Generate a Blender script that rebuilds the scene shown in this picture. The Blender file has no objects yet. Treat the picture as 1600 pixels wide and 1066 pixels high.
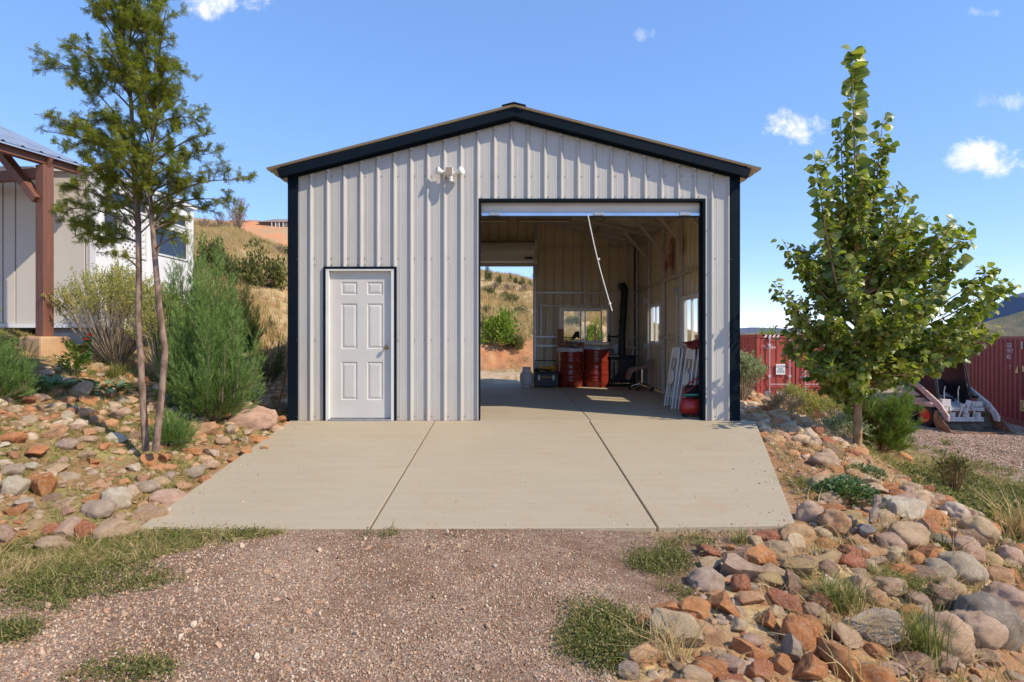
import bpy, math, random
import numpy as np
from mathutils import Vector, Matrix, Euler, noise as mnoise
R = math.radians
random.seed(7); rng = np.random.default_rng(7)
sc = bpy.context.scene
col = sc.collection

# ------------------------------------------------------------------ camera, sky, sun, exposure
CAMZ, CAMD, FP = 1.14, 7.8, 889.0
cam = bpy.data.objects.new('camera', bpy.data.cameras.new('camera')); col.objects.link(cam)
cam.location = (0, -CAMD, CAMZ); cam.rotation_euler = (R(90), 0, 0)
cam.data.sensor_width = 36; cam.data.lens = 36 * FP / 1600
cam.data.shift_x = -3 / 1600; cam.data.shift_y = -6 / 1600
cam.data.clip_start = .05; cam.data.clip_end = 30000
sc.camera = cam

SUN = Vector((2.63, -1.57, 2.84)).normalized()          # direction towards the sun
sun_el = math.asin(SUN.z); sun_az = math.atan2(SUN.x, SUN.y)
W = bpy.data.worlds.new('World'); sc.world = W; W.use_nodes = True
wn, wl = W.node_tree.nodes, W.node_tree.links
wn.clear()
def wnode(t, **k):
    n = wn.new(t)
    for a, b in k.items(): setattr(n, a, b)
    return n
sky = wnode('ShaderNodeTexSky', sky_type='NISHITA', sun_disc=False, sun_elevation=sun_el, sun_rotation=sun_az,
            altitude=5000, air_density=1.0, dust_density=0, ozone_density=3.0)
hs = wnode('ShaderNodeHueSaturation'); hs.inputs['Saturation'].default_value = 1.6; hs.inputs['Value'].default_value = 2.85
gm_ = wnode('ShaderNodeGamma'); gm_.inputs[1].default_value = .5; wl.new(sky.outputs[0], gm_.inputs[0]); wl.new(gm_.outputs[0], hs.inputs['Color'])
tint = wnode('ShaderNodeMix', data_type='RGBA', blend_type='MULTIPLY'); tint.inputs[0].default_value = 1
wl.new(hs.outputs[0], tint.inputs[6]); tint.inputs[7].default_value = (1.10, .93, 1.0, 1)
bg = wnode('ShaderNodeBackground'); bg.inputs['Strength'].default_value = .15
wl.new(tint.outputs[2], bg.inputs['Color'])
# clouds: small fair-weather cumulus, placed by direction
tc = wnode('ShaderNodeTexCoord'); sep = wnode('ShaderNodeSeparateXYZ'); wl.new(tc.outputs['Generated'], sep.inputs[0])
def wm(op, a, b=None, c=None, clamp=False):
    n = wnode('ShaderNodeMath', operation=op, use_clamp=clamp)
    for i, v in enumerate((a, b, c)):
        if v is None: continue
        if isinstance(v, (int, float)): n.inputs[i].default_value = v
        else: wl.new(v, n.inputs[i])
    return n.outputs[0]
ysafe = wm('MAXIMUM', sep.outputs[1], .05)
gx = wm('DIVIDE', sep.outputs[0], ysafe); gz = wm('DIVIDE', sep.outputs[2], ysafe)
cmb = wnode('ShaderNodeCombineXYZ'); wl.new(gx, cmb.inputs[0]); wl.new(gz, cmb.inputs[1])
nz = wnode('ShaderNodeTexNoise'); nz.inputs['Scale'].default_value = 12; nz.inputs['Detail'].default_value = 11; nz.inputs['Roughness'].default_value = .66; nz.inputs['Distortion'].default_value = .35
wl.new(cmb.outputs[0], nz.inputs['Vector'])
nzb = wm('MULTIPLY', wm('SUBTRACT', nz.outputs[0], .53), 5.2)
total = None
for (px, py, rx, ry, gain) in ((1233, 203, 58, 32, 1.0), (1548, 240, 74, 36, 1.1), (1572, 158, 56, 22, .7), (330, 4, 110, 26, .9), (1014, 50, 30, 17, .6),
                               (1548, 20, 60, 11, .45), (1460, 175, 22, 10, .2), (1190, 245, 26, 12, .3), (1900, 120, 150, 60, 1), (-260, 180, 190, 50, 1), (620, -420, 260, 90, 1), (1500, -300, 200, 70, 1)):
    cx, cz = (px - 803) / FP, (527 - py) / FP
    ex = wm('DIVIDE', wm('SUBTRACT', gx, cx), rx / FP); ez = wm('DIVIDE', wm('SUBTRACT', gz, cz), ry / FP)
    r2 = wm('ADD', wm('MULTIPLY', ex, ex), wm('MULTIPLY', ez, ez))
    m = wm('ADD', wm('MULTIPLY', wm('SUBTRACT', gain, r2), .8), nzb)
    m = wm('MULTIPLY', m, wm('SUBTRACT', 1.9, r2, clamp=True), clamp=True)
    m = wm('MULTIPLY', m, min(1, gain))
    total = m if total is None else wm('MAXIMUM', total, m)
front = wm('GREATER_THAN', sep.outputs[1], .06)
mask = wm('MULTIPLY', total, front, clamp=True)
mask = wm('POWER', mask, 1.25)
cb = wnode('ShaderNodeBackground'); cb.inputs['Color'].default_value = (.97, .98, 1, 1); cb.inputs['Strength'].default_value = .80
ms = wnode('ShaderNodeMixShader'); wl.new(mask, ms.inputs[0]); wl.new(bg.outputs[0], ms.inputs[1]); wl.new(cb.outputs[0], ms.inputs[2])
wo = wnode('ShaderNodeOutputWorld'); wl.new(ms.outputs[0], wo.inputs[0])
sl = bpy.data.lights.new('sun', 'SUN'); sl.energy = 3.5; sl.angle = R(.53); sl.color = (1, .88, .70)
so = bpy.data.objects.new('sun', sl); col.objects.link(so); so.rotation_euler = SUN.to_track_quat('Z', 'Y').to_euler(); so.location = (20, -12, 22)
sc.view_settings.view_transform = 'Standard'; sc.view_settings.look = 'None'
sc.view_settings.exposure = .55; sc.view_settings.gamma = 1; sc.view_settings.use_curve_mapping = False
sc.cycles.use_denoising = True
sc.cycles.max_bounces = 8; sc.cycles.diffuse_bounces = 5; sc.cycles.glossy_bounces = 3; sc.cycles.transmission_bounces = 6; sc.cycles.transparent_max_bounces = 12
sc.cycles.sample_clamp_indirect = 6

# ------------------------------------------------------------------ helpers
def tag(o, label=None, cat=None, group=None, kind=None):
    if label: o['label'] = label
    if cat: o['category'] = cat
    if group: o['group'] = group
    if kind: o['kind'] = kind
    return o
def thing(name, label, cat, loc=(0, 0, 0), rz=0, group=None):
    o = bpy.data.objects.new(name, None); col.objects.link(o); o.empty_display_size = .2
    o.location = loc; o.rotation_euler = (0, 0, rz)
    return tag(o, label, cat, group)
def link(name, me, parent=None):
    o = bpy.data.objects.new(name, me); col.objects.link(o)
    if parent is not None: o.parent = parent
    return o
def mesh_np(name, V, F, mat=None, smooth=False):
    """F: (n,k) array, or list of such arrays"""
    Fs = F if isinstance(F, list) else [F]
    me = bpy.data.meshes.new(name); V = np.asarray(V, dtype=np.float32)
    me.vertices.add(len(V)); me.vertices.foreach_set('co', V.ravel())
    loops = np.concatenate([f.ravel() for f in Fs]).astype(np.int32)
    starts = []; s = 0
    for f in Fs:
        starts.append(s + np.arange(len(f)) * f.shape[1]); s += f.size
    starts = np.concatenate(starts).astype(np.int32)
    me.loops.add(len(loops)); me.loops.foreach_set('vertex_index', loops)
    me.polygons.add(len(starts)); me.polygons.foreach_set('loop_start', starts)
    me.update(calc_edges=True)
    if smooth: me.polygons.foreach_set('use_smooth', np.ones(len(starts), dtype=bool))
    if mat: me.materials.append(mat)
    return me
def add_col(me, C, name='col'):
    a = me.attributes.new(name, 'FLOAT_COLOR', 'POINT')
    C = np.concatenate([C, np.ones((len(C), 1))], 1) if C.shape[1] == 3 else C
    a.data.foreach_set('color', C.astype(np.float32).ravel())
class MB:
    def __init__(s): s.v = []; s.f = []
    def add(s, vs, fs):
        b = len(s.v); s.v += [tuple(v) for v in vs]; s.f += [tuple(i + b for i in f) for f in fs]; return s
    def box(s, x0, x1, y0, y1, z0, z1, M=None):
        vs = [Vector((x, y, z)) for z in (z0, z1) for y in (y0, y1) for x in (x0, x1)]
        if M is not None: vs = [M @ v for v in vs]
        return s.add(vs, [(0, 2, 3, 1), (4, 5, 7, 6), (0, 1, 5, 4), (2, 6, 7, 3), (0, 4, 6, 2), (1, 3, 7, 5)])
    def bar(s, p, q, w, h, up=(0, 0, 1)):
        p, q = Vector(p), Vector(q); d = (q - p); L = d.length; d.normalize(); u = Vector(up)
        x = d.cross(u); x = x.normalized() if x.length > 1e-5 else Vector((1, 0, 0)); z = x.cross(d)
        M = Matrix((( x.x, d.x, z.x, p.x), (x.y, d.y, z.y, p.y), (x.z, d.z, z.z, p.z), (0, 0, 0, 1)))
        return s.box(-w / 2, w / 2, 0, L, -h / 2, h / 2, M)
    def tube(s, pts, rad, n=8, caps=True, squash=1):
        pts = [Vector(p) for p in pts]; m = len(pts)
        if isinstance(rad, (int, float)): rad = [rad] * m
        b = len(s.v); ref = None
        for i, p in enumerate(pts):
            t = (pts[min(i + 1, m - 1)] - pts[max(i - 1, 0)]).normalized()
            if ref is None: ref = Vector((0, 0, 1)) if abs(t.z) < .9 else Vector((1, 0, 0))
            x = t.cross(ref).normalized(); y = x.cross(t).normalized(); ref = y
            for k in range(n):
                a = 2 * math.pi * k / n
                s.v.append(tuple(p + x * math.cos(a) * rad[i] + y * math.sin(a) * rad[i] * squash))
        for i in range(m - 1):
            for k in range(n):
                a, c = b + i * n + k, b + i * n + (k + 1) % n
                s.f.append((a, a + n, c + n, c))
        if caps:
            s.f.append(tuple(b + k for k in range(n))); s.f.append(tuple(b + (m - 1) * n + n - 1 - k for k in range(n)))
        return s
    def lathe(s, prof, c=(0, 0, 0), n=24, axis='z', M=None):
        b = len(s.v); m = len(prof)
        for (r, z) in prof:
            for k in range(n):
                a = 2 * math.pi * k / n
                v = Vector((r * math.cos(a), r * math.sin(a), z))
                if axis == 'x': v = Vector((v.z, v.x, v.y))
                if axis == 'y': v = Vector((v.x, v.z, v.y))
                v = v + Vector(c)
                if M is not None: v = M @ v
                s.v.append(tuple(v))
        for i in range(m - 1):
            for k in range(n):
                a, d = b + i * n + k, b + i * n + (k + 1) % n
                s.f.append((a, d, d + n, a + n))
        s.f.append(tuple(b + n - 1 - k for k in range(n))); s.f.append(tuple(b + (m - 1) * n + k for k in range(n)))
        return s
    def prism(s, poly, p0, ax_u, ax_v, ax_w, depth):
        """polygon in (u,v), extruded along w"""
        p0, u, v, w = Vector(p0), Vector(ax_u), Vector(ax_v), Vector(ax_w) * depth; n = len(poly)
        vs = [p0 + u * a + v * c for a, c in poly]; vs += [q + w for q in vs]
        fs = [tuple(range(n)), tuple(2 * n - 1 - i for i in range(n))] + [(i, (i + 1) % n + 0, (i + 1) % n + n, i + n)[::-1] for i in range(n)]
        return s.add(vs, fs)
    def build(s, name, mat, parent=None, smooth=False, bevel=0):
        me = bpy.data.meshes.new(name); me.from_pydata(s.v, [], s.f); me.materials.append(mat)
        if smooth:
            me.polygons.foreach_set('use_smooth', np.ones(len(s.f), dtype=bool))
            me.set_sharp_from_angle(angle=R(40))
        me.update(); o = link(name, me, parent)
        if bevel:
            m = o.modifiers.new('bevel', 'BEVEL'); m.width = bevel; m.segments = 2; m.limit_method = 'ANGLE'
        return o
# value noise
def _h(x, y, s): 
    v = np.sin(x * 127.1 + y * 311.7 + s * 74.7) * 43758.5453
    return v - np.floor(v)
def vn(x, y, s=0):
    xi, yi = np.floor(x), np.floor(y); fx, fy = x - xi, y - yi
    fx = fx * fx * (3 - 2 * fx); fy = fy * fy * (3 - 2 * fy)
    return (_h(xi, yi, s) * (1 - fx) + _h(xi + 1, yi, s) * fx) * (1 - fy) + (_h(xi, yi + 1, s) * (1 - fx) + _h(xi + 1, yi + 1, s) * fx) * fy
def fbm(x, y, s=0, o=4):
    t = 0; a = .5; n = 0
    for i in range(o): t = t + a * vn(x * 2 ** i, y * 2 ** i, s + i * 13); n += a; a *= .5
    return t / n
def ss(a, b, x): 
    t = np.clip((x - a) / (b - a), 0, 1); return t * t * (3 - 2 * t)

# ------------------------------------------------------------------ materials
def mat(name, base=(.5, .5, .5), rough=.6, metal=0, spec=.5):
    m = bpy.data.materials.new(name); m.use_nodes = True
    b = m.node_tree.nodes['Principled BSDF']
    b.inputs['Base Color'].default_value = (*base, 1); b.inputs['Roughness'].default_value = rough; b.inputs['Metallic'].default_value = metal
    b.inputs['Specular IOR Level'].default_value = spec
    return m
class NT:
    def __init__(s, m): s.m = m; s.n = m.node_tree.nodes; s.l = m.node_tree.links; s.b = s.n['Principled BSDF']; s.out = s.n['Material Output']
    def node(s, t, ins=None, **k):
        n = s.n.new(t)
        for a, b in k.items(): setattr(n, a, b)
        for a, b in (ins or {}).items():
            if hasattr(b, 'is_output'): s.l.new(b, n.inputs[a])
            else: n.inputs[a].default_value = b
        return n
    def coord(s, which='Object', scale=(1, 1, 1)):
        t = s.node('ShaderNodeTexCoord'); m = s.node('ShaderNodeMapping', {'Vector': t.outputs[which], 'Scale': scale}); return m.outputs[0]
    def noise(s, vec, scale=5, detail=5, rough=.55):
        return s.node('ShaderNodeTexNoise', {'Vector': vec, 'Scale': scale, 'Detail': detail, 'Roughness': rough}).outputs[0]
    def ramp(s, f, stops):
        r = s.node('ShaderNodeValToRGB', {'Fac': f}); e = r.color_ramp.elements
        while len(e) < len(stops): e.new(.5)
        for i, (p, c) in enumerate(stops): e[i].position = p; e[i].color = (*c, 1) if len(c) == 3 else c
        return r.outputs[0]
    def mixc(s, f, a, b, blend='MIX'):
        n = s.node('ShaderNodeMix', {0: f}, data_type='RGBA', blend_type=blend)
        for i, v in ((6, a), (7, b)):
            if hasattr(v, 'is_output'): s.l.new(v, n.inputs[i])
            else: n.inputs[i].default_value = (*v, 1)
        return n.outputs[2]
    def math(s, op, a, b=0, clamp=False):
        n = s.node('ShaderNodeMath', {0: a, 1: b}, operation=op); n.use_clamp = clamp; return n.outputs[0]
    def bump(s, h, strength=.3, dist=.01):
        n = s.node('ShaderNodeBump', {'Height': h, 'Strength': strength, 'Distance': dist}); s.l.new(n.outputs[0], s.b.inputs['Normal']); return n
    def base(s, c): s.l.new(c, s.b.inputs['Base Color'])
    def rough(s, c): s.l.new(c, s.b.inputs['Roughness'])
def noisy(name, c1, c2, scale=6, rough=.6, metal=0, bump=.15, bscale=60, stretch=(1, 1, 1), spec=.5, lo=.35, hi=.65, dist=.004):
    m = mat(name, c1, rough, metal, spec); t = NT(m); v = t.coord(scale=stretch)
    t.base(t.ramp(t.noise(v, scale, 6), [(lo, c1), (hi, c2)]))
    if bump: t.bump(t.noise(v, bscale, 4), bump, dist)
    return m
M = {}
def mk_siding():
    m = mat('siding', (.66, .66, .68), .38); t = NT(m)
    v = t.coord(scale=(1, 1, .12)); st = t.noise(v, 30, 5, .7); v2 = t.coord(); bl = t.noise(v2, 1.3, 5)
    c = t.ramp(st, [(.3, (.43, .41, .37)), (.7, (.52, .495, .45))])
    c = t.mixc(.35, c, t.ramp(bl, [(.3, (.43, .41, .365)), (.7, (.53, .50, .45))]))
    # dust thrown up along the bottom
    sp = t.node('ShaderNodeSeparateXYZ', {0: t.node('ShaderNodeTexCoord').outputs['Object']})
    low = t.math('SUBTRACT', 1, t.math('MULTIPLY', sp.outputs[2], 3.2), True)
    low = t.math('MULTIPLY', low, t.math('MULTIPLY', t.noise(v2, 9, 6, .7), .75))
    c = t.mixc(low, c, (.50, .40, .30))
    geo = t.node('ShaderNodeNewGeometry')
    c = t.mixc(geo.outputs['Backfacing'], c, (.62, .515, .34))      # inside face has a tan backer coat
    t.base(c); t.rough(t.ramp(st, [(.2, (.3, .3, .3)), (.8, (.48, .48, .48))]))
    t.bump(t.noise(t.coord(scale=(1, 1, .15)), 9, 3), .12, .01)
    return m
M['siding'] = mk_siding()
def mk_roof():
    m = mat('roof_sheet', (.55, .53, .5), .4, .0); t = NT(m); geo = t.node('ShaderNodeNewGeometry')
    t.base(t.mixc(geo.outputs['Backfacing'], (.30, .27, .22), (.55, .47, .34))); return m
M['roof'] = mk_roof()
M['black'] = noisy('black_trim', (.004, .009, .015), (.006, .012, .019), 3, .55, 0, .05, 20, spec=.08)
M['door'] = noisy('door_white', (.55, .525, .475), (.60, .575, .525), 2, .38, 0, .06, 120)
M['galv'] = noisy('galvanised', (.34, .34, .35), (.46, .46, .47), 25, .42, .75, .05, 40)
M['galvtan'] = noisy('frame_steel', (.48, .42, .34), (.58, .51, .42), 14, .5, .35, .05, 40)
M['curtain'] = noisy('door_curtain', (.62, .58, .52), (.68, .64, .58), 3, .42, 0, .05, 30)
M['barmetal'] = noisy('bottom_bar', (.45, .5, .56), (.55, .6, .66), 3, .18, .9, .02, 30)
M['screw'] = mat('screw_head', (.12, .12, .13), .4, .8)
M['brass'] = mat('brass', (.35, .25, .11), .3, 1)
M['white'] = noisy('white_paint', (.66, .635, .59), (.72, .70, .65), 3, .4, 0, .06, 50)
M['vinyl'] = mat('vinyl', (.72, .70, .65), .35)
M['lampglass'] = mat('lamp_lens', (.30, .23, .14), .25)
def mk_conc():
    m = mat('concrete', (.5, .45, .36), .75, 0, .35); t = NT(m); v = t.coord('Object')
    a = t.noise(v, .9, 7, .65); b = t.noise(t.coord('Object', (.35, 4, 1)), 3.5, 6, .6); c = t.noise(v, 90, 3, .6)
    k = t.ramp(a, [(.3, (.37, .30, .195)), (.7, (.445, .365, .24))])
    k = t.mixc(.5, k, t.ramp(b, [(.32, (.38, .305, .2)), (.66, (.455, .375, .25))]))
    k = t.mixc(.3, k, t.ramp(c, [(.3, (.32, .27, .19)), (.7, (.50, .425, .315))]))
    st = t.ramp(t.noise(v, 2.6, 9, .75), [(.54, (0, 0, 0)), (.70, (.5, .5, .5))])
    k = t.mixc(st, k, (.42, .27, .16))
    sp = t.ramp(t.noise(v, 24, 4, .7), [(.68, (0, 0, 0)), (.74, (.6, .6, .6))])
    k = t.mixc(sp, k, (.34, .28, .21))
    t.base(k); bm = t.math('ADD', t.noise(v, 220, 3), t.math('MULTIPLY', b, 1.5)); t.bump(bm, .22, .004)
    return m
M['conc'] = mk_conc()
M['joint'] = mat('joint', (.09, .07, .05), .9)
def mk_attr(name, rough=.95, b1=(.6, 40, .02), spec=.2, var=.5, extra=None):
    m = mat(name, (.5, .5, .5), rough, 0, spec); t = NT(m); v = t.coord('Object')
    a = t.node('ShaderNodeAttribute', attribute_name='col').outputs['Color']
    n1 = t.noise(v, 2.2, 8, .7); n2 = t.noise(v, 28, 6, .7)
    k = t.mixc(var, a, t.ramp(n1, [(.3, (.55, .52, .5)), (.7, (1.35, 1.33, 1.3))]), 'MULTIPLY')
    k = t.mixc(.75, k, t.ramp(n2, [(.3, (.55, .53, .5)), (.7, (1.5, 1.48, 1.45))]), 'MULTIPLY')
    t.base(k); t.bump(t.math('ADD', n2, t.math('MULTIPLY', t.noise(v, b1[1] * 3, 4, .6), .4)), b1[0], b1[2]); return m
M['ground'] = mk_attr('ground_soil')
def mk_gravel(name, cols, scale, sp=.25):
    m = mat(name, (.4, .3, .25), .9, 0, .25); t = NT(m); v = t.coord('Object')
    vo = t.node('ShaderNodeTexVoronoi', {'Vector': v, 'Scale': scale, 'Randomness': 1.0}, feature='F1')
    sc_ = t.node('ShaderNodeSeparateColor', {0: vo.outputs['Color']})
    k = t.ramp(sc_.outputs[0], cols)
    n = len(cols)
    edge = t.ramp(vo.outputs['Distance'], [(.25, (1, 1, 1)), (.75, (.62, .56, .5))])
    k = t.mixc(1, k, edge, 'MULTIPLY')
    fine = t.node('ShaderNodeTexVoronoi', {'Vector': v, 'Scale': scale * 3.1}, feature='F1')
    f2 = t.node('ShaderNodeSeparateColor', {0: fine.outputs['Color']})
    k = t.mixc(.35, k, t.ramp(f2.outputs[1], [(0, (.2, .13, .09)), (1, (.62, .5, .42))]))
    dirt = t.ramp(t.noise(v, 1.9, 8, .75), [(.46, (0, 0, 0)), (.62, (.8, .8, .8))])
    k = t.mixc(dirt, k, (.20, .115, .065)); big = t.ramp(t.noise(v, .8, 5, .6), [(.4, (.78, .74, .70)), (.62, (1.12, 1.1, 1.06))]); k = t.mixc(1, k, big, 'MULTIPLY')
    t.base(k)
    h = t.math('SUBTRACT', 1, vo.outputs['Distance']); h = t.math('ADD', h, t.math('MULTIPLY', t.math('SUBTRACT', 1, fine.outputs['Distance']), .4))
    t.bump(h, .9, .009); return m
G1 = [(0, (.16, .09, .05)), (.25, (.29, .185, .105)), (.5, (.38, .26, .155)), (.72, (.48, .34, .23)), (.86, (.60, .47, .34)), (.95, (.40, .15, .06)), (1, (.26, .19, .14))]
M['gravel'] = mk_gravel('gravel', G1, 62)
M['gravelyard'] = mk_gravel('yard_gravel', [(0, (.3, .2, .14)), (.3, (.46, .33, .24)), (.6, (.56, .42, .32)), (.85, (.7, .58, .47)), (1, (.4, .3, .24))], 26)
def mk_rock(name, inst=False):
    m = mat(name, (.4, .3, .2), .88, 0, .25); t = NT(m); v = t.coord('Object')
    oi = t.node('ShaderNodeObjectInfo')
    off = t.node('ShaderNodeVectorMath', {0: v, 1: oi.outputs['Random']}, operation='ADD').outputs[0]
    off = t.node('ShaderNodeVectorMath', {0: off, 1: t.node('ShaderNodeCombineXYZ', {0: t.math('MULTIPLY', oi.outputs['Random'], 37), 1: t.math('MULTIPLY', oi.outputs['Random'], 91)}).outputs[0]}, operation='ADD').outputs[0]
    if inst:
        basec = t.ramp(oi.outputs['Random'], [(0, (.48, .18, .07)), (.2, (.58, .28, .12)), (.38, (.56, .38, .22)), (.55, (.46, .35, .25)), (.7, (.64, .45, .28)), (.85, (.68, .56, .42)), (1, (.36, .14, .07))])
    else: basec = oi.outputs['Color']
    n1 = t.noise(off, 1.3, 6, .6); n2 = t.noise(off, 5, 8, .75); n3 = t.noise(off, 22, 6, .8)
    c = t.mixc(.8, basec, t.ramp(n1, [(.3, (.7, .62, .56)), (.5, (1, 1, 1)), (.7, (1.3, 1.33, 1.35))]), 'MULTIPLY')
    pal = t.ramp(n2, [(.48, (0, 0, 0)), (.66, (.62, .62, .62))]); c = t.mixc(pal, c, (.70, .55, .39))
    drk = t.ramp(n3, [(.29, (.6, .6, .6)), (.40, (0, 0, 0))]); c = t.mixc(drk, c, (.13, .085, .06))
    c = t.mixc(.7, c, t.ramp(t.noise(off, 60, 3, .7), [(.3, (.62, .6, .6)), (.7, (1.4, 1.4, 1.4))]), 'MULTIPLY')
    t.base(c); h = t.math('ADD', t.math('MULTIPLY', n3, .7), t.math('ADD', n2, t.math('MULTIPLY', t.noise(off, 60, 4, .7), .35))); t.bump(h, .75, .06 if not inst else .02)
    return m
M['rock'] = mk_rock('rock'); M['stone'] = mk_rock('small_stone', True)
def mk_pebble():
    m = mat('pebble', (.4, .3, .25), .8, 0, .3); t = NT(m); oi = t.node('ShaderNodeObjectInfo')
    t.base(t.ramp(oi.outputs['Random'], [(0, (.24, .13, .08)), (.3, (.38, .235, .15)), (.55, (.46, .31, .2)), (.75, (.52, .38, .26)), (.86, (.62, .50, .37)), (.93, (.46, .21, .10)), (1, (.27, .22, .18))])); return m
M['pebble'] = mk_pebble()
def mk_leaf(name, cols, trans=.35, rough=.5, spec=.4, tcol=None, attr=True):
    m = mat(name, cols[0], rough, 0, spec); t = NT(m); geo = t.node('ShaderNodeNewGeometry')
    oi = t.node('ShaderNodeObjectInfo')
    f = t.math('FRACT', t.math('ADD', geo.outputs['Random Per Island'], oi.outputs['Random']))
    n = len(cols); c = t.ramp(f, [(i / (n - 1), cc) for i, cc in enumerate(cols)])
    t.base(c)
    tr = t.node('ShaderNodeBsdfTranslucent', {'Color': t.mixc(1, c, tcol or (1.5, 1.7, .7), 'MULTIPLY')})
    mx = t.node('ShaderNodeMixShader', {0: trans}); t.l.new(t.b.outputs[0], mx.inputs[1]); t.l.new(tr.outputs[0], mx.inputs[2]); t.l.new(mx.outputs[0], t.out.inputs[0])
    return m
M['poplar'] = mk_leaf('poplar_leaf', [(.065, .10, .012), (.125, .17, .022), (.20, .25, .036), (.28, .31, .065), (.38, .36, .075), (.09, .135, .018)], .36, .38, .6)
M['locust'] = mk_leaf('locust_leaf', [(.08, .115, .016), (.15, .19, .03), (.24, .26, .04), (.35, .30, .045), (.11, .15, .025)], .42, .5, .4)
M['juniper'] = mk_leaf('juniper_leaf', [(.05, .10, .025), (.11, .195, .05), (.17, .27, .07), (.26, .34, .11), (.07, .13, .03)], .28, .6, .25)
M['pine'] = mk_leaf('pine_needle', [(.06, .11, .02), (.12, .19, .03), (.18, .26, .045), (.24, .3, .07)], .28, .45, .4)
M['rabbit'] = mk_leaf('rabbitbrush_leaf', [(.20, .24, .09), (.32, .32, .13), (.40, .37, .10), (.48, .40, .07)], .3, .8, .1)
M['sage'] = mk_leaf('sage_leaf', [(.24, .28, .17), (.33, .37, .24), (.42, .44, .3)], .25, .8, .1)
M['oak'] = mk_leaf('scrub_leaf', [(.05, .065, .015), (.10, .11, .03), (.15, .15, .045), (.2, .18, .05)], .25, .6, .25)
M['hillbush'] = mk_leaf('hill_shrub_leaf', [(.05, .075, .02), (.08, .11, .03), (.12, .14, .04)], .2, .7, .2)
M['brightbush'] = mk_leaf('bright_shrub_leaf', [(.10, .16, .02), (.18, .25, .03), (.26, .32, .05)], .35, .6, .3)
M['drybush'] = mk_leaf('bare_twig', [(.20, .14, .10), (.28, .2, .15), (.35, .27, .2)], .1, .9, .1)
M['drygrass'] = mk_leaf('dry_grass', [(.42, .30, .12), (.55, .41, .19), (.66, .52, .28), (.34, .27, .09)], .3, .8, .1, (1.1, 1, .8))
M['greengrass'] = mk_leaf('green_grass', [(.09, .13, .025), (.16, .19, .04), (.26, .25, .07), (.45, .36, .16), (.12, .17, .03)], .3, .7, .2, (1.2, 1.3, .7))
M['weed'] = mk_leaf('ground_weed', [(.07, .10, .02), (.13, .15, .035), (.19, .19, .06), (.30, .22, .10), (.10, .13, .03)], .25, .6, .25)
M['silverleaf'] = mk_leaf('mullein_leaf', [(.10, .17, .09), (.17, .25, .14), (.24, .32, .19)], .2, .7, .2)
M['darkleaf'] = mk_leaf('lupin_leaf', [(.05, .10, .035), (.09, .16, .055), (.16, .23, .10)], .25, .5, .3)
M['redflower'] = mk_leaf('red_petal', [(.5, .02, .015), (.6, .05, .02)], .3, .6, .2, (1.3, .6, .6))
M['bark'] = noisy('bark', (.13, .085, .06), (.31, .21, .155), 18, .9, 0, .6, 40, (1, 1, .4), .2, .4, .6, .01)
M['barktan'] = noisy('tan_bark', (.30, .17, .08), (.46, .29, .16), 14, .8, 0, .4, 40, (1, 1, .5), .2, .4, .6, .006)
M['twig'] = noisy('twig', (.30, .22, .13), (.46, .38, .26), 30, .9, 0, .2, 60)
M['dtwig'] = noisy('dark_twig', (.10, .07, .045), (.18, .13, .09), 30, .9, 0, .2, 60)
M['brown'] = noisy('brown_timber', (.16, .065, .04), (.21, .088, .055), 5, .62, 0, .2, 60, (4, 4, .4))
M['metalroof'] = noisy('galv_roof', (.42, .45, .5), (.55, .58, .62), 3, .35, .6, .05, 20)
M['housewall'] = noisy('house_panel', (.58, .53, .46), (.63, .58, .51), 1.2, .6, 0, .08, 90)
M['housewhite'] = noisy('house_white', (.76, .75, .73), (.83, .82, .80), 1.5, .5, 0, .06, 60)
M['glassdark'] = mat('dark_glass', (.012, .014, .016), .06, 0, .8)
M['blind'] = mat('blind', (.45, .45, .44), .5)
M['contred'] = noisy('container_red', (.34, .05, .032), (.42, .07, .045), 3, .5, 0, .1, 30, (1, 1, .5))
M['contdark'] = noisy('container_maroon', (.22, .035, .03), (.29, .05, .04), 3, .5, 0, .1, 30, (1, 1, .5))
M['seal'] = mat('rubber', (.015, .015, .015), .8)
M['print'] = mat('white_print', (.75, .73, .7), .6)
M['signwhite'] = mat('sign_white', (.72, .72, .7), .5)
M['signblack'] = mat('sign_black', (.03, .03, .03), .6)
M['signyellow'] = mat('sign_yellow', (.75, .5, .16), .5)
M['steelrod'] = mat('rod_steel', (.55, .5, .5), .4, .4)
M['drum'] = noisy('drum_red', (.21, .022, .012), (.28, .036, .018), 6, .22, 0, .05, 20)
M['castiron'] = noisy('cast_iron', (.012, .012, .012), (.03, .028, .025), 12, .55, .3, .2, 60)
M['plasticblack'] = mat('black_plastic', (.014, .014, .015), .45)
M['yellow'] = mat('tool_yellow', (.75, .38, .02), .4)
M['tank'] = mat('tank_white', (.62, .62, .60), .35)
M['chair'] = noisy('chair_white', (.66, .63, .58), (.74, .71, .67), 8, .42, 0, .03, 40)
M['rust'] = noisy('rust', (.16, .07, .035), (.33, .16, .08), 9, .85, .1, .3, 60)
M['bucket'] = noisy('bucket_steel', (.06, .045, .03), (.20, .145, .095), 5, .7, .3, .3, 40)
M['loader'] = noisy('loader_paint', (.22, .19, .17), (.58, .54, .50), 9, .6, 0, .2, 40, lo=.3, hi=.5)
M['loaderarm'] = noisy('arm_paint', (.40, .24, .19), (.60, .44, .38), 9, .6, 0, .2, 40)
M['rim'] = mat('red_rim', (.62, .03, .012), .45)
M['tyre'] = noisy('tyre', (.018, .016, .015), (.05, .045, .04), 20, .85, 0, .2, 60)
M['red'] = mat('red_paint', (.42, .025, .02), .3)
M['cloth'] = noisy('red_cloth', (.16, .015, .015), (.24, .025, .02), 10, .9, 0, .4, 40, dist=.02)
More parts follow.
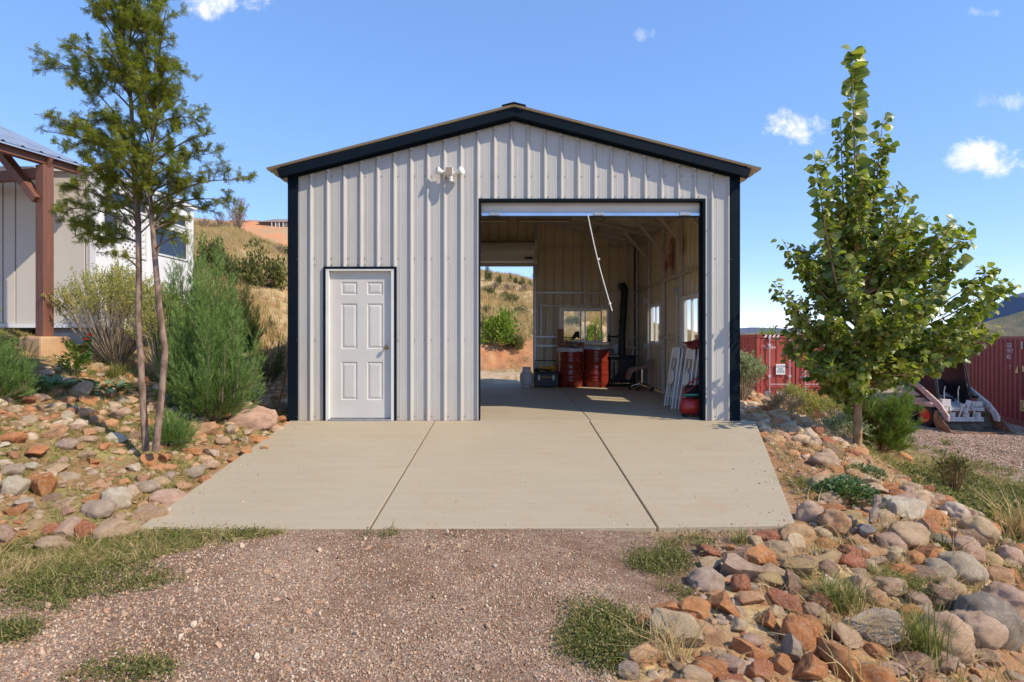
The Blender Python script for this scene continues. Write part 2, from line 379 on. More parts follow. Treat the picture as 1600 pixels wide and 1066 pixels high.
M['hose'] = mat('green_hose', (.04, .22, .16), .4)
M['tan'] = noisy('tan_vinyl', (.24, .16, .10), (.30, .2, .13), 6, .5, 0, .1, 40)
M['chrome'] = mat('chrome', (.7, .7, .72), .15, 1)
M['wood'] = noisy('wood', (.24, .10, .04), (.33, .15, .07), 6, .6, 0, .1, 50, (1, 1, 8))
M['whitecloth'] = noisy('white_cloth', (.55, .53, .5), (.66, .64, .6), 12, .8, 0, .4, 40)
M['footing'] = noisy('footing', (.45, .25, .12), (.56, .36, .2), 4, .85, 0, .4, 40)
M['block'] = noisy('block', (.5, .46, .4), (.6, .55, .5), 8, .9, 0, .4, 60)
M['drift'] = noisy('driftwood', (.14, .10, .07), (.34, .26, .18), 10, .9, 0, .7, 30, (1, 6, 6), dist=.02)
M['rope'] = mat('rope', (.72, .68, .6), .8)
M['brownsiding'] = noisy('brown_siding', (.13, .085, .06), (.18, .12, .09), 3, .8)  # the ridge house siding is brown in itself
def mk_glass():
    m = mat('glass', (1, 1, 1), .02); t = NT(m)
    g = t.node('ShaderNodeBsdfGlossy', {'Roughness': .02}); tr = t.node('ShaderNodeBsdfTransparent', {'Color': (.96, .97, .96, 1)})
    fr = t.node('ShaderNodeFresnel', {'IOR': 1.5}); bf = t.node('ShaderNodeNewGeometry').outputs['Backfacing']; mx = t.node('ShaderNodeMixShader', {0: t.math('MULTIPLY', fr.outputs[0], t.math('SUBTRACT', 1, bf))})
    t.l.new(tr.outputs[0], mx.inputs[1]); t.l.new(g.outputs[0], mx.inputs[2]); t.l.new(mx.outputs[0], t.out.inputs[0]); return m
M['glass'] = mk_glass()
def mk_mount(name, c1, c2, sc_, bd=30):
    m = mat(name, c1, 1, 0, .1); t = NT(m); v = t.coord('Object'); t.base(t.ramp(t.noise(v, sc_, 9, .7), [(.38, c1), (.6, c2)])); t.bump(t.noise(v, sc_ * 2, 8, .7), .8, bd); return m

# ------------------------------------------------------------------ terrain
def interp(y, pts):
    p = sorted(pts); return np.interp(y, [a for a, b in p], [b for a, b in p])
XL = [(-30, -9), (-8, -5.7), (-5.5, -4.15), (-4.35, -3.35), (-3.65, -2.78), (0, -3.07), (.3, -3.12), (6.2, -3.15), (9, -3.4), (40, -3.4)]
XR = [(-30, 1.2), (-8, 1.5), (-6.5, 1.9), (-5.2, 2.5), (-4.4, 3.1), (-3.65, 3.75), (-2.5, 4.25), (-1.9, 4.2), (-.8, 3.95), (4.1, 5.05), (7, 5.6), (12, 6.5), (40, 8)]
XA = [(-30, .3), (-5.3, .35), (-4.8, .75), (-4.3, 1.2), (-3.9, 1.75), (-3.65, 2.1), (0, 3.25), (40, 3.25)]      # left edge of the rock bank on the right
CR = [(-2, .24), (-.9, .225), (-.566, .2), (-.50, .196), (-.455, .172), (-.397, .152), (-.3, .14), (-.057, .122), (.033, .100), (.165, .05), (.3, .012), (.42, -.03), (2, -.05)]
def base_h(X, Y):
    return np.where(Y > 0, -.05, np.where(Y > -3.65, .0685 * Y - .05 + .02 * ss(-3, -3.65, Y), -.268 - .06 * ss(.2, 1.8, X) + .02 * (Y + 3.65)))
def H(X, Y):
    X = np.asarray(X, float); Y = np.asarray(Y, float)
    b = np.where(Y < -9, -.45, base_h(X, Y)); h = b
    xl, xr, xa = interp(Y, XL), interp(Y, XR), interp(Y, XA)
    t = np.maximum(0, xl - X); h = h + .30 * np.minimum(t, 4.3) + .05 * np.maximum(0, np.minimum(t, 40) - 4.3)
    h = h * np.where(Y < -9, np.where(X < xl, ss(-30, -9, Y), 1), 1)
    g = np.interp(Y, [-9, -2, -.3, 4], [.32, .30, .08, 0.]); s = np.clip((X - xa) / np.maximum(.3, xr - xa), 0, 1)
    h = h - g * s * s
    # fall to the yard
    tt = np.clip((X - xr) / np.maximum(2.5, 9.0 - xr), 0, 1)
    fall = 1 - (1 - tt) ** 2.1
    yard = -1.4
    h = np.where(X > xr, h * (1 - fall) + yard * fall, h)
    # hill behind
    d = Y + CAMD; u = X / np.maximum(d, 3)
    yt = np.interp(X, [-40, -9, -5, -2.5, 4, 9, 12], [0, 2.5, 4.5, 12.6, 13.2, 20, 30])
    r = np.maximum(0, Y - yt)
    cut = ss(-.3, 1.3, r + (fbm(X * .9, Y * .9, 14) - .5) * 1.6) * .85 * ss(-5, -2.5, X)
    hill = cut + .215 * np.maximum(0, r - .5) + .03 * np.interp(X, [-20, -3], [1, 0]) * r
    crest = CAMZ + np.interp(u, *zip(*CR)) * np.clip(d, 12, 58)
    lim = np.maximum(0, crest - h + 1.2 * (fbm(X * .12, Y * .12, 5) - .5))
    hh = np.where(hill < lim, hill, lim + 0 * hill)
    k = .8; hh = -k * np.log(np.exp(-np.minimum(hill, 60) / k) + np.exp(-np.minimum(lim, 60) / k) + 1e-9); hh = np.where(r > 0, np.maximum(0, hh), 0)
    hh = hh * (1 - ss(0, 1, (d - 75) / 120) * .6)
    h = h + hh
    # relief
    inb = (X > -3.2) & (X < 3.3) & (Y > -3.8) & (Y < 6.6)
    near_drive = (X > xl) & (X < xa) & (Y < .5)
    amp = np.where(inb | near_drive, .0, 1.0)
    h = h + amp * ((fbm(X * 1.1, Y * 1.1, 3) - .5) * .14 * np.clip(np.minimum(np.abs(X - xl), 1), 0, 1) + (fbm(X * .35, Y * .35, 9) - .5) * .5 * ss(14, 22, Y))
    h = h + np.where(near_drive & ~inb, (fbm(X * 1.6, Y * 1.6, 4) - .5) * .03, 0)
    h = h - .10 * ss(.5, 1.2, 1 * (np.abs(X) < 3.0) * ((Y > .1) & (Y < 6.1)))
    return h
def hz(x, y): return float(H(np.array([x]), np.array([y]))[0])
def hit(px, py, dmax=200):
    """where the sight line through a point of the photograph meets the terrain"""
    ds = np.concatenate([np.arange(1.5, 30, .02), np.arange(30, dmax, .25)])
    X = (px - 803) / FP * ds; Y = ds - CAMD; Z = CAMZ - (py - 527) / FP * ds
    below = Z < H(X, Y); i = int(np.argmax(below)) if below.any() else len(ds) - 1
    return float(X[i]), float(Y[i]), float(ds[i])
def P(px, py, d): return Vector(((px - 803) * d / FP, d - CAMD, CAMZ - (py - 527) * d / FP))
def axis_(fine0, fine1, st, far, n):
    a = np.arange(fine0, fine1 + st / 2, st)
    g = np.geomspace(.15, far, n)
    return np.concatenate([(fine0 - g)[::-1], a, fine1 + g])
gx_ = axis_(-9, 11, .09, 4500, 60); gy_ = axis_(-6.8, 16, .09, 5000, 80)
GX, GY = np.meshgrid(gx_, gy_); GZ = H(GX, GY)
far_ = np.hypot(GX, GY)
GZ = np.where(far_ > 400, GZ - 0 * far_, GZ)
V = np.stack([GX, GY, GZ], -1).reshape(-1, 3); nx, ny = len(gx_), len(gy_)
ii = (np.arange(ny - 1)[:, None] * nx + np.arange(nx - 1)[None]).ravel()
F = np.stack([ii, ii + 1, ii + nx + 1, ii + nx], -1)
def ground_col(X, Y):
    xl, xr, xa = interp(Y, XL), interp(Y, XR), interp(Y, XA)
    n = fbm(X * 1.7, Y * 1.7, 21)[..., None]; n2 = fbm(X * 6, Y * 6, 33)[..., None]; n3 = fbm(X * .25, Y * .25, 41)[..., None]
    red = np.array([.35, .205, .105]); dry = np.array([.46, .33, .175]); grav = np.array([.36, .26, .2]); grn = np.array([.24, .20, .08]); cutc = np.array([.44, .20, .10]); straw = np.array([.5, .37, .19])
    bank = red * (1 - ss(.45, .6, n)) + dry * ss(.45, .6, n)
    c = np.broadcast_to(bank, X.shape + (3,)).copy()
    m = ((X > xl) & (X < xa) & (Y < .3))[..., None]; c = np.where(m, grav, c)
    m = ((X < xl) & (Y < 3))[..., None]; c = np.where(m, red * .85 * (1 - ss(.42, .62, n2)) + grn * 1.15 * ss(.42, .62, n2), c)
    m = (X > xr)[..., None] & (Y < 9)[..., None]; c = np.where(m, dry * (1 - ss(.4, .55, n)) * .9 + grn * ss(.4, .55, n), c)
    yt = np.interp(X, [-40, -9, -5, -2.5, 4, 9, 12], [0, 2.5, 4.5, 12.6, 13.2, 20, 30]); r = Y - yt
    w = ss(1.3, 3, r)[..., None]
    hillc = straw * (1 - ss(.5, .64, n3)) + np.array([.36, .26, .13]) * ss(.5, .64, n3)
    hillc = hillc * (1 - ss(.58, .7, n)) + np.array([.44, .25, .13]) * ss(.58, .7, n)
    r2_ = r + (fbm(X * .9, Y * .9, 14) - .5) * 1.6; cw = (ss(-.4, .2, r2_) * (1 - ss(1.0, 2.0, r2_)) * ss(-6, -4, X) * (.45 + .55 * ss(.35, .6, fbm(X * 2.3, Y * 2.3, 15))))[..., None]
    c = c * (1 - w) + hillc * w; c = c * (1 - cw) + cutc * (.8 + .4 * n2) * cw
    m = ((Y > 6.2) & (r < -.2) & (X > -3.4) & (X < 5.5))[..., None]; c = np.where(m, np.array([.50, .38, .25]) * (.8 + .4 * n2), c)
    fw = ss(120, 400, Y)[..., None]; c = c * (1 - fw) + np.array([.33, .27, .15]) * fw
    # dirt strip beside the concrete
    m = ((X > xa) & (X < xa + .9) & (Y > -2.6) & (Y < 4))[..., None]; c = np.where(m, c * .4 + .6 * np.array([.33, .16, .08]), c)
    return np.clip(c, 0, 1)
me = mesh_np('ground', V, F, M['ground'], True); add_col(me, ground_col(GX, GY).reshape(-1, 3))
tag(link('ground', me), 'stony reddish soil banks and dry grassy hillside', kind='structure')

def sheet(name, xs, ys, inside, m, lift, label):
    X, Y = np.meshgrid(xs, ys); Z = H(X, Y) + lift; n = len(xs)
    i = (np.arange(len(ys) - 1)[:, None] * n + np.arange(n - 1)[None]); F = np.stack([i, i + 1, i + n + 1, i + n], -1).reshape(-1, 4)
    cx, cy = (X[:-1, :-1] + .5 * (xs[1] - xs[0])).ravel(), (Y[:-1, :-1] + .5 * (ys[1] - ys[0])).ravel()
    F = F[inside(cx, cy)]; V = np.stack([X, Y, Z], -1).reshape(-1, 3)
    u, inv = np.unique(F, return_inverse=True)
    me = mesh_np(name, V[u], inv.reshape(F.shape), m, True); o = link(name, me); return tag(o, label, kind='structure')
def in_drive(x, y):
    w = (fbm(x * 2.5, y * 2.5, 8) - .5) * .7
    xl = interp(y, [(-30, -9), (-8, -5.2), (-6.2, -3.9), (-5.3, -3.35), (-4.6, -2.95), (-4.05, -2.2), (-3.7, -1.6), (-3.6, -1.2)])
    xa = interp(y, XA)
    return (x > xl + w) & (x < xa + .12 + w * .6) & (y < -3.6)
sheet('gravel_drive', np.arange(-7, 2.8, .045), np.arange(-9.5, -3.6, .045), in_drive, M['gravel'], .008, 'pinkish brown gravel drive')
def in_yard(x, y):
    w = (fbm(x * .9, y * .9, 18) - .5) * 1.6
    return (x > 8.7 + w) & (x < 26) & (y > 2.4 + w * .6 + (x - 9) * .12)
sheet('gravel_yard', np.arange(7.5, 27, .15), np.arange(1.0, 26, .15), in_yard, M['gravelyard'], .006, 'pale gravel yard')

# concrete apron: three slabs, slab floor inside
def slab(name, poly, zf, th, parent, m=None):
    mb = MB(); n = len(poly); top = [(x, y, zf(x, y)) for x, y in poly]; bot = [(x, y, zf(x, y) - th) for x, y in poly]
    mb.add(top + bot, [tuple(range(n)), tuple(2 * n - 1 - i for i in range(n))] + [(i, i + n, (i + 1) % n + n, (i + 1) % n) for i in range(n)])
    return mb.build(name, m or M['conc'], parent, bevel=.006)
ap = bpy.data.objects.new('concrete_apron', None); col.objects.link(ap); tag(ap, 'sloping concrete apron of three slabs', kind='structure')
za = lambda x, y: .0685 * y
g = .008
slab('slab', [(-3.06, -.012), (-2.74, -3.66), (-1.05 - g, -3.66), (-1.08 - g, -.012)], za, .14, ap)
slab('slab', [(-1.08 + g, -.012), (-1.05 + g, -3.66), (1.05 - g, -3.64), (1.03 - g, -.012)], za, .14, ap)
slab('slab', [(1.03 + g, -.012), (1.05 + g, -3.64), (2.08, -3.60), (3.29, -.05), (3.29, .0), (1.04, .0)][:4] + [(3.2, -.012)], za, .14, ap)
b = MB()
for x0, x1 in ((-1.08, -1.05), (1.03, 1.05)): b.add([(x0 - g, -.02, -.03), (x0 + g, -.02, -.03), (x1 + g, -3.62, -.03 - .248), (x1 - g, -3.62, -.03 - .248)], [(0, 1, 2, 3)])
b.add([(-3.06, -.012, -.02), (3.2, -.012, -.02), (3.2, .0, -.02), (-3.06, .0, -.02)], [(0, 1, 2, 3)])
b.build('joint', M['joint'], ap)
fl = bpy.data.objects.new('garage_floor', None); col.objects.link(fl); tag(fl, 'concrete floor inside the garage', kind='structure')
fz = lambda x, y: 0.0
xs_ = [-3.05, -1.05, 1.05, 3.05]
for i in range(3):
    for (y0, y1) in ((0, 3.1 - g), (3.1 + g, 6.2)):
        slab('slab', [(xs_[i] + (g * .7 if i else 0), y0), (xs_[i] + (g * .7 if i else 0), y1), (xs_[i + 1] - (g * .7 if i < 2 else 0), y1), (xs_[i + 1] - (g * .7 if i < 2 else 0), y0)][::-1], fz, .14, fl)
b = MB().box(-3, 3, .1, 6.1, -.05, -.03); b.build('joint', M['joint'], fl)

# mountains and far ridge
def ridge(name, m, pts, thick, zb, label, seed, amp, n=220):
    """pts: (px, py_of_skyline, distance)"""
    xs = np.linspace(pts[0][0], pts[-1][0], n); py = np.interp(xs, [p[0] for p in pts], [p[1] for p in pts]); d = np.interp(xs, [p[0] for p in pts], [p[2] for p in pts])
    X = (xs - 803) * d / FP; Y = d - CAMD; Zt = CAMZ - (py - 527) * d / FP
    rows = 22; Vs = []
    for j in range(rows):
        f = j / (rows - 1); yy = Y - thick * (1 - f); sc_ = 1 - (1 - f) * thick / (d * 1.0)
        z = zb + (Zt - zb) * (f ** .8) + (fbm(X * amp[1] + f * 5, np.full_like(X, j * .35), seed) - .5) * amp[0] * np.sin(math.pi * min(f * .9 + .06, 1))
        Vs.append(np.stack([X * sc_ if False else X, yy, z], -1))
    Vs.append(np.stack([X, Y + thick * .6, np.full_like(X, zb)], -1)); rows += 1
    V = np.concatenate(Vs); i = (np.arange(rows - 1)[:, None] * n + np.arange(n - 1)[None]).ravel()
    o = link(name, mesh_np(name, V, np.stack([i, i + 1, i + n + 1, i + n], -1), m, True)); return tag(o, label, kind='structure')
ridge('mountains', mk_mount('hazy_mountain_forest', (.10, .13, .19), (.15, .17, .22), .004), [(900, 540, 3000), (1080, 522, 3000), (1150, 513, 3000), (1175, 511, 3000), (1215, 513, 3000), (1252, 514, 3000), (1300, 518, 3000), (1420, 514, 3000), (1490, 508, 3000), (1540, 496, 2900), (1580, 462, 2800), (1640, 446, 2800), (1800, 440, 2800), (2100, 470, 2800)], 900, -40, 'blue grey mountains far beyond the yard', 51, (90, .004))  # blue of distance haze is mixed into the forest colour, no air volume
ridge('foothills', mk_mount('foothill_scrub', (.12, .13, .085), (.24, .19, .12), .02, 6), [(980, 532, 900), (1150, 521, 900), (1260, 519, 900), (1380, 524, 850), (1500, 517, 700), (1555, 498, 700), (1600, 486, 700), (1720, 478, 700), (2100, 500, 700)], 260, -30, 'scrub covered foothills beyond the yard', 61, (26, .02))
ridge('red_ridge', mk_mount('red_cliff_soil', (.62, .27, .13), (.44, .31, .18), .15, .7), [(-500, 300, 170), (150, 330, 170), (300, 340, 170), (345, 345, 170), (400, 344, 170), (425, 347, 170), (470, 351, 170), (620, 380, 170), (800, 470, 170)], 55, 4, 'red soil ridge behind the hill', 71, (5, .09))

# ------------------------------------------------------------------ scatter with geometry nodes
def scatter(name, pts, rots, scl, templates, label, kind='stuff', parent=None):
    me = bpy.data.meshes.new(name); n = len(pts); me.vertices.add(n); me.vertices.foreach_set('co', np.asarray(pts, np.float32).ravel())
    a = me.attributes.new('rot', 'FLOAT_VECTOR', 'POINT'); a.data.foreach_set('vector', np.asarray(rots, np.float32).ravel())
    a = me.attributes.new('scl', 'FLOAT_VECTOR', 'POINT'); a.data.foreach_set('vector', np.asarray(scl, np.float32).ravel())
    a = me.attributes.new('idx', 'INT', 'POINT'); a.data.foreach_set('value', rng.integers(0, len(templates), n).astype(np.int32))
    c = bpy.data.collections.new(name + '_kinds')
    for t in templates: c.objects.link(t)
    ng = bpy.data.node_groups.new(name, 'GeometryNodeTree'); ng.interface.new_socket('Geometry', in_out='INPUT', socket_type='NodeSocketGeometry'); ng.interface.new_socket('Geometry', in_out='OUTPUT', socket_type='NodeSocketGeometry')
    N, L = ng.nodes, ng.links
    gi, go = N.new('NodeGroupInput'), N.new('NodeGroupOutput'); ip = N.new('GeometryNodeInstanceOnPoints'); ci = N.new('GeometryNodeCollectionInfo')
    ci.inputs['Collection'].default_value = c; ci.inputs['Separate Children'].default_value = True; ci.inputs['Reset Children'].default_value = True
    def na(nm, ty):
        x = N.new('GeometryNodeInputNamedAttribute'); x.data_type = ty; x.inputs['Name'].default_value = nm; return x.outputs['Attribute']
    L.new(gi.outputs[0], ip.inputs['Points']); L.new(ci.outputs[0], ip.inputs['Instance']); ip.inputs['Pick Instance'].default_value = True
    L.new(na('idx', 'INT'), ip.inputs['Instance Index'])
    er = N.new('FunctionNodeEulerToRotation'); L.new(na('rot', 'FLOAT_VECTOR'), er.inputs[0]); L.new(er.outputs[0], ip.inputs['Rotation']); L.new(na('scl', 'FLOAT_VECTOR'), ip.inputs['Scale'])
    L.new(ip.outputs[0], go.inputs[0])
    o = link(name, me, parent); md = o.modifiers.new('scatter', 'NODES'); md.node_group = ng
    return tag(o, label, kind=kind)
def loose(name, me): return bpy.data.objects.new(name, me)
def inst(Vt, Ft, pos, frames, scl):
    """joined copies of a template: Vt (n,3), Ft list of arrays, frames (N,3,3) columns = axes"""
    N = len(pos); V = np.einsum('nij,vj->nvi', frames, Vt) * np.asarray(scl).reshape(N, 1, 1) + np.asarray(pos)[:, None, :]
    Fs = [(f[None] + (np.arange(N) * len(Vt))[:, None, None]).reshape(-1, f.shape[1]) for f in (Ft if isinstance(Ft, list) else [Ft])]
    return V.reshape(-1, 3), Fs
def norm(a): return a / np.maximum(1e-9, np.linalg.norm(a, axis=-1, keepdims=True))
def frames_from(d, nrm):
    d = norm(d); x = norm(np.cross(d, nrm)); z = np.cross(x, d); return np.stack([x, d, z], -1)
def rdir(n, up=0.0):
    v = rng.normal(size=(n, 3)); v = norm(v); v[:, 2] += up; return norm(v)

# ------------------------------------------------------------------ garage
GR = thing('metal_garage', 'white ribbed metal garage with black trim and open roll-up door', 'garage')
EW, GL = 3.05, 6.2
zroof = lambda x: 4.245 - .2576 * abs(x)
PER = .2286
def profile(u0, u1, phase, hr=.033, hm=.0016):
    pts = []
    k0 = math.floor((u0 - phase) / PER) - 1; k1 = math.ceil((u1 - phase) / PER) + 1
    for k in range(k0, k1 + 1):
        c = phase + k * PER
        pts += [(c - .034, 0), (c - .007, hr), (c + .005, hr), (c + .032, 0)]
        for m_ in (.0762, .1524): pts += [(c + m_ - .010, 0), (c + m_ - .004, hm), (c + m_ + .004, hm), (c + m_ + .010, 0)]
    pts.sort(); us = [p[0] for p in pts]; hs_ = [p[1] for p in pts]
    ins = [(u, h) for u, h in pts if u0 < u < u1]
    return [(u0, float(np.interp(u0, us, hs_)))] + ins + [(u1, float(np.interp(u1, us, hs_)))], (us, hs_)
def wall(p0, du, outn, u0, u1, phase, top, openings, parent, kinks=(0,), seam=None, z0=0.0, name='wall_panel'):
    p0, du, outn = Vector(p0), Vector(du), Vector(outn); seam = u0 if seam is None else seam; W_ = PER * 4
    k = math.floor((u0 - seam) / W_); edges = sorted({round(e, 4) for e in [u0, u1] + [seam + W_ * i for i in range(k, k + 20) if u0 + .02 < seam + W_ * i < u1 - .02]})
    for a, b_ in zip(edges, edges[1:]):
        prof, (us, hs_) = profile(a, b_, phase)
        cuts = sorted({u for u, h in prof} | {c for o in openings for c in o[:2] if a < c < b_} | {c for c in kinks if a < c < b_})
        mb = MB()
        for ua, ub in zip(cuts, cuts[1:]):
            mid = (ua + ub) / 2; spans = [(z0, None)]
            for (o0, o1, oz0, oz1) in openings:
                if o0 < mid < o1:
                    ns = []
                    for (s0, s1) in spans:
                        if oz0 > s0: ns.append((s0, oz0))
                        ns.append((oz1, s1))
                    spans = ns
            ha, hb = float(np.interp(ua, us, hs_)), float(np.interp(ub, us, hs_))
            for s0, s1 in spans:
                A, B = p0 + du * ua + outn * ha, p0 + du * ub + outn * hb
                ta, tb = (top(ua), top(ub)) if s1 is None else (s1, s1)
                if ta <= s0 + 1e-4: continue
                q = [(A.x, A.y, s0), (B.x, B.y, s0), (B.x, B.y, tb), (A.x, A.y, ta)]
                if du.cross(Vector((0, 0, 1))).dot(outn) < 0: q = q[::-1]
                mb.add(q, [(0, 1, 2, 3)])
        if mb.f: mb.build(name, M['siding'], parent)
wt = lambda u: zroof(u) - .012
OPF = [(-.465, 2.585, 0, 3.035), (-2.585, -1.625, 0, 2.085)]
wall((0, 0, 0), (1, 0, 0), (0, -1, 0), -EW, EW, -2.779, wt, OPF, GR, seam=-2.779 + .04)
OPB = [(-1.97, .47, 0, 2.92), (1.14, 2.34, .97, 1.86)]
wall((0, GL, 0), (1, 0, 0), (0, 1, 0), -EW, EW, -2.9, wt, OPB, GR)
ev = zroof(EW) - .012
OPR = [(1.50, 2.43, .98, 1.87), (3.97, 4.90, .98, 1.87)]
wall((EW, 0, 0), (0, 1, 0), (1, 0, 0), 0, GL, .1, lambda u: ev, OPR, GR, kinks=())
wall((-EW, 0, 0), (0, 1, 0), (-1, 0, 0), 0, GL, .1, lambda u: ev, [], GR, kinks=())
# roof sheets: ribs run down the slope
RX = 3.32; RY0, RY1 = -.18, GL + .18
for sgn in (-1, 1):
    n = Vector((sgn * .2576, 0, 1)).normalized()
    for i in range(8):
        y0 = RY0 + i * .835; y1 = min(RY1, y0 + .835)
        if y1 - y0 < .05: continue
        prof, _ = profile(y0, y1, .05, .02); mb = MB()
        for (ua, ha), (ub, hb) in zip(prof, prof[1:]):
            pa = [Vector((x, ua, zroof(x))) + n * ha for x in (0, sgn * RX)]; pb = [Vector((x, ub, zroof(x))) + n * hb for x in (0, sgn * RX)]
            q = [pa[0], pa[1], pb[1], pb[0]]; mb.add(q if sgn > 0 else q[::-1], [(0, 1, 2, 3)])
        mb.build('roof_sheet', M['roof'], GR)
mb = MB()
for sgn in (-1, 1): mb.add([(0, -.2, 4.285), (0, RY1 + .02, 4.285), (sgn * .16, RY1 + .02, 4.245), (sgn * .16, -.2, 4.245), (0, -.2, 4.265), (0, RY1 + .02, 4.265), (sgn * .16, RY1 + .02, 4.225), (sgn * .16, -.2, 4.225)], [(0, 1, 2, 3), (4, 5, 6, 7), (0, 3, 7, 4), (1, 2, 6, 5), (2, 3, 7, 6)])
mb.build('ridge_cap', M['black'], GR)
# rake trim (front, back), soffit edge, corner trims
def rake(yf, yb, z0, z1, xe, name):
    for sgn in (-1, 1):
        mb = MB(); mb.add([(0, yf, 4.245 + z0), (sgn * xe, yf, 4.245 - .2576 * xe + z0), (sgn * (xe - .06 * (z0 - z1) / .17), yf, 4.245 - .2576 * xe + z1), (0, yf, 4.245 + z1),
                           (0, yb, 4.245 + z0), (sgn * xe, yb, 4.245 - .2576 * xe + z0), (sgn * (xe - .06 * (z0 - z1) / .17), yb, 4.245 - .2576 * xe + z1), (0, yb, 4.245 + z1)],
                          [(0, 1, 2, 3), (7, 6, 5, 4), (0, 4, 5, 1), (1, 5, 6, 2), (2, 6, 7, 3), (3, 7, 4, 0)])
        mb.build(name, M['black'], GR)
rake(-.155, -.135, -.020, -.132, 3.19, 'rake_trim'); rake(-.134, -.05, -.112, -.130, 3.17, 'rake_return'); rake(-.049, -.036, -.128, -.158, 3.08, 'rake_strip')
rake(GL + .135, GL + .155, -.022, -.175, 3.19, 'rake_trim')
for x0, x1 in ((-3.09, -2.955), (2.955, 3.09)):
    for y0, y1 in ((-.035, .10), (GL - .10, GL + .035)):
        MB().box(x0, x1, y0, y1, 0, ev - .02).build('corner_trim', M['black'], GR, bevel=.006)
for sgn in (-1, 1): MB().box(min(sgn * 3.10, sgn * 3.14), max(sgn * 3.10, sgn * 3.14), -.15, RY1 - .02, ev - .10, ev - .012).build('eave_trim', M['black'], GR)
# base trim and big-opening trim
def opening_trim(x0, x1, zt, w, yf, dep, m, name, zb=0.0):
    MB().box(x0 - w, x0, yf, yf + dep, zb, zt).build(name, m, GR, bevel=.003); MB().box(x1, x1 + w, yf, yf + dep, zb, zt).build(name, m, GR, bevel=.003)
    MB().box(x0 - w, x1 + w, yf, yf + dep, zt + .001, zt + w).build(name, m, GR, bevel=.003)
opening_trim(-.465, 2.585, 3.0, .035, -.03, .16, M['black'], 'door_trim')
opening_trim(-2.575, -1.635, 2.075, .030, -.034, .05, M['black'], 'man_door_trim')
opening_trim(-1.97, .47, 2.92, .03, GL - .1, .13, M['galvtan'], 'back_door_trim')
# screws
mb = MB()
def screw_row(zs, xs):
    for z in zs:
        for x in xs:
            if any(o[0] - .03 < x < o[1] + .03 and o[2] <= z < o[3] + .02 for o in OPF): continue
            if z > zroof(x) - .25: continue
            mb.lathe([(.0065, -.006), (.0065, 0), (.001, .001)], (x, -.004, z), 6, 'y')
ribs = [-2.779 + PER * k for k in range(26)]
xs_s = [r + .052 for r in ribs] + [r - .045 for i, r in enumerate(ribs) if i % 4 == 3]
screw_row([.055, 1.10, 2.22, 3.345], xs_s); screw_row([2.13], [x for x in xs_s if x < -1.6]); screw_row([3.06], [x for x in xs_s if x > -.5])
for r in ribs: mb.lathe([(.007, -.03), (.007, -.02)], (r, -.02, zroof(r) - .205), 6, 'y')
for x in (-2.96, 2.96): 
    for z in (.05, 1.1, 2.2, 3.2): mb.lathe([(.007, -.043), (.007, -.033)], (x, 0, z), 6, 'y')
for z in (.3, .85, 1.45, 2.0, 2.6): mb.lathe([(.006, -.008), (.006, 0)], (2.645, -.002, z), 6, 'y')
o = mb.build('screws', M['screw'], GR); o['kind'] = 'stuff'
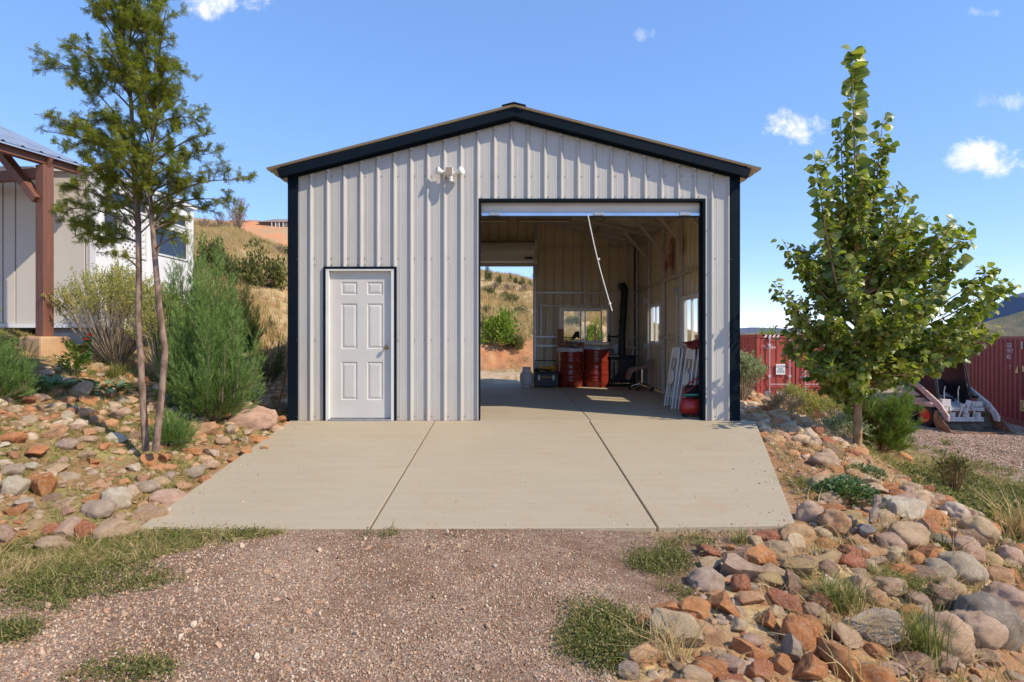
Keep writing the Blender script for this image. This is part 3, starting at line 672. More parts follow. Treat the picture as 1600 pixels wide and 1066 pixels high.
# man door
fr = MB(); fr.box(-2.573, -2.53, -.028, .10, 0, 2.045); fr.box(-1.68, -1.637, -.028, .10, 0, 2.045); fr.box(-2.573, -1.637, -.028, .10, 2.046, 2.073)
for (x0, x1, z0, z1) in ((-2.529, -2.505, 0, 2.03), (-1.705, -1.681, 0, 2.03)): fr.box(x0, x1, .088, .10, z0, z1)
fr.build('door_frame', M['white'], GR, bevel=.003)
MB().box(-2.529, -1.681, -.05, .12, -.005, .022).build('threshold', M['galv'], GR, bevel=.003)
def six_panel(parent):
    x0, x1, z0, z1, y = -2.529, -1.681, .03, 2.045, .035
    def pz(py): return CAMZ - (py - 527) * (CAMD + y) / FP
    def pxx(px): return (px - 803) * (CAMD + y) / FP
    rects = []
    for (a, b_) in ((440 + 355 / 3.806, 440 + 450 / 3.806), (440 + 508 / 3.806, 440 + 602 / 3.806)):
        for (c, d) in ((155, 232), (283, 553), (630, 857)): rects.append((pxx(a), pxx(b_), pz(400 + d / 3.806), pz(400 + c / 3.806)))
    xs = sorted({x0, x1} | {r[0] for r in rects} | {r[1] for r in rects}); zs = sorted({z0, z1} | {r[2] for r in rects} | {r[3] for r in rects})
    mb = MB()
    for xa, xb in zip(xs, xs[1:]):
        for za_, zb in zip(zs, zs[1:]):
            if any(abs(r[0] - xa) < 1e-6 and abs(r[1] - xb) < 1e-6 and r[2] - 1e-6 <= za_ and zb <= r[3] + 1e-6 for r in rects): continue
            mb.add([(xa, y, za_), (xb, y, za_), (xb, y, zb), (xa, y, zb)], [(0, 1, 2, 3)])
    mb.add([(x0, y, z0), (x1, y, z0), (x1, y, z1), (x0, y, z1), (x0, y + .044, z0), (x1, y + .044, z0), (x1, y + .044, z1), (x0, y + .044, z1)], [(7, 6, 5, 4), (0, 3, 7, 4), (1, 5, 6, 2), (3, 2, 6, 7), (0, 4, 5, 1)])
    leaf = mb.build('door_leaf', M['door'], parent)
    for (a, b_, c, d) in rects:
        p = MB(); rings = [(0, 0), (.010, .011), (.018, .011), (.046, .002), (.05, .002)]
        for (i0, h0), (i1, h1) in zip(rings, rings[1:]):
            A = [(a + i0, y + h0, c + i0), (b_ - i0, y + h0, c + i0), (b_ - i0, y + h0, d - i0), (a + i0, y + h0, d - i0)]
            B = [(a + i1, y + h1, c + i1), (b_ - i1, y + h1, c + i1), (b_ - i1, y + h1, d - i1), (a + i1, y + h1, d - i1)]
            p.add(A + B, [(k, (k + 1) % 4, (k + 1) % 4 + 4, k + 4) for k in range(4)])
        p.add(B, [(0, 1, 2, 3)]); p.build('raised_panel', M['door'], leaf)
    kb = MB().lathe([(.005, -.075), (.02, -.073), (.027, -.062), (.027, -.05), (.018, -.04), (.011, -.032), (.011, -.01), (.031, -.008), (.031, 0)], (-1.757, y, 1.0), 20, 'y'); kb.build('door_knob', M['brass'], leaf, True)
    MB().box(x0 + .002, x1 - .002, y + .005, y + .04, .023, .03).build('door_sweep', M['seal'], leaf)
six_panel(GR)
# roll-up doors
def rollup(x0, x1, zb, zt, ywall, out, drum_z, drum_r, name):
    """curtain hanging just behind the opening; drum above"""
    d = MB(); y = ywall
    n = int((zt - zb) / .016); prof = []
    for i in range(n + 1):
        z = zb + (zt - zb) * i / n; ph = ((z - zb) % .095) / .095
        prof.append((z, y + out * (.012 * (0.5 + .5 * math.cos(2 * math.pi * ph)) ** 1.6)))
    for (z0, ya), (z1, yb) in zip(prof, prof[1:]): d.add([(x0, ya, z0), (x1, ya, z0), (x1, yb, z1), (x0, yb, z1)], [(0, 1, 2, 3)])
    c = d.build('curtain', M['curtain'], GR, True)
    c.data.name = name
    return c
rollup(-.45, 2.57, 2.862, 3.2, .085, -1, 0, 0, 'front_curtain')
bb = MB().box(-.45, 2.57, .055, .10, 2.815, 2.858).build('bottom_bar', M['barmetal'], GR, bevel=.004)
MB().box(-.45, 2.57, .06, .095, 2.798, 2.814).build('weather_seal', M['seal'], bb)
for x in (-.27, 1.17, 2.36): MB().box(x - .075, x + .075, .038, .054, 2.818, 2.856).build('lift_handle', M['galv'], bb, bevel=.004)
dr = MB().lathe([(.02, -1.56), (.2, -1.56), (.2, 1.56), (.02, 1.56)], (1.06, .34, 3.26), 28, 'x'); dr.build('door_drum', M['curtain'], GR, True)
for x in (-.52, 2.6): MB().box(x - .03, x + .03, .12, .5, 3.0, 3.5).build('drum_bracket', M['galvtan'], GR, bevel=.004)
for x in (-.49, 2.59): MB().box(x - .02, x + .02, .04, .12, 0.01, 3.0).build('door_track', M['black'], GR)
# back door: drum in front of the wall, curtain down a little
prof = []
for k in range(25):
    a = 2 * math.pi * k / 24; r = .245 + .008 * math.cos(6 * a); prof.append((r * math.cos(a), r * math.sin(a)))
b = MB(); cy, cz_ = GL - .36, 3.17
b.prism([(p[0], p[1]) for p in prof[:-1]], (-2.03, cy, cz_), (0, 1, 0), (0, 0, 1), (1, 0, 0), 2.52); b.build('back_door_drum', M['curtain'], GR, True)
b = MB(); n = 9
for i in range(n):
    z0 = 2.90 + i * .022; b.add([(-1.97, GL - .13 - .008 * (i % 3 == 1), z0), (.47, GL - .13 - .008 * (i % 3 == 1), z0), (.47, GL - .13 - .008 * ((i + 1) % 3 == 1), z0 + .022), (-1.97, GL - .13 - .008 * ((i + 1) % 3 == 1), z0 + .022)], [(0, 1, 2, 3)])
b.build('curtain', M['curtain'], GR)
MB().box(-1.97, .47, GL - .155, GL - .115, 2.86, 2.899).build('bottom_bar', M['curtain'], GR, bevel=.004)
MB().box(.25, .44, GL - .63, GL - .6, 2.98, 3.02).build('lift_handle', M['seal'], GR, bevel=.003)
for x in (-2.07, .52): MB().box(x - .025, x + .03, GL - .62, GL - .08, 2.9, 3.42).build('drum_bracket', M['galvtan'], GR, bevel=.005)
MB().tube([(.57, GL - .3, 3.15), (.60, GL - .3, 2.95), (.58, GL - .3, 2.6), (.56, GL - .32, 2.55)], .012).build('pull_chain', M['galv'], GR)
# frame: posts, girts, rafters, purlins, braces
PY = [.06, 1.22, 2.44, 3.66, 4.88, 6.13]
for sgn in (-1, 1):
    for y in PY:
        x = sgn * (EW - .045)
        MB().box(x - .032, x + .032, y - .032, y + .032, 0.005, ev - .07).build('post', M['galvtan'], GR, bevel=.004)
        MB().bar((x, y, ev - .045), (0, y, zroof(0) - .12), .06, .06).build('rafter', M['galvtan'], GR)
        if .5 < y < 6: 
            MB().bar((sgn * 3.0, y - .045, 2.83), (sgn * 2.42, y - .045, zroof(2.42) - .12), .03, .05).build('knee_brace', M['galvtan'], GR)
    for k, x in enumerate((.5, 1.25, 2.0, 2.75)):
        z = zroof(x) - .038; MB().box(sgn * x - .045, sgn * x + .045, .1, GL - .1, z - .022, z + .016).build('purlin', M['galvtan'], GR)
    for z in (1.13, 2.27, ev - .10):
        ys = [(.1, GL - .1)] 
        if sgn > 0 and z < 1.9: ys = [(.1, 1.48), (2.45, 3.95), (4.92, GL - .1)]
        for a, b_ in ys: MB().box(min(sgn * 2.985, sgn * 3.035), max(sgn * 2.985, sgn * 3.035), a, b_, z - .03, z + .03).build('girt', M['galvtan'], GR)
def bpost(x, z0, z1, m=None, w=.03): MB().box(x - w, x + w, GL - .085, GL - .025, z0, z1).build('post', m or M['galvtan'], GR, bevel=.003)
for x in (-2.03, .52): bpost(x, 0.005, zroof(x) - .16, M['galv'])
bpost(1.73, 1.94, zroof(1.73) - .16); 
for x in (1.10, 2.40): bpost(x, 0.005 if x > 2 else .005, 1.88)
def bg(x0, x1, z, m='galvtan'): MB().box(x0, x1, GL - .075, GL - .02, z - .025, z + .025).build('girt', M[m], GR)
bg(.555, 2.96, 3.33); bg(.555, 1.695, 2.23, 'galv'); bg(1.765, 2.96, 2.23); bg(.555, 2.96, 1.91); bg(.555, 1.065, 1.15, 'galv'); bg(.555, 1.065, .93, 'galv'); bg(2.435, 2.96, 1.13)
for z in (3.33, 2.23, 1.12): bg(-2.96, -2.07, z)
MB().bar((-1.9, GL - .05, 3.52), (.5, GL - .05, 3.52), .05, .05).build('header', M['galvtan'], GR)
# inner face of front wall: header and jambs
MB().box(-.6, 2.7, .12, .18, 3.05, 3.11).build('header', M['galvtan'], GR)
for x in (-1.55, -.56, 2.67): MB().box(x - .03, x + .03, .04, .10, .005, zroof(x) - .2).build('post', M['galvtan'], GR)
for (x0, x1) in ((-2.95, -2.65), (-1.5, -.6)):
    for z in (1.13, 2.27): MB().box(x0, x1, .03, .085, z - .025, z + .025).build('girt', M['galvtan'], GR)
# windows
def window_y(x0, x1, z0, z1, y, outy):
    f = MB(); w = .05
    f.box(x0, x0 + w, y - .045, y + .045, z0, z1); f.box(x1 - w, x1, y - .045, y + .045, z0, z1); f.box(x0 + w, x1 - w, y - .045, y + .045, z0, z0 + w); f.box(x0 + w, x1 - w, y - .045, y + .045, z1 - w, z1)
    win = f.build('window', M['vinyl'], GR, bevel=.003); xm = (x0 + x1) / 2
    s = MB()
    for (a, b_, yy) in ((x0 + w, xm + .03, y + .012), (xm - .12, x1 - w - .12, y - .012)):
        s.box(a, a + .035, yy - .01, yy + .01, z0 + w, z1 - w); s.box(b_ - .035, b_, yy - .01, yy + .01, z0 + w, z1 - w); s.box(a + .035, b_ - .035, yy - .01, yy + .01, z0 + w, z0 + w + .03); s.box(a + .035, b_ - .035, yy - .01, yy + .01, z1 - w - .03, z1 - w)
    s.build('sash', M['vinyl'], win)
    for (a, b_, yy) in ((x0 + w, xm + .03, y + .012), (xm - .12, x1 - w - .12, y - .012)): MB().box(a + .035, b_ - .035, yy - .002, yy + .002, z0 + w + .03, z1 - w - .03).build('pane', M['glass'], win)
window_y(1.145, 2.335, .975, 1.855, GL - .01, 1)
def window_x(y0, y1, z0, z1, x):
    f = MB(); w = .045
    f.box(x - .045, x + .045, y0, y0 + w, z0, z1); f.box(x - .045, x + .045, y1 - w, y1, z0, z1); f.box(x - .045, x + .045, y0 + w, y1 - w, z0, z0 + w); f.box(x - .045, x + .045, y0 + w, y1 - w, z1 - w, z1)
    win = f.build('window', M['vinyl'], GR, bevel=.003); ym = (y0 + y1) / 2; s = MB()
    for (a, b_, xx) in ((y0 + w, ym + .02, x + .012), (ym - .02, y1 - w, x - .012)):
        s.box(xx - .01, xx + .01, a, a + .03, z0 + w, z1 - w); s.box(xx - .01, xx + .01, b_ - .03, b_, z0 + w, z1 - w); s.box(xx - .01, xx + .01, a + .03, b_ - .03, z0 + w, z0 + w + .03); s.box(xx - .01, xx + .01, a + .03, b_ - .03, z1 - w - .03, z1 - w)
    s.build('sash', M['vinyl'], win)
    for (a, b_, xx) in ((y0 + w, ym + .02, x + .012), (ym - .02, y1 - w, x - .012)): MB().box(xx - .002, xx + .002, a + .03, b_ - .03, z0 + w + .03, z1 - w - .03).build('pane', M['glass'], win)
for o in OPR: window_x(o[0] + .003, o[1] - .003, o[2] + .003, o[3] - .003, EW + .01)
# electrical boxes and conduit on the right wall
for (y, z) in ((2.5, 1.98), (4.95, 1.95), (4.95, .93)): MB().box(2.90, 2.975, y - .04, y + .04, z - .06, z + .06).build('outlet_box', M['galv'], GR, bevel=.004)
MB().tube([(2.95, 2.5, 1.92), (2.95, 2.5, .3)], .011).build('conduit', M['galv'], GR)

def text(body, size, loc, xa, ya, m, parent, name='lettering', align='LEFT', ext=.001, wide=1):
    c = bpy.data.curves.new(name, 'FONT'); c.body = body; c.size = size; c.extrude = ext; c.align_x = align; c.align_y = 'CENTER'; c.materials.append(m); c.space_line = .9
    o = bpy.data.objects.new(name, c); col.objects.link(o); xa, ya = Vector(xa), Vector(ya); za_ = xa.cross(ya)
    Mx = Matrix(((xa.x * wide, ya.x, za_.x, loc[0]), (xa.y * wide, ya.y, za_.y, loc[1]), (xa.z * wide, ya.z, za_.z, loc[2]), (0, 0, 0, 1)))
    if parent: o.parent = parent
    
    me_ = bpy.data.meshes.new_from_object(o); bpy.data.objects.remove(o); o = link(name, me_, parent)
    o.matrix_local = Mx; return o

# ------------------------------------------------------------------ floodlight
FLT = thing('floodlight', 'twin head white floodlight with motion sensor on the front wall', 'floodlight', (-.87, 0, 3.36))
MB().lathe([(.055, -.045), (.06, -.04), (.06, -.019)], (0, 0, 0), 20, 'y').build('wall_box', M['vinyl'], FLT, True)
MB().box(-.028, .028, -.10, -.045, -.035, .02).build('arm_block', M['vinyl'], FLT, bevel=.006)
h = MB().prism([(-.05, -.045), (-.038, -.057), (.038, -.057), (.05, -.045), (.05, .045), (.038, .057), (-.038, .057), (-.05, .045)], (0, -.175, .012), (1, 0, 0), (0, .1, 1), (0, 1, 0), .07).build('sensor_head', M['vinyl'], FLT, bevel=.006)
MB().prism([(-.044, -.05), (.044, -.05), (.044, .05), (-.044, .05)], (0, -.1785, .012), (1, 0, 0), (0, .1, 1), (0, 1, 0), .006).build('sensor_face', M['lampglass'], h)
MB().lathe([(.026, -.045), (.03, -.03), (.024, -.012), (.03, 0), (.024, .012), (.03, .028)], (.022, -.14, -.08), 16, 'z').build('sensor', M['white'], FLT, True)
for sx, dy in ((1, -.06), (-1, -.04)):
    Mr = Matrix.Translation((sx * .125, -.10, .02)) @ Matrix.Rotation(sx * R(58), 4, 'Z') @ Matrix.Rotation(R(-10), 4, 'X')
    MB().lathe([(.052, -.06), (.055, -.052), (.046, -.02), (.03, .015), (.024, .05)], (0, 0, 0), 20, 'y', Mr).build('lamp_head', M['vinyl'], FLT, True)
    MB().tube([(sx * .02, -.08, 0), (sx * .06, -.085, .005), (sx * .10, -.08, .012)], .016).build('swivel', M['vinyl'], FLT)

# ------------------------------------------------------------------ manufactured house on the left
HS = thing('house', 'white manufactured house with grey end wall behind the carport', 'house', (0, 0, 0))
HX, HY0, HY1, HZ0, HZ1 = -6.31, .76, 3.40, 1.35, 3.67
for a, b_ in ((-7.49, -6.46), (-7.68, -7.51), (-8.74, -7.70), (-9.79, -8.76), (-10.85, -9.81), (-12.0, -10.87)):
    MB().box(a, b_, HY0, HY0 + .03, HZ0, HZ1 - .05).build('wall_panel', M['housewall'], HS, bevel=.004)
MB().box(-6.44, -6.38, HY0, HY0 + .03, HZ0, HZ1 - .05).build('wall_panel', M['housewall'], HS)
MB().box(-12.0, HX - .05, HY0 + .05, HY1 - .02, HZ0 + .02, HZ1 - .08).build('core', M['seal'], HS)
b = MB(); b.box(-12.0, HX + .06, HY0 - .05, HY0 + .03, HZ1 - .045, HZ1 + .02); b.box(-12.0, HX + .02, HY0 - .02, HY0 + .02, HZ0 - .07, HZ0 - .004); b.build('trim', M['housewhite'], HS, bevel=.004)
MB().box(HX - .07, HX + .03, HY0 - .012, HY0 + .07, HZ0, HZ1 - .05).build('corner_trim', M['housewhite'], HS, bevel=.004)
MB().add([(-12.0, HY0 - .05, HZ1 + .025), (HX + .08, HY0 - .05, HZ1 + .025), (HX + .08, HY1 + .1, HZ1 + .05), (-12.0, HY1 + .1, HZ1 + .3)], [(0, 1, 2, 3)]).build('roof', M['housewhite'], HS)
# side wall with openings
ops = [(.94, 1.30, 2.68, 3.11), (1.35, 1.93, 2.49, 3.14), (2.15, 3.20, 2.63, 3.11), (.97, 1.97, 3.25, 3.44), (2.19, 3.18, 3.25, 3.44)]
ys = sorted({HY0 + .07, HY1} | {o[0] for o in ops} | {o[1] for o in ops}); mb = MB()
for a, b_ in zip(ys, ys[1:]):
    m_ = (a + b_) / 2; z = HZ0; cut = sorted([(o[2], o[3]) for o in ops if o[0] < m_ < o[1]])
    for c, d in cut + [(HZ1 - .04, None)]:
        if c > z: mb.box(HX - .04, HX, a, b_, z, c)
        z = d
mb.build('side_wall', M['housewhite'], HS)
MB().box(HX - .02, HX + .07, HY0 - .02, HY1 + .03, HZ1 - .035, HZ1 + .022).build('fascia', M['housewhite'], HS)
MB().box(HX + .002, HX + .03, HY0, HY1, HZ0 - .08, HZ0 + .03).build('base_trim', M['housewhite'], HS)
for y in (HY1 - .12, 2.04): MB().box(HX + .002, HX + .03, y, y + .07, HZ0 + .03, HZ1 - .04).build('batten', M['housewhite'], HS)
for i, o in enumerate(ops):
    f = MB(); w = .03
    f.box(HX + .001, HX + .02, o[0] - w, o[0], o[2] - w, o[3] + w); f.box(HX + .001, HX + .02, o[1], o[1] + w, o[2] - w, o[3] + w); f.box(HX + .001, HX + .02, o[0], o[1], o[2] - w, o[2]); f.box(HX + .001, HX + .02, o[0], o[1], o[3], o[3] + w)
    wn_ = f.build('window' if i != 1 else 'lattice_frame', M['vinyl'], HS)
    if i == 1:
        L_ = MB(); n = 10
        for k in range(-n, n):
            y0, z0 = o[0], o[2] + k * .11
            for s_ in (1, -1):
                pts = []
                for t_ in np.linspace(0, 1, 40):
                    yy = o[0] + (o[1] - o[0]) * t_; zz = (z0 + s_ * (yy - o[0]))
                    if o[2] <= zz <= o[3]: pts.append((yy, zz))
                if len(pts) > 1: L_.bar((HX - .012 + .006 * s_, pts[0][0], pts[0][1]), (HX - .012 + .006 * s_, pts[-1][0], pts[-1][1]), .035, .006, (1, 0, 0))
        lt = L_.build('lattice', M['housewhite'], HS); MB().box(HX - .045, HX - .035, o[0], o[1], o[2], o[3]).build('backing', M['housewall'], HS)
    else: MB().box(HX - .035, HX - .03, o[0], o[1], o[2], o[3]).build('pane', M['glassdark'], wn_)
    if i == 0:
        bl = MB()
        for k in range(16): z = o[2] + .01 + k * .031; bl.add([(HX - .028, o[0], z), (HX - .028, o[1] - .1, z), (HX - .014, o[1] - .1, z + .016), (HX - .014, o[0], z + .016)], [(0, 1, 2, 3)])
        bl.build('blind', M['blind'], wn_)
v_ = MB().box(HX + .001, HX + .03, 1.04, 1.53, 1.47, 1.71).build('vent', M['blind'], HS)
lv = MB()
for k in range(8): lv.box(HX + .03, HX + .045, 1.07, 1.50, 1.49 + k * .026, 1.503 + k * .026)
lv.build('louvres', M['galv'], v_)
MB().box(-12, HX - .22, HY0 + .26, HY0 + .36, 1.12, 1.28).build('chassis_beam', M['galv'], HS)
for x in (-6.75, -8.3, -9.9): MB().box(x - .3, x + .2, HY0 + .1, HY0 + .40, .8, 1.21).build('pier_block', M['block'], HS, bevel=.01)

# carport
cz0 = hz(-6.35, -.1)
CP = thing('carport', 'brown timber carport corner with a sloping galvanised roof', 'carport', (-6.35, -.1, cz0), math.atan2(-.24, .97))
zo = .96 - cz0
MB().box(-.07, .07, -.07, .07, .19 + zo, 2.50 + zo).build('post', M['brown'], CP, bevel=.006)
MB().box(-.2, .2, -.2, .2, -.3, .19 + zo).build('footing', M['footing'], CP, bevel=.03)
rz_ = lambda x: 2.63 + .44 * (.12 - x) + zo
prof, _ = profile(-4.2, .5, .1, .018, .0); mb = MB()
for (ua, ha), (ub, hb) in zip(prof, prof[1:]): mb.add([(.12, ua, rz_(.12) + ha), (.12, ub, rz_(.12) + hb), (-3.2, ub, rz_(-3.2) + hb), (-3.2, ua, rz_(-3.2) + ha)], [(0, 1, 2, 3)])
mb.build('roof_sheet', M['metalroof'], CP)
MB().box(-3.2, .12, -4.2, .5, -.03, -.008, Matrix(((1, 0, 0, 0), (0, 1, 0, 0), (-.44, 0, 1, rz_(0)), (0, 0, 0, 1)))).build('fascia', M['metalroof'], CP)
MB().box(-.05, .05, -4.1, .48, rz_(0) - .17, rz_(0) - .04).build('eave_beam', M['brown'], CP, bevel=.005)
MB().bar((.10, .40, rz_(.10) - .10), (-3.2, .40, rz_(-3.2) - .10), .04, .12).build('rafter', M['brown'], CP)
MB().bar((.10, .0, rz_(.10) - .10), (-3.2, .0, rz_(-3.2) - .10), .05, .14).build('rafter', M['brown'], CP)
for y in (-1.3, -2.6, -3.9): MB().bar((.10, y, rz_(.10) - .08), (-3.2, y, rz_(-3.2) - .08), .045, .10).build('rafter', M['brown'], CP)
MB().box(-3.4, -.071, -.045, .045, 2.33 + zo, 2.47 + zo).build('tie_beam', M['brown'], CP, bevel=.005)
MB().bar((-.02, -.06, 2.02 + zo), (-.78, -.06, 2.80 + zo), .10, .13, (0, 1, 0)).build('brace', M['brown'], CP, bevel=.005)
MB().box(-3.27, -3.13, -.07, .07, -.4, rz_(-3.2) - .18).build('post', M['brown'], CP, bevel=.006)

# far house on the ridge
fh = thing('ridge_house', 'small brown roofed house far away on the red ridge', 'house', (0, 0, 0))
d0 = 166; a = P(403, 352, d0); b1 = P(500, 352, d0)
zb = a.z - .6; X0, X1, Y0 = a.x, b1.x, a.y; Y1 = Y0 + 9
MB().box(X0 + .5, X1, Y0, Y1, zb - 2, zb + 1.6).build('wall', M['brownsiding'], fh)
MB().add([(X0, Y0 - .8, zb + 1.4), (X1, Y0 - .8, zb + 1.4), (X1, Y0 + 4, zb + 3.2), (X0 + 3, Y0 + 4, zb + 3.2), (X0, Y1, zb + 1.4), (X1, Y1, zb + 1.4)], [(0, 1, 2, 3), (0, 3, 4), (4, 3, 2, 5)]).build('roof', noisy('far_roof', (.25, .19, .14), (.3, .23, .17), .5), fh)
for i in range(4): MB().box(X0 + 4.2 + i * 1.1, X0 + 4.4 + i * 1.1, Y0 - .7, Y0 - .5, zb - 1, zb + 1.4).build('porch_post', M['white'], fh)
for i in range(2): MB().box(X0 + 5 + i * 2.4, X0 + 6.2 + i * 2.4, Y0 - .04, Y0, zb + .2, zb + 1.2).build('window', M['blind'], fh)

# ------------------------------------------------------------------ shipping containers
def container(label, loc, rz, L, m, md, doors):
    t = thing('shipping_container', label, 'container', loc, rz); Wd, Hh = 2.44, 2.59
    def corr(p, q, n_, name, depth=.036):
        p, q, n_ = Vector(p), Vector(q), Vector(n_); L_ = (q - p).length; u = (q - p) / L_; k = int(L_ / .278); per = L_ / k; pts = []
        for i in range(k): pts += [(i * per, 0), (i * per + per * .26, 0), (i * per + per * .5, -depth), (i * per + per * .76, -depth)]
        pts.append((L_, 0)); mb = MB()
        for (a, ha), (c, hc) in zip(pts, pts[1:]):
            A, C_ = p + u * a + n_ * ha, p + u * c + n_ * hc
            mb.add([(A.x, A.y, .16), (C_.x, C_.y, .16), (C_.x, C_.y, Hh - .08), (A.x, A.y, Hh - .08)], [(0, 1, 2, 3)])
        return mb.build(name, m, t)
    corr((0, .16, 0), (0, L - .16, 0), (-1, 0, 0), 'side_wall'); corr((Wd, .16, 0), (Wd, L - .16, 0), (1, 0, 0), 'side_wall'); corr((.16, L, 0), (Wd - .16, L, 0), (0, 1, 0), 'end_wall')
    if not doors: corr((.16, 0, 0), (Wd - .16, 0, 0), (0, -1, 0), 'end_wall')
    MB().box(.02, Wd - .02, .02, L - .02, Hh - .06, Hh - .02).build('roof', m, t)
    for x in (0, Wd - .06): MB().box(x, x + .06, .16, L - .16, Hh - .1, Hh - .004).build('top_rail', m, t); MB().box(x, x + .06, .16, L - .16, 0, .16).build('bottom_rail', m, t)
    for x in (0, Wd - .1):
        for y in (0, L - .1): MB().box(x, x + .1, y, y + .1, .12, Hh - .12).build('corner_post', m, t, bevel=.006)
    for x in (-.006, Wd - .156):
        for y in (-.006, L - .156):
            for z in (-.006, Hh - .11): MB().box(x, x + .162, y, y + .162, z, z + .118).build('corner_casting', md, t, bevel=.008)
    for y in (.0, L - .1): MB().box(.16, Wd - .16, y + .02, y + .1, Hh - .11, Hh - .005).build('header', m, t); MB().box(.16, Wd - .16, y + .02, y + .1, 0, .14).build('sill', m, t)
    if doors:
        for x0, x1 in ((.13, 1.20), (1.24, 2.31)):
            dr_ = MB(); ye = .035
            z_ = [.16, .26, .86, .98, 1.58, 1.70, 2.36, 2.45]
            dr_.box(x0, x1, ye + .02, ye + .05, .16, 2.45)
            xm = (x0 + x1) / 2
            for c in (x0, x1 - .07, xm - .035): dr_.box(c, c + .07, ye, ye + .019, .16, 2.45)
            for z0, z1 in ((.16, .26), (.84, .96), (1.56, 1.68), (2.36, 2.45)):
                dr_.box(x0 + .071, xm - .036, ye, ye + .019, z0, z1); dr_.box(xm + .036, x1 - .071, ye, ye + .019, z0, z1)
            dl = dr_.build('door', m, t, bevel=.004)
            MB().box(x0 - .02, x1 + .02, ye + .025, ye + .045, .135, .158).build('gasket', M['seal'], dl); MB().box(x0 - .02, x1 + .02, ye + .025, ye + .045, 2.452, 2.49).build('gasket', M['seal'], dl)
            for xr_ in (x0 + .26, x1 - .18):
                rd = MB().tube([(xr_, -.012, .10), (xr_, -.012, 2.52)], .019, 10).build('locking_rod', M['steelrod'], dl, True)
                cl = MB()
                for z in (.30, 1.28, 2.25): cl.box(xr_ - .045, xr_ + .045, -.03, ye - .001, z - .035, z + .035)
                cl.box(xr_ - .035, xr_ + .035, -.032, .03, .06, .15); cl.box(xr_ - .035, xr_ + .035, -.032, .03, 2.44, 2.54); cl.build('rod_guides', M['steelrod'], dl, bevel=.006)['kind'] = 'stuff'
            hd = MB().box(x0 + .25, x1 - .17, -.045, -.032, 1.02, 1.045).build('handle', M['steelrod'], dl)
            hg = MB(); xh = .1 if x0 < 1 else Wd - .15
            for z in (.4, 1.0, 1.6, 2.2): hg.box(xh, xh + .06, -.012, .034, z - .05, z + .05)
            hg.build('hinges', m, dl, bevel=.004)['kind'] = 'stuff'
        MB().box(1.202, 1.238, .05, .07, .16, 2.45).build('gasket', M['seal'], t)
    return t
c1 = container('red shipping container with closed doors facing the camera beyond the rocks', (7.6, 10.0, -1.36), 0, 6.06, M['contred'], M['contdark'], True)
X_, Z_ = (1, 0, 0), (0, 0, 1); ye = .0545
text('Touax', .14, (.21, ye, 2.19), X_, Z_, M['print'], c1, wide=1.15)
MB().box(.60, 1.02 - .13, .0, .004, 1.33, 1.66).build('caution_sign', M['signwhite'], c1)
text('CAUTION\nHIGH\nTRAILER', .088, (.745, -.002, 1.50), X_, Z_, M['signblack'], c1, align='CENTER', wide=.75)
MB().prism([(-.11, .17), (.11, .17), (0, -.05)], (.735, .030, .62), X_, Z_, (0, 1, 0), .004).build('triangle_mark', M['print'], c1)
MB().box(.27, .46, .048, .054, .50, .82).build('data_plate', M['galv'], c1)
text('COLLAPS', .11, (1.38, .032, 1.25), X_, Z_, M['print'], c1, wide=.8)
text('MAX WT 24000\n   52910 LB\nTARE  2250\nNET  21750\nCU.CAP 33.1', .075, (1.83, .0325, 1.40), X_, Z_, M['print'], c1, wide=.75)
for k in range(4): MB().prism([(0, 0), (.06, 0), (.11, .08), (.05, .08)], (.23 + k * .13, -.002 + .018, 2.49), X_, Z_, (0, 1, 0), .003).build('hazard_stripe', M['print'], c1)
nY = (0, -1, 0)
text('TOU\n21', .15, (-.008, 1.6, 2.0), nY, Z_, M['print'], c1); MB().prism([(0, 0), (.16, 0), (.08, .22)], (-.003, 1.1, 1.3), nY, Z_, (-1, 0, 0), .003).build('triangle_mark', M['signyellow'], c1)
c2 = container('long maroon shipping container running behind the skid loader', (13.86, 6.5, -1.42), R(-18.8), 12.19, M['contdark'], M['contdark'], False)
text('GLD\n19117\n45G', .19, (-.004, 2.95, 2.14), nY, Z_, M['print'], c2, wide=.8)
MB().box(-.006, -.003, 2.02, 2.12, 2.22, 2.44).build('bracket_mark', M['galv'], c2)
text('U\nV', .1, (-.004, 2.78, 1.66), nY, Z_, M['print'], c2); 
MB().prism([(0, 0), (.2, 0), (.17, .22)], (-.003, 2.48, 1.52), nY, Z_, (-1, 0, 0), .003).build('triangle_mark', M['signyellow'], c2)
MB().box(-.006, -.003, 1.8, 2.06, 1.58, 1.74).build('yellow_mark', M['signyellow'], c2)
MB().box(-.006, -.003, 1.80, 2.18, .45, .76).build('yellow_sign', M['signyellow'], c2)
text('USE\nNO\nHOOK', .09, (-.008, 2.14, .605), nY, Z_, M['signblack'], c2, wide=.8)

# ------------------------------------------------------------------ skid loader
LD = thing('skid_loader', 'small worn white skid loader with a rusty bucket and red wheel rims', 'loader', (12.42, 7.25, -1.4))
bk = MB(); hw = .80; prof = [(0, 0), (.45, .0), (.60, .06), (.68, .18), (.70, .34), (.66, .48)]
for (y0, z0), (y1, z1) in zip(prof, prof[1:]): bk.add([(-hw, y0, z0 + .012), (hw, y0, z0 + .012), (hw, y1, z1 + .012), (-hw, y1, z1 + .012), (-hw, y0 + .014, z0), (hw, y0 + .014, z0), (hw, y1 + .014, z1), (-hw, y1 + .014, z1)], [(0, 1, 2, 3), (7, 6, 5, 4)])
bkt = bk.build('bucket', M['bucket'], LD)
for s in (-1, 1): MB().prism([(.02, 0)] + [(y, z) for y, z in prof[1:]] + [(.60, .48)], (s * hw - .01, 0, 0), (0, 1, 0), (0, 0, 1), (1, 0, 0), .02).build('side_plate', M['rust'], bkt)
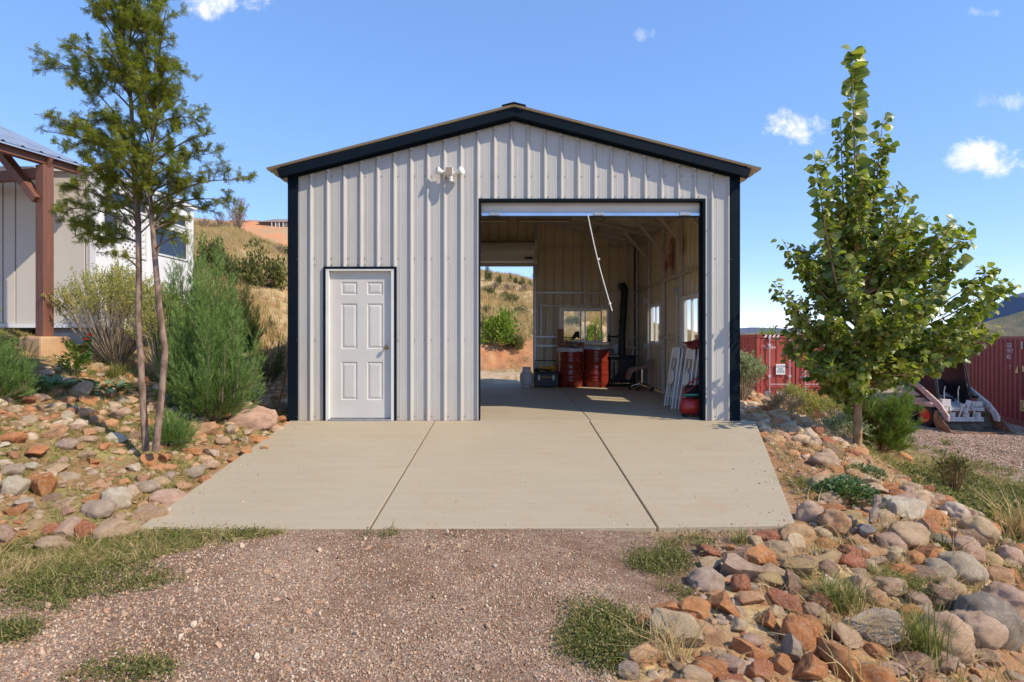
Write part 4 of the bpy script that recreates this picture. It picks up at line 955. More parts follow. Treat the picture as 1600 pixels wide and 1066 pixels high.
MB().box(-hw - .01, hw + .01, -.06, .03, 0, .018).build('cutting_edge', M['rust'], bkt); MB().box(-hw, hw, .60, .68, .47, .51).build('top_lip', M['rust'], bkt, bevel=.004)
for s in (-1, 1):
    for y in (1.15, 1.98):
        w_ = MB().lathe([(.17, -.10), (.27, -.11), (.305, -.085), (.315, 0), (.305, .085), (.27, .11), (.17, .10)], (s * .60, y, .312), 28, 'x').build('wheel', M['tyre'], LD, True)
        lg = MB()
        for k in range(18):
            a = 2 * math.pi * k / 18; c_, s_ = math.cos(a), math.sin(a); Mx = Matrix.Translation((s * .60, y, .312)) @ Matrix.Rotation(a, 4, 'X')
            lg.box(-.1, -.005, -.014, .014, .30, .325, Mx); Mx2 = Matrix.Translation((s * .60, y, .312)) @ Matrix.Rotation(a + .17, 4, 'X'); lg.box(.005, .1, -.014, .014, .30, .325, Mx2)
        lg.build('tread', M['tyre'], w_)
        rm = MB().lathe([(.03, .108), (.06, .104), (.075, .125), (.165, .115), (.185, .128), (.20, .126), (.198, .0), (.03, .0)], (0, 0, 0), 24, 'x', Matrix.Translation((s * .60, y, .312)) @ (Matrix.Rotation(math.pi, 4, 'Z') if s < 0 else Matrix.Identity(4))); rm.build('rim', M['rim'], w_, True)
MB().prism([(.75, .28), (2.4, .28), (2.5, .45), (2.5, .95), (2.1, 1.0), (1.2, .62), (.8, .62)], (-.47, 0, 0), (0, 1, 0), (0, 0, 1), (1, 0, 0), .94).build('body', M['loader'], LD, bevel=.02)
for s in (-1, 1):
    MB().prism([(2.55, 1.15), (2.35, 1.27), (2.0, 1.28), (1.45, 1.20), (.62, .74), (.30, .42), (.30, .26), (.44, .26), (.52, .42), (.80, .64), (1.5, 1.08), (2.1, 1.2), (2.4, 1.18), (2.5, 1.1)], (s * .68 - .03, 0, 0), (0, 1, 0), (0, 0, 1), (1, 0, 0), .06).build('lift_arm', M['loaderarm'] if s < 0 else M['loader'], LD, bevel=.012)
    MB().tube([(s * .60, 1.7, .8), (s * .62, .95, .86)], .035, 10).build('hydraulic_ram', M['castiron'], LD, True)
    MB().box(s * .62 - .05, s * .62 + .05, 2.15, 2.5, .9, 1.35).build('tower', M['loader'], LD, bevel=.01)
    MB().prism([(.86, .64), (1.0, .70), (1.5, .70), (1.68, .62), (1.68, .58), (.86, .58)], (s * .60 - .12, 0, 0), (0, 1, 0), (0, 0, 1), (1, 0, 0), .24).build('fender', M['loaderarm'] if s < 0 else M['loader'], LD, bevel=.01)
fp = MB(); fp.box(-.55, .55, .62, .70, .50, .60); fp.box(-.5, .5, .58, .66, .22, .34)
for x, zt_ in ((-.36, .60), (.02, .70), (.34, .58)): fp.box(x - .07, x + .09, .60, .72, .26, zt_)
fp.tube([(-.2, .6, .3), (-.15, .57, .5), (-.05, .6, .68)], .02).tube([(.2, .6, .3), (.22, .57, .5), (.12, .6, .7)], .02)
fp.bar((.1, .60, .80), (-.05, .58, .45), .12, .05); fp.box(-.60, -.35, .66, .80, .62, .82); fp.box(.25, .52, .66, .8, .62, .76)
fp.build('quick_attach', M['loader'], LD, bevel=.01)
st_ = MB().box(-.30, .30, 1.35, 1.8, .62, .80).box(-.28, .28, 1.7, 1.82, .8, 1.3).build('seat', M['plasticblack'], LD, bevel=.03)
cg = MB()
for s in (-1, 1):
    cg.tube([(s * .45, .95, .62), (s * .45, 1.05, 1.25), (s * .45, 1.2, 1.85), (s * .45, 2.05, 1.85), (s * .45, 2.1, .95)], .028, 8)
    cg.prism([(1.0, .60), (1.12, 1.25), (1.24, 1.84), (2.04, 1.84), (2.08, .60)], (s * .44 - .008, 0, 0), (0, 1, 0), (0, 0, 1), (1, 0, 0), .016)
cg.tube([(-.45, 1.2, 1.85), (.45, 1.2, 1.85)], .028); cg.tube([(-.45, 2.05, 1.85), (.45, 2.05, 1.85)], .028); cg.box(-.45, .45, 1.15, 2.1, 1.86, 1.89)
cg.build('roll_cage', M['plasticblack'], LD, True)
MB().box(-.46, .46, 2.12, 2.62, .96, 1.22).build('engine_hood', M['loader'], LD, bevel=.03)
for x in (-.2, .2): MB().tube([(x, 1.1, .62), (x, 1.12, 1.0), (x + .02, 1.1, 1.15)], .014).build('control_lever', M['steelrod'], LD)

# ------------------------------------------------------------------ inside the garage
dr0 = None
def drum(x, y, label, lid):
    t = thing('steel_drum', label, 'drum', (x, y, 0), 0, 'red steel drums'); pr = [(.0, .02), (.275, .02), (.285, 0), (.29, .012), (.283, .03)]
    for zc in (.30, .59): pr += [(.283, zc - .035), (.291, zc - .015), (.291, zc + .015), (.283, zc + .035)]
    for zc in (.15, .22, .44, .72, .78): pr += [(.283, zc - .015), (.2865, zc), (.283, zc + .015)]
    pr = sorted(pr[1:], key=lambda p: p[1]) + [(.285, .862), (.292, .872), (.288, .884), (.276, .884), (.274, .872)]
    MB().lathe(pr, n=40).build('barrel', M['drum'], t, True)
    MB().lathe([(.0, .862), (.274, .866)], n=40).build('lid', M['drum'] if not lid else M['drum'], t); MB().lathe([(.286, .855), (.296, .862), (.296, .876), (.286, .884)], n=40).build('clamp_ring', M['galv'], t, True)
    MB().box(-.03, .03, -.315, -.29, .855, .885).build('ring_bolt', M['galv'], t)
    return t
drum(1.31, 5.38, 'red steel drum with white cloth and basket on top', 1); drum(1.91, 5.38, 'red steel drum with bare lid beside the stove', 0)
# cloth on the left drum
cv = MB(); n = 36; rr_ = [0, .1, .2, .285, .30, .302]; zz_ = [.895, .897, .893, .895, .87, .825]
b0 = len(cv.v)
for r, z in zip(rr_, zz_):
    for k in range(n):
        a = 2 * math.pi * k / n; j = .5 + .5 * math.sin(a * 5 + 1) * math.sin(a * 2); q = (r > .29)
        cv.v.append((r * math.cos(a) * (1 + .02 * math.sin(a * 7)), r * math.sin(a) * (1 + .02 * math.sin(a * 7)), z + (.006 * math.sin(a * 3 + r * 30)) - (.035 * j if r > .301 else 0)))
for i in range(len(rr_) - 1):
    for k in range(n): cv.f.append((i * n + k, i * n + (k + 1) % n, (i + 1) * n + (k + 1) % n, (i + 1) * n + k))
o = cv.build('drum_cloth', M['whitecloth'], None, True); o.location = (1.31, 5.38, 0); tag(o, 'white cloth draped over the left red drum', 'cloth')
o = MB().box(-.012, .012, -.07, .07, 0, .43).build('board', M['wood'], None, bevel=.002); o.location = (1.09, 5.40, .90); o.rotation_euler = (0, R(-3), R(75)); tag(o, 'upright orange brown board at the left of the drum top', 'board')
bs = thing('basket', 'dark wire basket of tools standing on the left drum', 'basket', (1.33, 5.28, .9))
bm = MB()
for z in (.01, .10, .19): bm.tube([(-.15, -.09, z), (.13, -.09, z), (.13, .09, z), (-.15, .09, z), (-.15, -.09, z)], .005, 5)
for x in np.arange(-.15, .14, .04): bm.tube([(x, -.09, .01), (x, -.09, .19)], .003, 4); bm.tube([(x, .09, .01), (x, .09, .19)], .003, 4)
bm.build('wire_frame', M['castiron'], bs); MB().box(-.14, -.02, -.08, .08, .012, .15).build('box', M['wood'], bs, bevel=.01); MB().box(.0, .12, -.08, .08, .012, .14).build('box', M['tan'], bs, bevel=.01)
MB().tube([(-.17, -.05, .235), (.0, -.05, .225), (.02, -.02, .225)], .01).tube([(-.0, 0, .2), (.06, 0, .25), (.13, .0, .33), (.16, .0, .37)], [.02, .05, .06, .02], 12).tube([(.10, 0, .32), (.17, .02, .22)], [.05, .02], 10).build('power_tool', M['castiron'], bs, True)
o = MB().box(-.07, .07, -.05, .05, 0, .12).build('brick_box', M['rust'], None, bevel=.008); o.location = (1.54, 5.28, .9); tag(o, 'small rusty red box at the right edge of the cloth', 'box')
# propane tank
pt = thing('propane_tank', 'white propane tank by the back door', 'gas tank', (.29, 5.25, 0))
MB().lathe([(.10, .03), (.13, .05), (.150, .10), (.155, .16), (.155, .25), (.150, .30), (.12, .345), (.06, .365), (.02, .37)], n=32).build('cylinder', M['tank'], pt, True)
MB().lathe([(.105, 0), (.11, 0), (.112, .05), (.105, .05)], n=28).build('foot_ring', M['tank'], pt, True)
cl = MB()
for a0, a1 in ((R(30), R(150)), (R(210), R(330))):
    pts = [(.105 * math.cos(a), .105 * math.sin(a)) for a in np.linspace(a0, a1, 10)]
    for (xa_, ya_), (xb_, yb_) in zip(pts, pts[1:]): cl.add([(xa_, ya_, .33), (xb_, yb_, .33), (xb_ * 1.02, yb_ * 1.02, .455), (xa_ * 1.02, ya_ * 1.02, .455)], [(0, 1, 2, 3)])
cl.build('collar', M['tank'], pt); MB().lathe([(.02, .37), (.02, .40), (.03, .405), (.03, .43), (.01, .43)], n=14).tube([(0, 0, .395), (.06, -.02, .40)], .014).build('valve', M['castiron'], pt, True)
# tool box
tb = thing('tool_box', 'black open tool tote with yellow tools beside the propane tank', 'tool box', (.74, 5.30, 0))
MB().box(-.28, .28, -.16, .16, 0, .33).build('tub', M['plasticblack'], tb, bevel=.02); MB().box(-.29, .29, -.17, .17, .331, .36).build('rim', M['plasticblack'], tb, bevel=.008)
MB().tube([(-.25, 0, .34), (-.25, 0, .60), (.23, 0, .60), (.23, 0, .34)], .012).build('handle', M['plasticblack'], tb)
for x in (-.17, .16): MB().box(x - .025, x + .025, -.178, -.162, .16, .28).build('latch', M['galv'], tb, bevel=.006)
text('DEWALT', .062, (0, -.1605 - .002, .225), X_, Z_, M['yellow'], tb, align='CENTER', wide=1.1)
dd = MB()
for (x, y, a) in ((-.08, -.02, .3), (.10, .0, -.4), (.16, -.06, .9)):
    Mx = Matrix.Translation((x, y, .42)) @ Matrix.Rotation(a, 4, 'Z') @ Matrix.Rotation(.3, 4, 'Y'); dd.box(-.07, .06, -.03, .03, -.01, .045, Mx); dd.box(-.02, .02, -.02, .02, -.08, -.01, Mx); dd.lathe([(.026, .06), (.02, .10), (.008, .12)], (0, 0, .02), 12, 'x', Mx)
dd.build('drill', M['yellow'], tb, bevel=.006); MB().tube([(-.2, 0, .37), (-.12, -.08, .41), (.0, -.1, .39), (.12, -.1, .38)], .02).tube([(-.26, -.1, .37), (-.22, .0, .42), (-.2, .08, .38)], .025).build('cable', M['seal'], tb, True)
# long black level on the wall
o = MB().box(-.02, .02, -.02, .02, 0, .78).build('spirit_level', M['glassdark'], None, bevel=.003); o.location = (.66, 6.08, 1.18); tag(o, 'black spirit level upright against the back wall', 'level')
# stove
sv = thing('wood_stove', 'black cast iron wood stove in the back right corner', 'stove', (2.50, 5.45, 0))
MB().box(-.29, .29, -.22, .25, .14, .68).build('firebox', M['castiron'], sv, bevel=.015); MB().box(-.33, .33, -.26, .28, .681, .715).build('top_plate', M['castiron'], sv, bevel=.01); MB().box(-.30, .30, -.25, .26, .10, .139).build('ash_lip', M['castiron'], sv, bevel=.008)
dv = MB().box(-.20, .20, -.245, -.221, .24, .60).build('door', M['castiron'], sv, bevel=.008); MB().prism([(0, -.06), (.06, 0), (0, .06), (-.06, 0)], (0, -.252, .46), X_, Z_, (0, 1, 0), .008).build('emblem', M['castiron'], dv); MB().tube([(.17, -.26, .38), (.17, -.29, .40), (.17, -.29, .46)], .009).build('handle', M['steelrod'], dv)
for x in (-.26, .26):
    for y in (-.2, .22): MB().lathe([(.03, 0), (.018, .04), (.025, .1)], (x, y, 0), 10).build('leg', M['castiron'], sv)
MB().tube([(.02, .05, .71), (.03, .08, 1.2), (.08, .12, 1.9), (.10, .13, 2.20), (.10, .17, 2.30), (.10, .27, 2.36), (.10, .55, 2.38)], .085, 20).build('stove_pipe', M['castiron'], sv, True)
MB().lathe([(.09, .55), (.13, .55), (.13, .57), (.09, .57)], (.10, 0, 2.38), 20, 'y').build('wall_thimble', M['galv'], sv, True); MB().tube([(.04, -.02, 1.52), (-.05, -.02, 1.52), (-.06, -.02, 1.49)], .014).build('damper_handle', M['castiron'], sv)
# workbench vice and sack by the window
wb = thing('wall_clamp', 'black clamp lying on the sill right of the back window', 'clamp', (2.42, 6.0, 1.13))
MB().tube([(-.16, -.05, .02), (.1, -.05, .03), (.2, -.05, .0)], .018).tube([(-.12, -.05, -.03), (-.12, -.05, .09)], .02).tube([(.05, -.05, .03), (.14, -.05, .06)], .012).build('bar', M['castiron'], wb); MB().box(-.15, -.08, -.08, -.02, -.10, -.03).build('jaw', M['castiron'], wb, bevel=.01)
shf = thing('bench', 'narrow shelf bench below the back window behind the drums', 'bench', (1.95, 5.9, 0))
MB().box(-.85, .95, -.13, .1, .87, .905).build('top', M['galvtan'], shf, bevel=.004)
for x in (-.8, .0, .9): MB().box(x - .025, x + .025, -.1, -.05, 0, .87).build('leg', M['galvtan'], shf)
sk = MB().tube([(0, 0, .68), (.02, 0, .72), (0, 0, .82), (.0, 0, .93), (.02, 0, .97)], [.10, .17, .19, .16, .05], 18, squash=.5).build('sack', M['whitecloth'], None, True); sk.location = (2.45, 5.80, 0.0); sk.rotation_euler = (0, 0, .1); tag(sk, 'pale sack hanging between the right drum and the stove pipe', 'sack')
# stool
sto = thing('rolling_stool', 'tan rolling stool on chrome casters beside the stove', 'stool', (2.72, 4.45, 0))
MB().prism([(-.24, .42), (-.22, .46), (-.10, .50), (.02, .515), (.10, .53), (.18, .60), (.25, .68), (.26, .66), (.22, .58), (.15, .50), (.06, .465), (-.08, .45), (-.19, .40), (-.24, .28), (-.27, .22), (-.29, .23), (-.28, .34)], (0, -.17, 0), X_, Z_, (0, 1, 0), .34).build('seat', M['tan'], sto, bevel=.02)
MB().tube([(.04, 0, .46), (.04, 0, .13)], [.025, .032], 14).build('gas_column', M['chrome'], sto, True)
for k in range(5):
    a = 2 * math.pi * k / 5 + .3; c_, s_ = math.cos(a), math.sin(a); lg = MB().tube([(.04, 0, .15), (.04 + .12 * c_, .12 * s_, .12), (.04 + .25 * c_, .25 * s_, .075)], [.022, .02, .014], 10).build('leg', M['chrome'], sto, True)
    MB().lathe([(.01, -.02), (.027, -.018), (.027, .018), (.01, .02)], (.04 + .26 * c_, .26 * s_, .028), 14, 'y').tube([(.04 + .25 * c_, .25 * s_, .08), (.04 + .26 * c_, .26 * s_, .03)], .008, 6).build('caster', M['seal'], lg, True)
# folding chairs
def fold_chair(label, loc, lean, rz=0):
    """folded chair: plane along local y, thin along x"""
    t = thing('folding_chair', label, 'chair', loc, rz, 'white folding chairs leaning on the right wall'); A = Matrix.Rotation(lean, 4, 'Y')
    def tp(x, y, z): return tuple(A @ Vector((x, y, z)))
    MB().tube([tp(0, -.215, 0), tp(0, -.20, .55), tp(0, -.185, .90), tp(0, -.155, .965), tp(0, .155, .965), tp(0, .185, .90), tp(0, .20, .55), tp(0, .215, 0)], .0135, 10).build('front_frame', M['chair'], t, True)
    MB().tube([tp(.028, -.18, .02), tp(.028, -.165, .62), tp(.028, -.12, .66)], .011, 8).tube([tp(.028, .18, .02), tp(.028, .165, .62), tp(.028, .12, .66)], .011, 8).tube([tp(.028, -.175, .17), tp(.028, .175, .17)], .009, 6).build('rear_legs', M['chair'], t, True)
    MB().tube([tp(0, -.205, .24), tp(0, .205, .24)], .009, 6).build('crossbar', M['chair'], t)
    MB().prism([(-.17, .80), (.17, .80), (.165, .93), (.13, .955), (-.13, .955), (-.165, .93)], (0, 0, 0), (0, 1, 0), tuple(A @ Vector((0, 0, 1))), tuple(A @ Vector((1, 0, 0))), .012).build('backrest', M['chair'], t, bevel=.004)
    sp = [(.145 * math.cos(a), .49 + .115 * math.sin(a)) for a in np.linspace(0, 2 * math.pi, 21)[:-1]]
    MB().prism([(max(-.16, min(.16, y)), z) for y, z in sp], tuple(A @ Vector((-.028, 0, 0))), (0, 1, 0), tuple(A @ Vector((0, 0, 1))), tuple(A @ Vector((1, 0, 0))), .016).build('seat', M['chair'], t, bevel=.004)
    return t
def clone(root, loc, label):
    r = root.copy(); col.objects.link(r); r.location = loc; r['label'] = label
    for ch in list(root.children):
        c = ch.copy(); col.objects.link(c); c.parent = r
    return r
fc = fold_chair('folded white chair standing apart, farthest from the big door', (2.47, 1.32, .014), R(8))
clone(fc, (2.525, 1.33, .014), 'folded white chair tucked right behind the far separate one')
x0 = 2.56
names = ['foremost folded white chair of the near stack, its seat showing', 'second folded white chair from the left in the near stack', 'third folded white chair from the left in the near stack', 'fourth folded white chair from the left in the near stack', 'fifth folded white chair from the left in the near stack', 'folded white chair nearest the wall in the near stack']
for i, nm in enumerate(names): clone(fc, (x0 + .062 * i, .84 + .004 * i, .014), nm)
# red cloth on the chairs
def cloth_heap(name, m, loc, rx, ry, rzz, seed, label, cat):
    me = bpy.data.meshes.new(name); import bmesh; bmx = bmesh.new(); bmesh.ops.create_icosphere(bmx, subdivisions=4, radius=1)
    for v in bmx.verts:
        n_ = mnoise.fractal(Vector(v.co) * 1.6 + Vector((seed, 0, 0)), 1, 2, 4); v.co *= 1 + .35 * n_ + .08 * math.sin(v.co.x * 13 + v.co.z * 9 + seed); v.co.x *= rx; v.co.y *= ry; v.co.z *= rzz
    bmx.to_mesh(me); bmx.free(); me.materials.append(m); me.polygons.foreach_set('use_smooth', np.ones(len(me.polygons), dtype=bool)); o = link(name, me); o.location = loc; return tag(o, label, cat)
cloth_heap('jacket', M['cloth'], (2.80, .80, 1.03), .20, .26, .075, 3, 'dark red jacket thrown over the stacked folding chairs', 'jacket')
# air compressor
ac = thing('air_compressor', 'small red air compressor with hoses in front of the chairs', 'compressor', (2.60, .36, 0))
MB().lathe([(.02, -.22), (.09, -.205), (.12, -.17), (.125, 0), (.12, .17), (.09, .205), (.02, .22)], (0, 0, .15), 24, 'x').build('air_tank', M['red'], ac, True)
MB().lathe([(.06, -.13), (.075, -.12), (.075, .10), (.06, .12)], (-.02, 0, .38), 20, 'x').box(.02, .14, -.06, .06, .30, .46).build('motor', M['plasticblack'], ac, True); MB().box(-.12, .12, -.06, .06, .272, .30).build('shelf', M['castiron'], ac)
MB().tube([(-.19, 0, .25), (-.16, 0, .42), (0, 0, .54), (.14, 0, .55), (.19, 0, .48), (.19, 0, .25)], .011, 8).build('handle', M['red'], ac, True)
for x in (-.15, .15): MB().box(x - .02, x + .02, -.09, .09, 0, .05).build('foot', M['seal'], ac, bevel=.006)
hp = []
for k in range(90):
    a = k * .42; hp.append((-.02 + (.155 + .012 * math.sin(k * .31)) * math.cos(a), -.02 + .11 * math.sin(a), .285 + .012 * (k % 15) / 3 + .01 * math.sin(k)))
MB().tube(hp, .007, 6).build('air_hose', M['hose'], ac, True)
MB().tube([(.12, -.08, .30), (.05, -.1, .50), (.16, -.08, .60), (.22, -.05, .40)], .006).tube([(-.2, -.06, .32), (0, -.1, .48), (.15, -.08, .56)], .005).build('hose_loop', M['red'], ac, True)
# hanging shop lights and pull rope
def shoplight(x0, x1, y, z, label):
    t = thing('shop_light', label, 'shop light', ((x0 + x1) / 2, y, z), 0, 'shop lights under the rafters'); L_ = (x1 - x0) / 2
    MB().box(-L_, L_, -.05, .05, -.02, .02).build('housing', M['tan'], t, bevel=.006); MB().tube([(-L_ + .04, 0, -.035), (L_ - .04, 0, -.035)], .014, 10).build('tube', M['white'], t, True)
    for x in np.linspace(-L_ + .1, L_ - .1, 5): MB().tube([(x, 0, .02), (x, .0, .07)], .006, 5).build('hook', M['chrome'], t)
    return t
shoplight(.07, 1.27, 4.8, 3.74, 'right hand shop light hanging under the rafters'); shoplight(-1.35, -.13, 4.8, 3.74, 'left shop light under the rafters, cut by the door edge')
rp = MB(); A_, B_ = Vector((1.02, .045, 2.82)), Vector((1.35, .02, 1.50)); pts = [A_.lerp(B_, t_) + Vector((-.02 * math.sin(math.pi * t_), 0, 0)) for t_ in np.linspace(0, 1, 14)]
rp.tube(pts, .0075, 8)
o = rp.build('pull_rope', M['rope'], None, True); tag(o, 'thin white pull rope dangling from the big roll-up door', 'rope')
kn = MB().lathe([(.004, -.022), (.017, -.012), (.019, 0), (.017, .012), (.004, .022)], tuple(pts[-2]), 10).lathe([(.004, -.018), (.014, -.008), (.014, .008), (.004, .018)], tuple(A_.lerp(B_, .46)), 10); kn.build('knot', M['rope'], o, True)
# poster: a plain abstract sheet on the right wall
def poster(y0, y1, z0, z1, label):
    m = mat('poster_print', (.4, .2, .12), .6); t = NT(m); v = t.coord(); t.base(t.ramp(t.noise(v, 4.5, 3), [(.35, (.12, .06, .05)), (.48, (.40, .15, .10)), (.56, (.46, .33, .22)), (.66, (.50, .42, .32))]))
    o = MB().box(2.972, 2.976, y0, y1, z0, z1).build('poster', m); tag(o, label, 'poster'); return o
poster(2.92, 3.45, 2.38, 3.02, 'faded reddish poster on the right wall above the windows')
poster(2.25, 2.36, 2.6, 2.9, 'narrow strip of a second poster beside the post')
o = MB().tube([(2.96, 1.35, 2.30), (2.93, 1.35, 2.30), (2.9, 1.35, 2.1), (2.93, 1.35, 2.0)], .012, 8).build('hung_gloves', M['yellow'], None, True); tag(o, 'small yellow and black item hung high by the right jamb', 'glove')

# ------------------------------------------------------------------ rocks
import bmesh
def rock_mesh(kind, seed, sub=4):
    bmx = bmesh.new(); bmesh.ops.create_icosphere(bmx, subdivisions=sub, radius=1); co = np.array([v.co for v in bmx.verts]); r_ = np.random.default_rng(seed)
    if kind == 'angular':
        for k in range(11):
            n_ = norm(r_.normal(size=3)); d = r_.uniform(.38, .78); s = co @ n_ - d; co = co - np.maximum(s, 0)[:, None] * n_
        for k in range(2):
            n_ = norm(r_.normal(size=3)); d = r_.uniform(.3, .5); s = co @ n_ - d; co = co - np.maximum(s, 0)[:, None] * n_ * .96
    elif kind == 'cobble':
        for k in range(4):
            n_ = norm(r_.normal(size=3)); d = r_.uniform(.62, .85); s = co @ n_ - d; co = co - np.maximum(s, 0)[:, None] * n_ * .75
    off = Vector((seed * 3.1, seed * 1.7, 0)); amp = .085 if kind == 'angular' else .11
    for i, v in enumerate(bmx.verts):
        p = Vector(co[i]); n1 = mnoise.fractal(p * 1.3 + off, 1, 2, 3); n2 = mnoise.fractal(p * 5 + off, .8, 2, 3)
        n3 = mnoise.fractal(p * 14 + off, .8, 2, 2); f = 1 + amp * 1.6 * n1 + amp * .5 * n2 + amp * .16 * n3
        if kind == 'angular': f += .018 * math.sin(p.z * 22 + n1 * 5) * abs(math.sin(p.x * 3 + seed))
        v.co = p * f
    co = np.array([v.co for v in bmx.verts]); c0 = (co.max(0) + co.min(0)) / 2; h_ = (co.max(0) - co.min(0)) / 2
    for v in bmx.verts: v.co = Vector(((v.co.x - c0[0]) / h_[0], (v.co.y - c0[1]) / h_[1], (v.co.z - c0[2]) / h_[2]))
    me = bpy.data.meshes.new('rock'); bmx.to_mesh(me); bmx.free(); me.polygons.foreach_set('use_smooth', np.ones(len(me.polygons), dtype=bool))
    if kind == 'angular': me.set_sharp_from_angle(angle=R(32))
    me.materials.append(M['rock']); return me
RM = {'cobble': [rock_mesh('cobble', i) for i in range(12)], 'angular': [rock_mesh('angular', 30 + i) for i in range(16)]}
RC = {'grey': (.52, .40, .285), 'dark': (.33, .265, .205), 'pink': (.62, .41, .28), 'white': (.72, .59, .43), 'cream': (.70, .50, .30), 'tan': (.60, .41, .24), 'peach': (.66, .38, .19),
      'orange': (.64, .26, .09), 'red': (.50, .175, .08), 'yellow': (.56, .38, .17), 'brown': (.32, .19, .12), 'blue': (.33, .32, .31)}
CN = {'grey': 'grey', 'dark': 'dark grey', 'pink': 'pinkish grey', 'white': 'whitish', 'cream': 'cream', 'tan': 'tan', 'peach': 'peach coloured', 'orange': 'orange', 'red': 'reddish brown', 'yellow': 'yellowish', 'brown': 'brown', 'blue': 'bluish grey'}
a, c_ = 'angular', 'cobble'
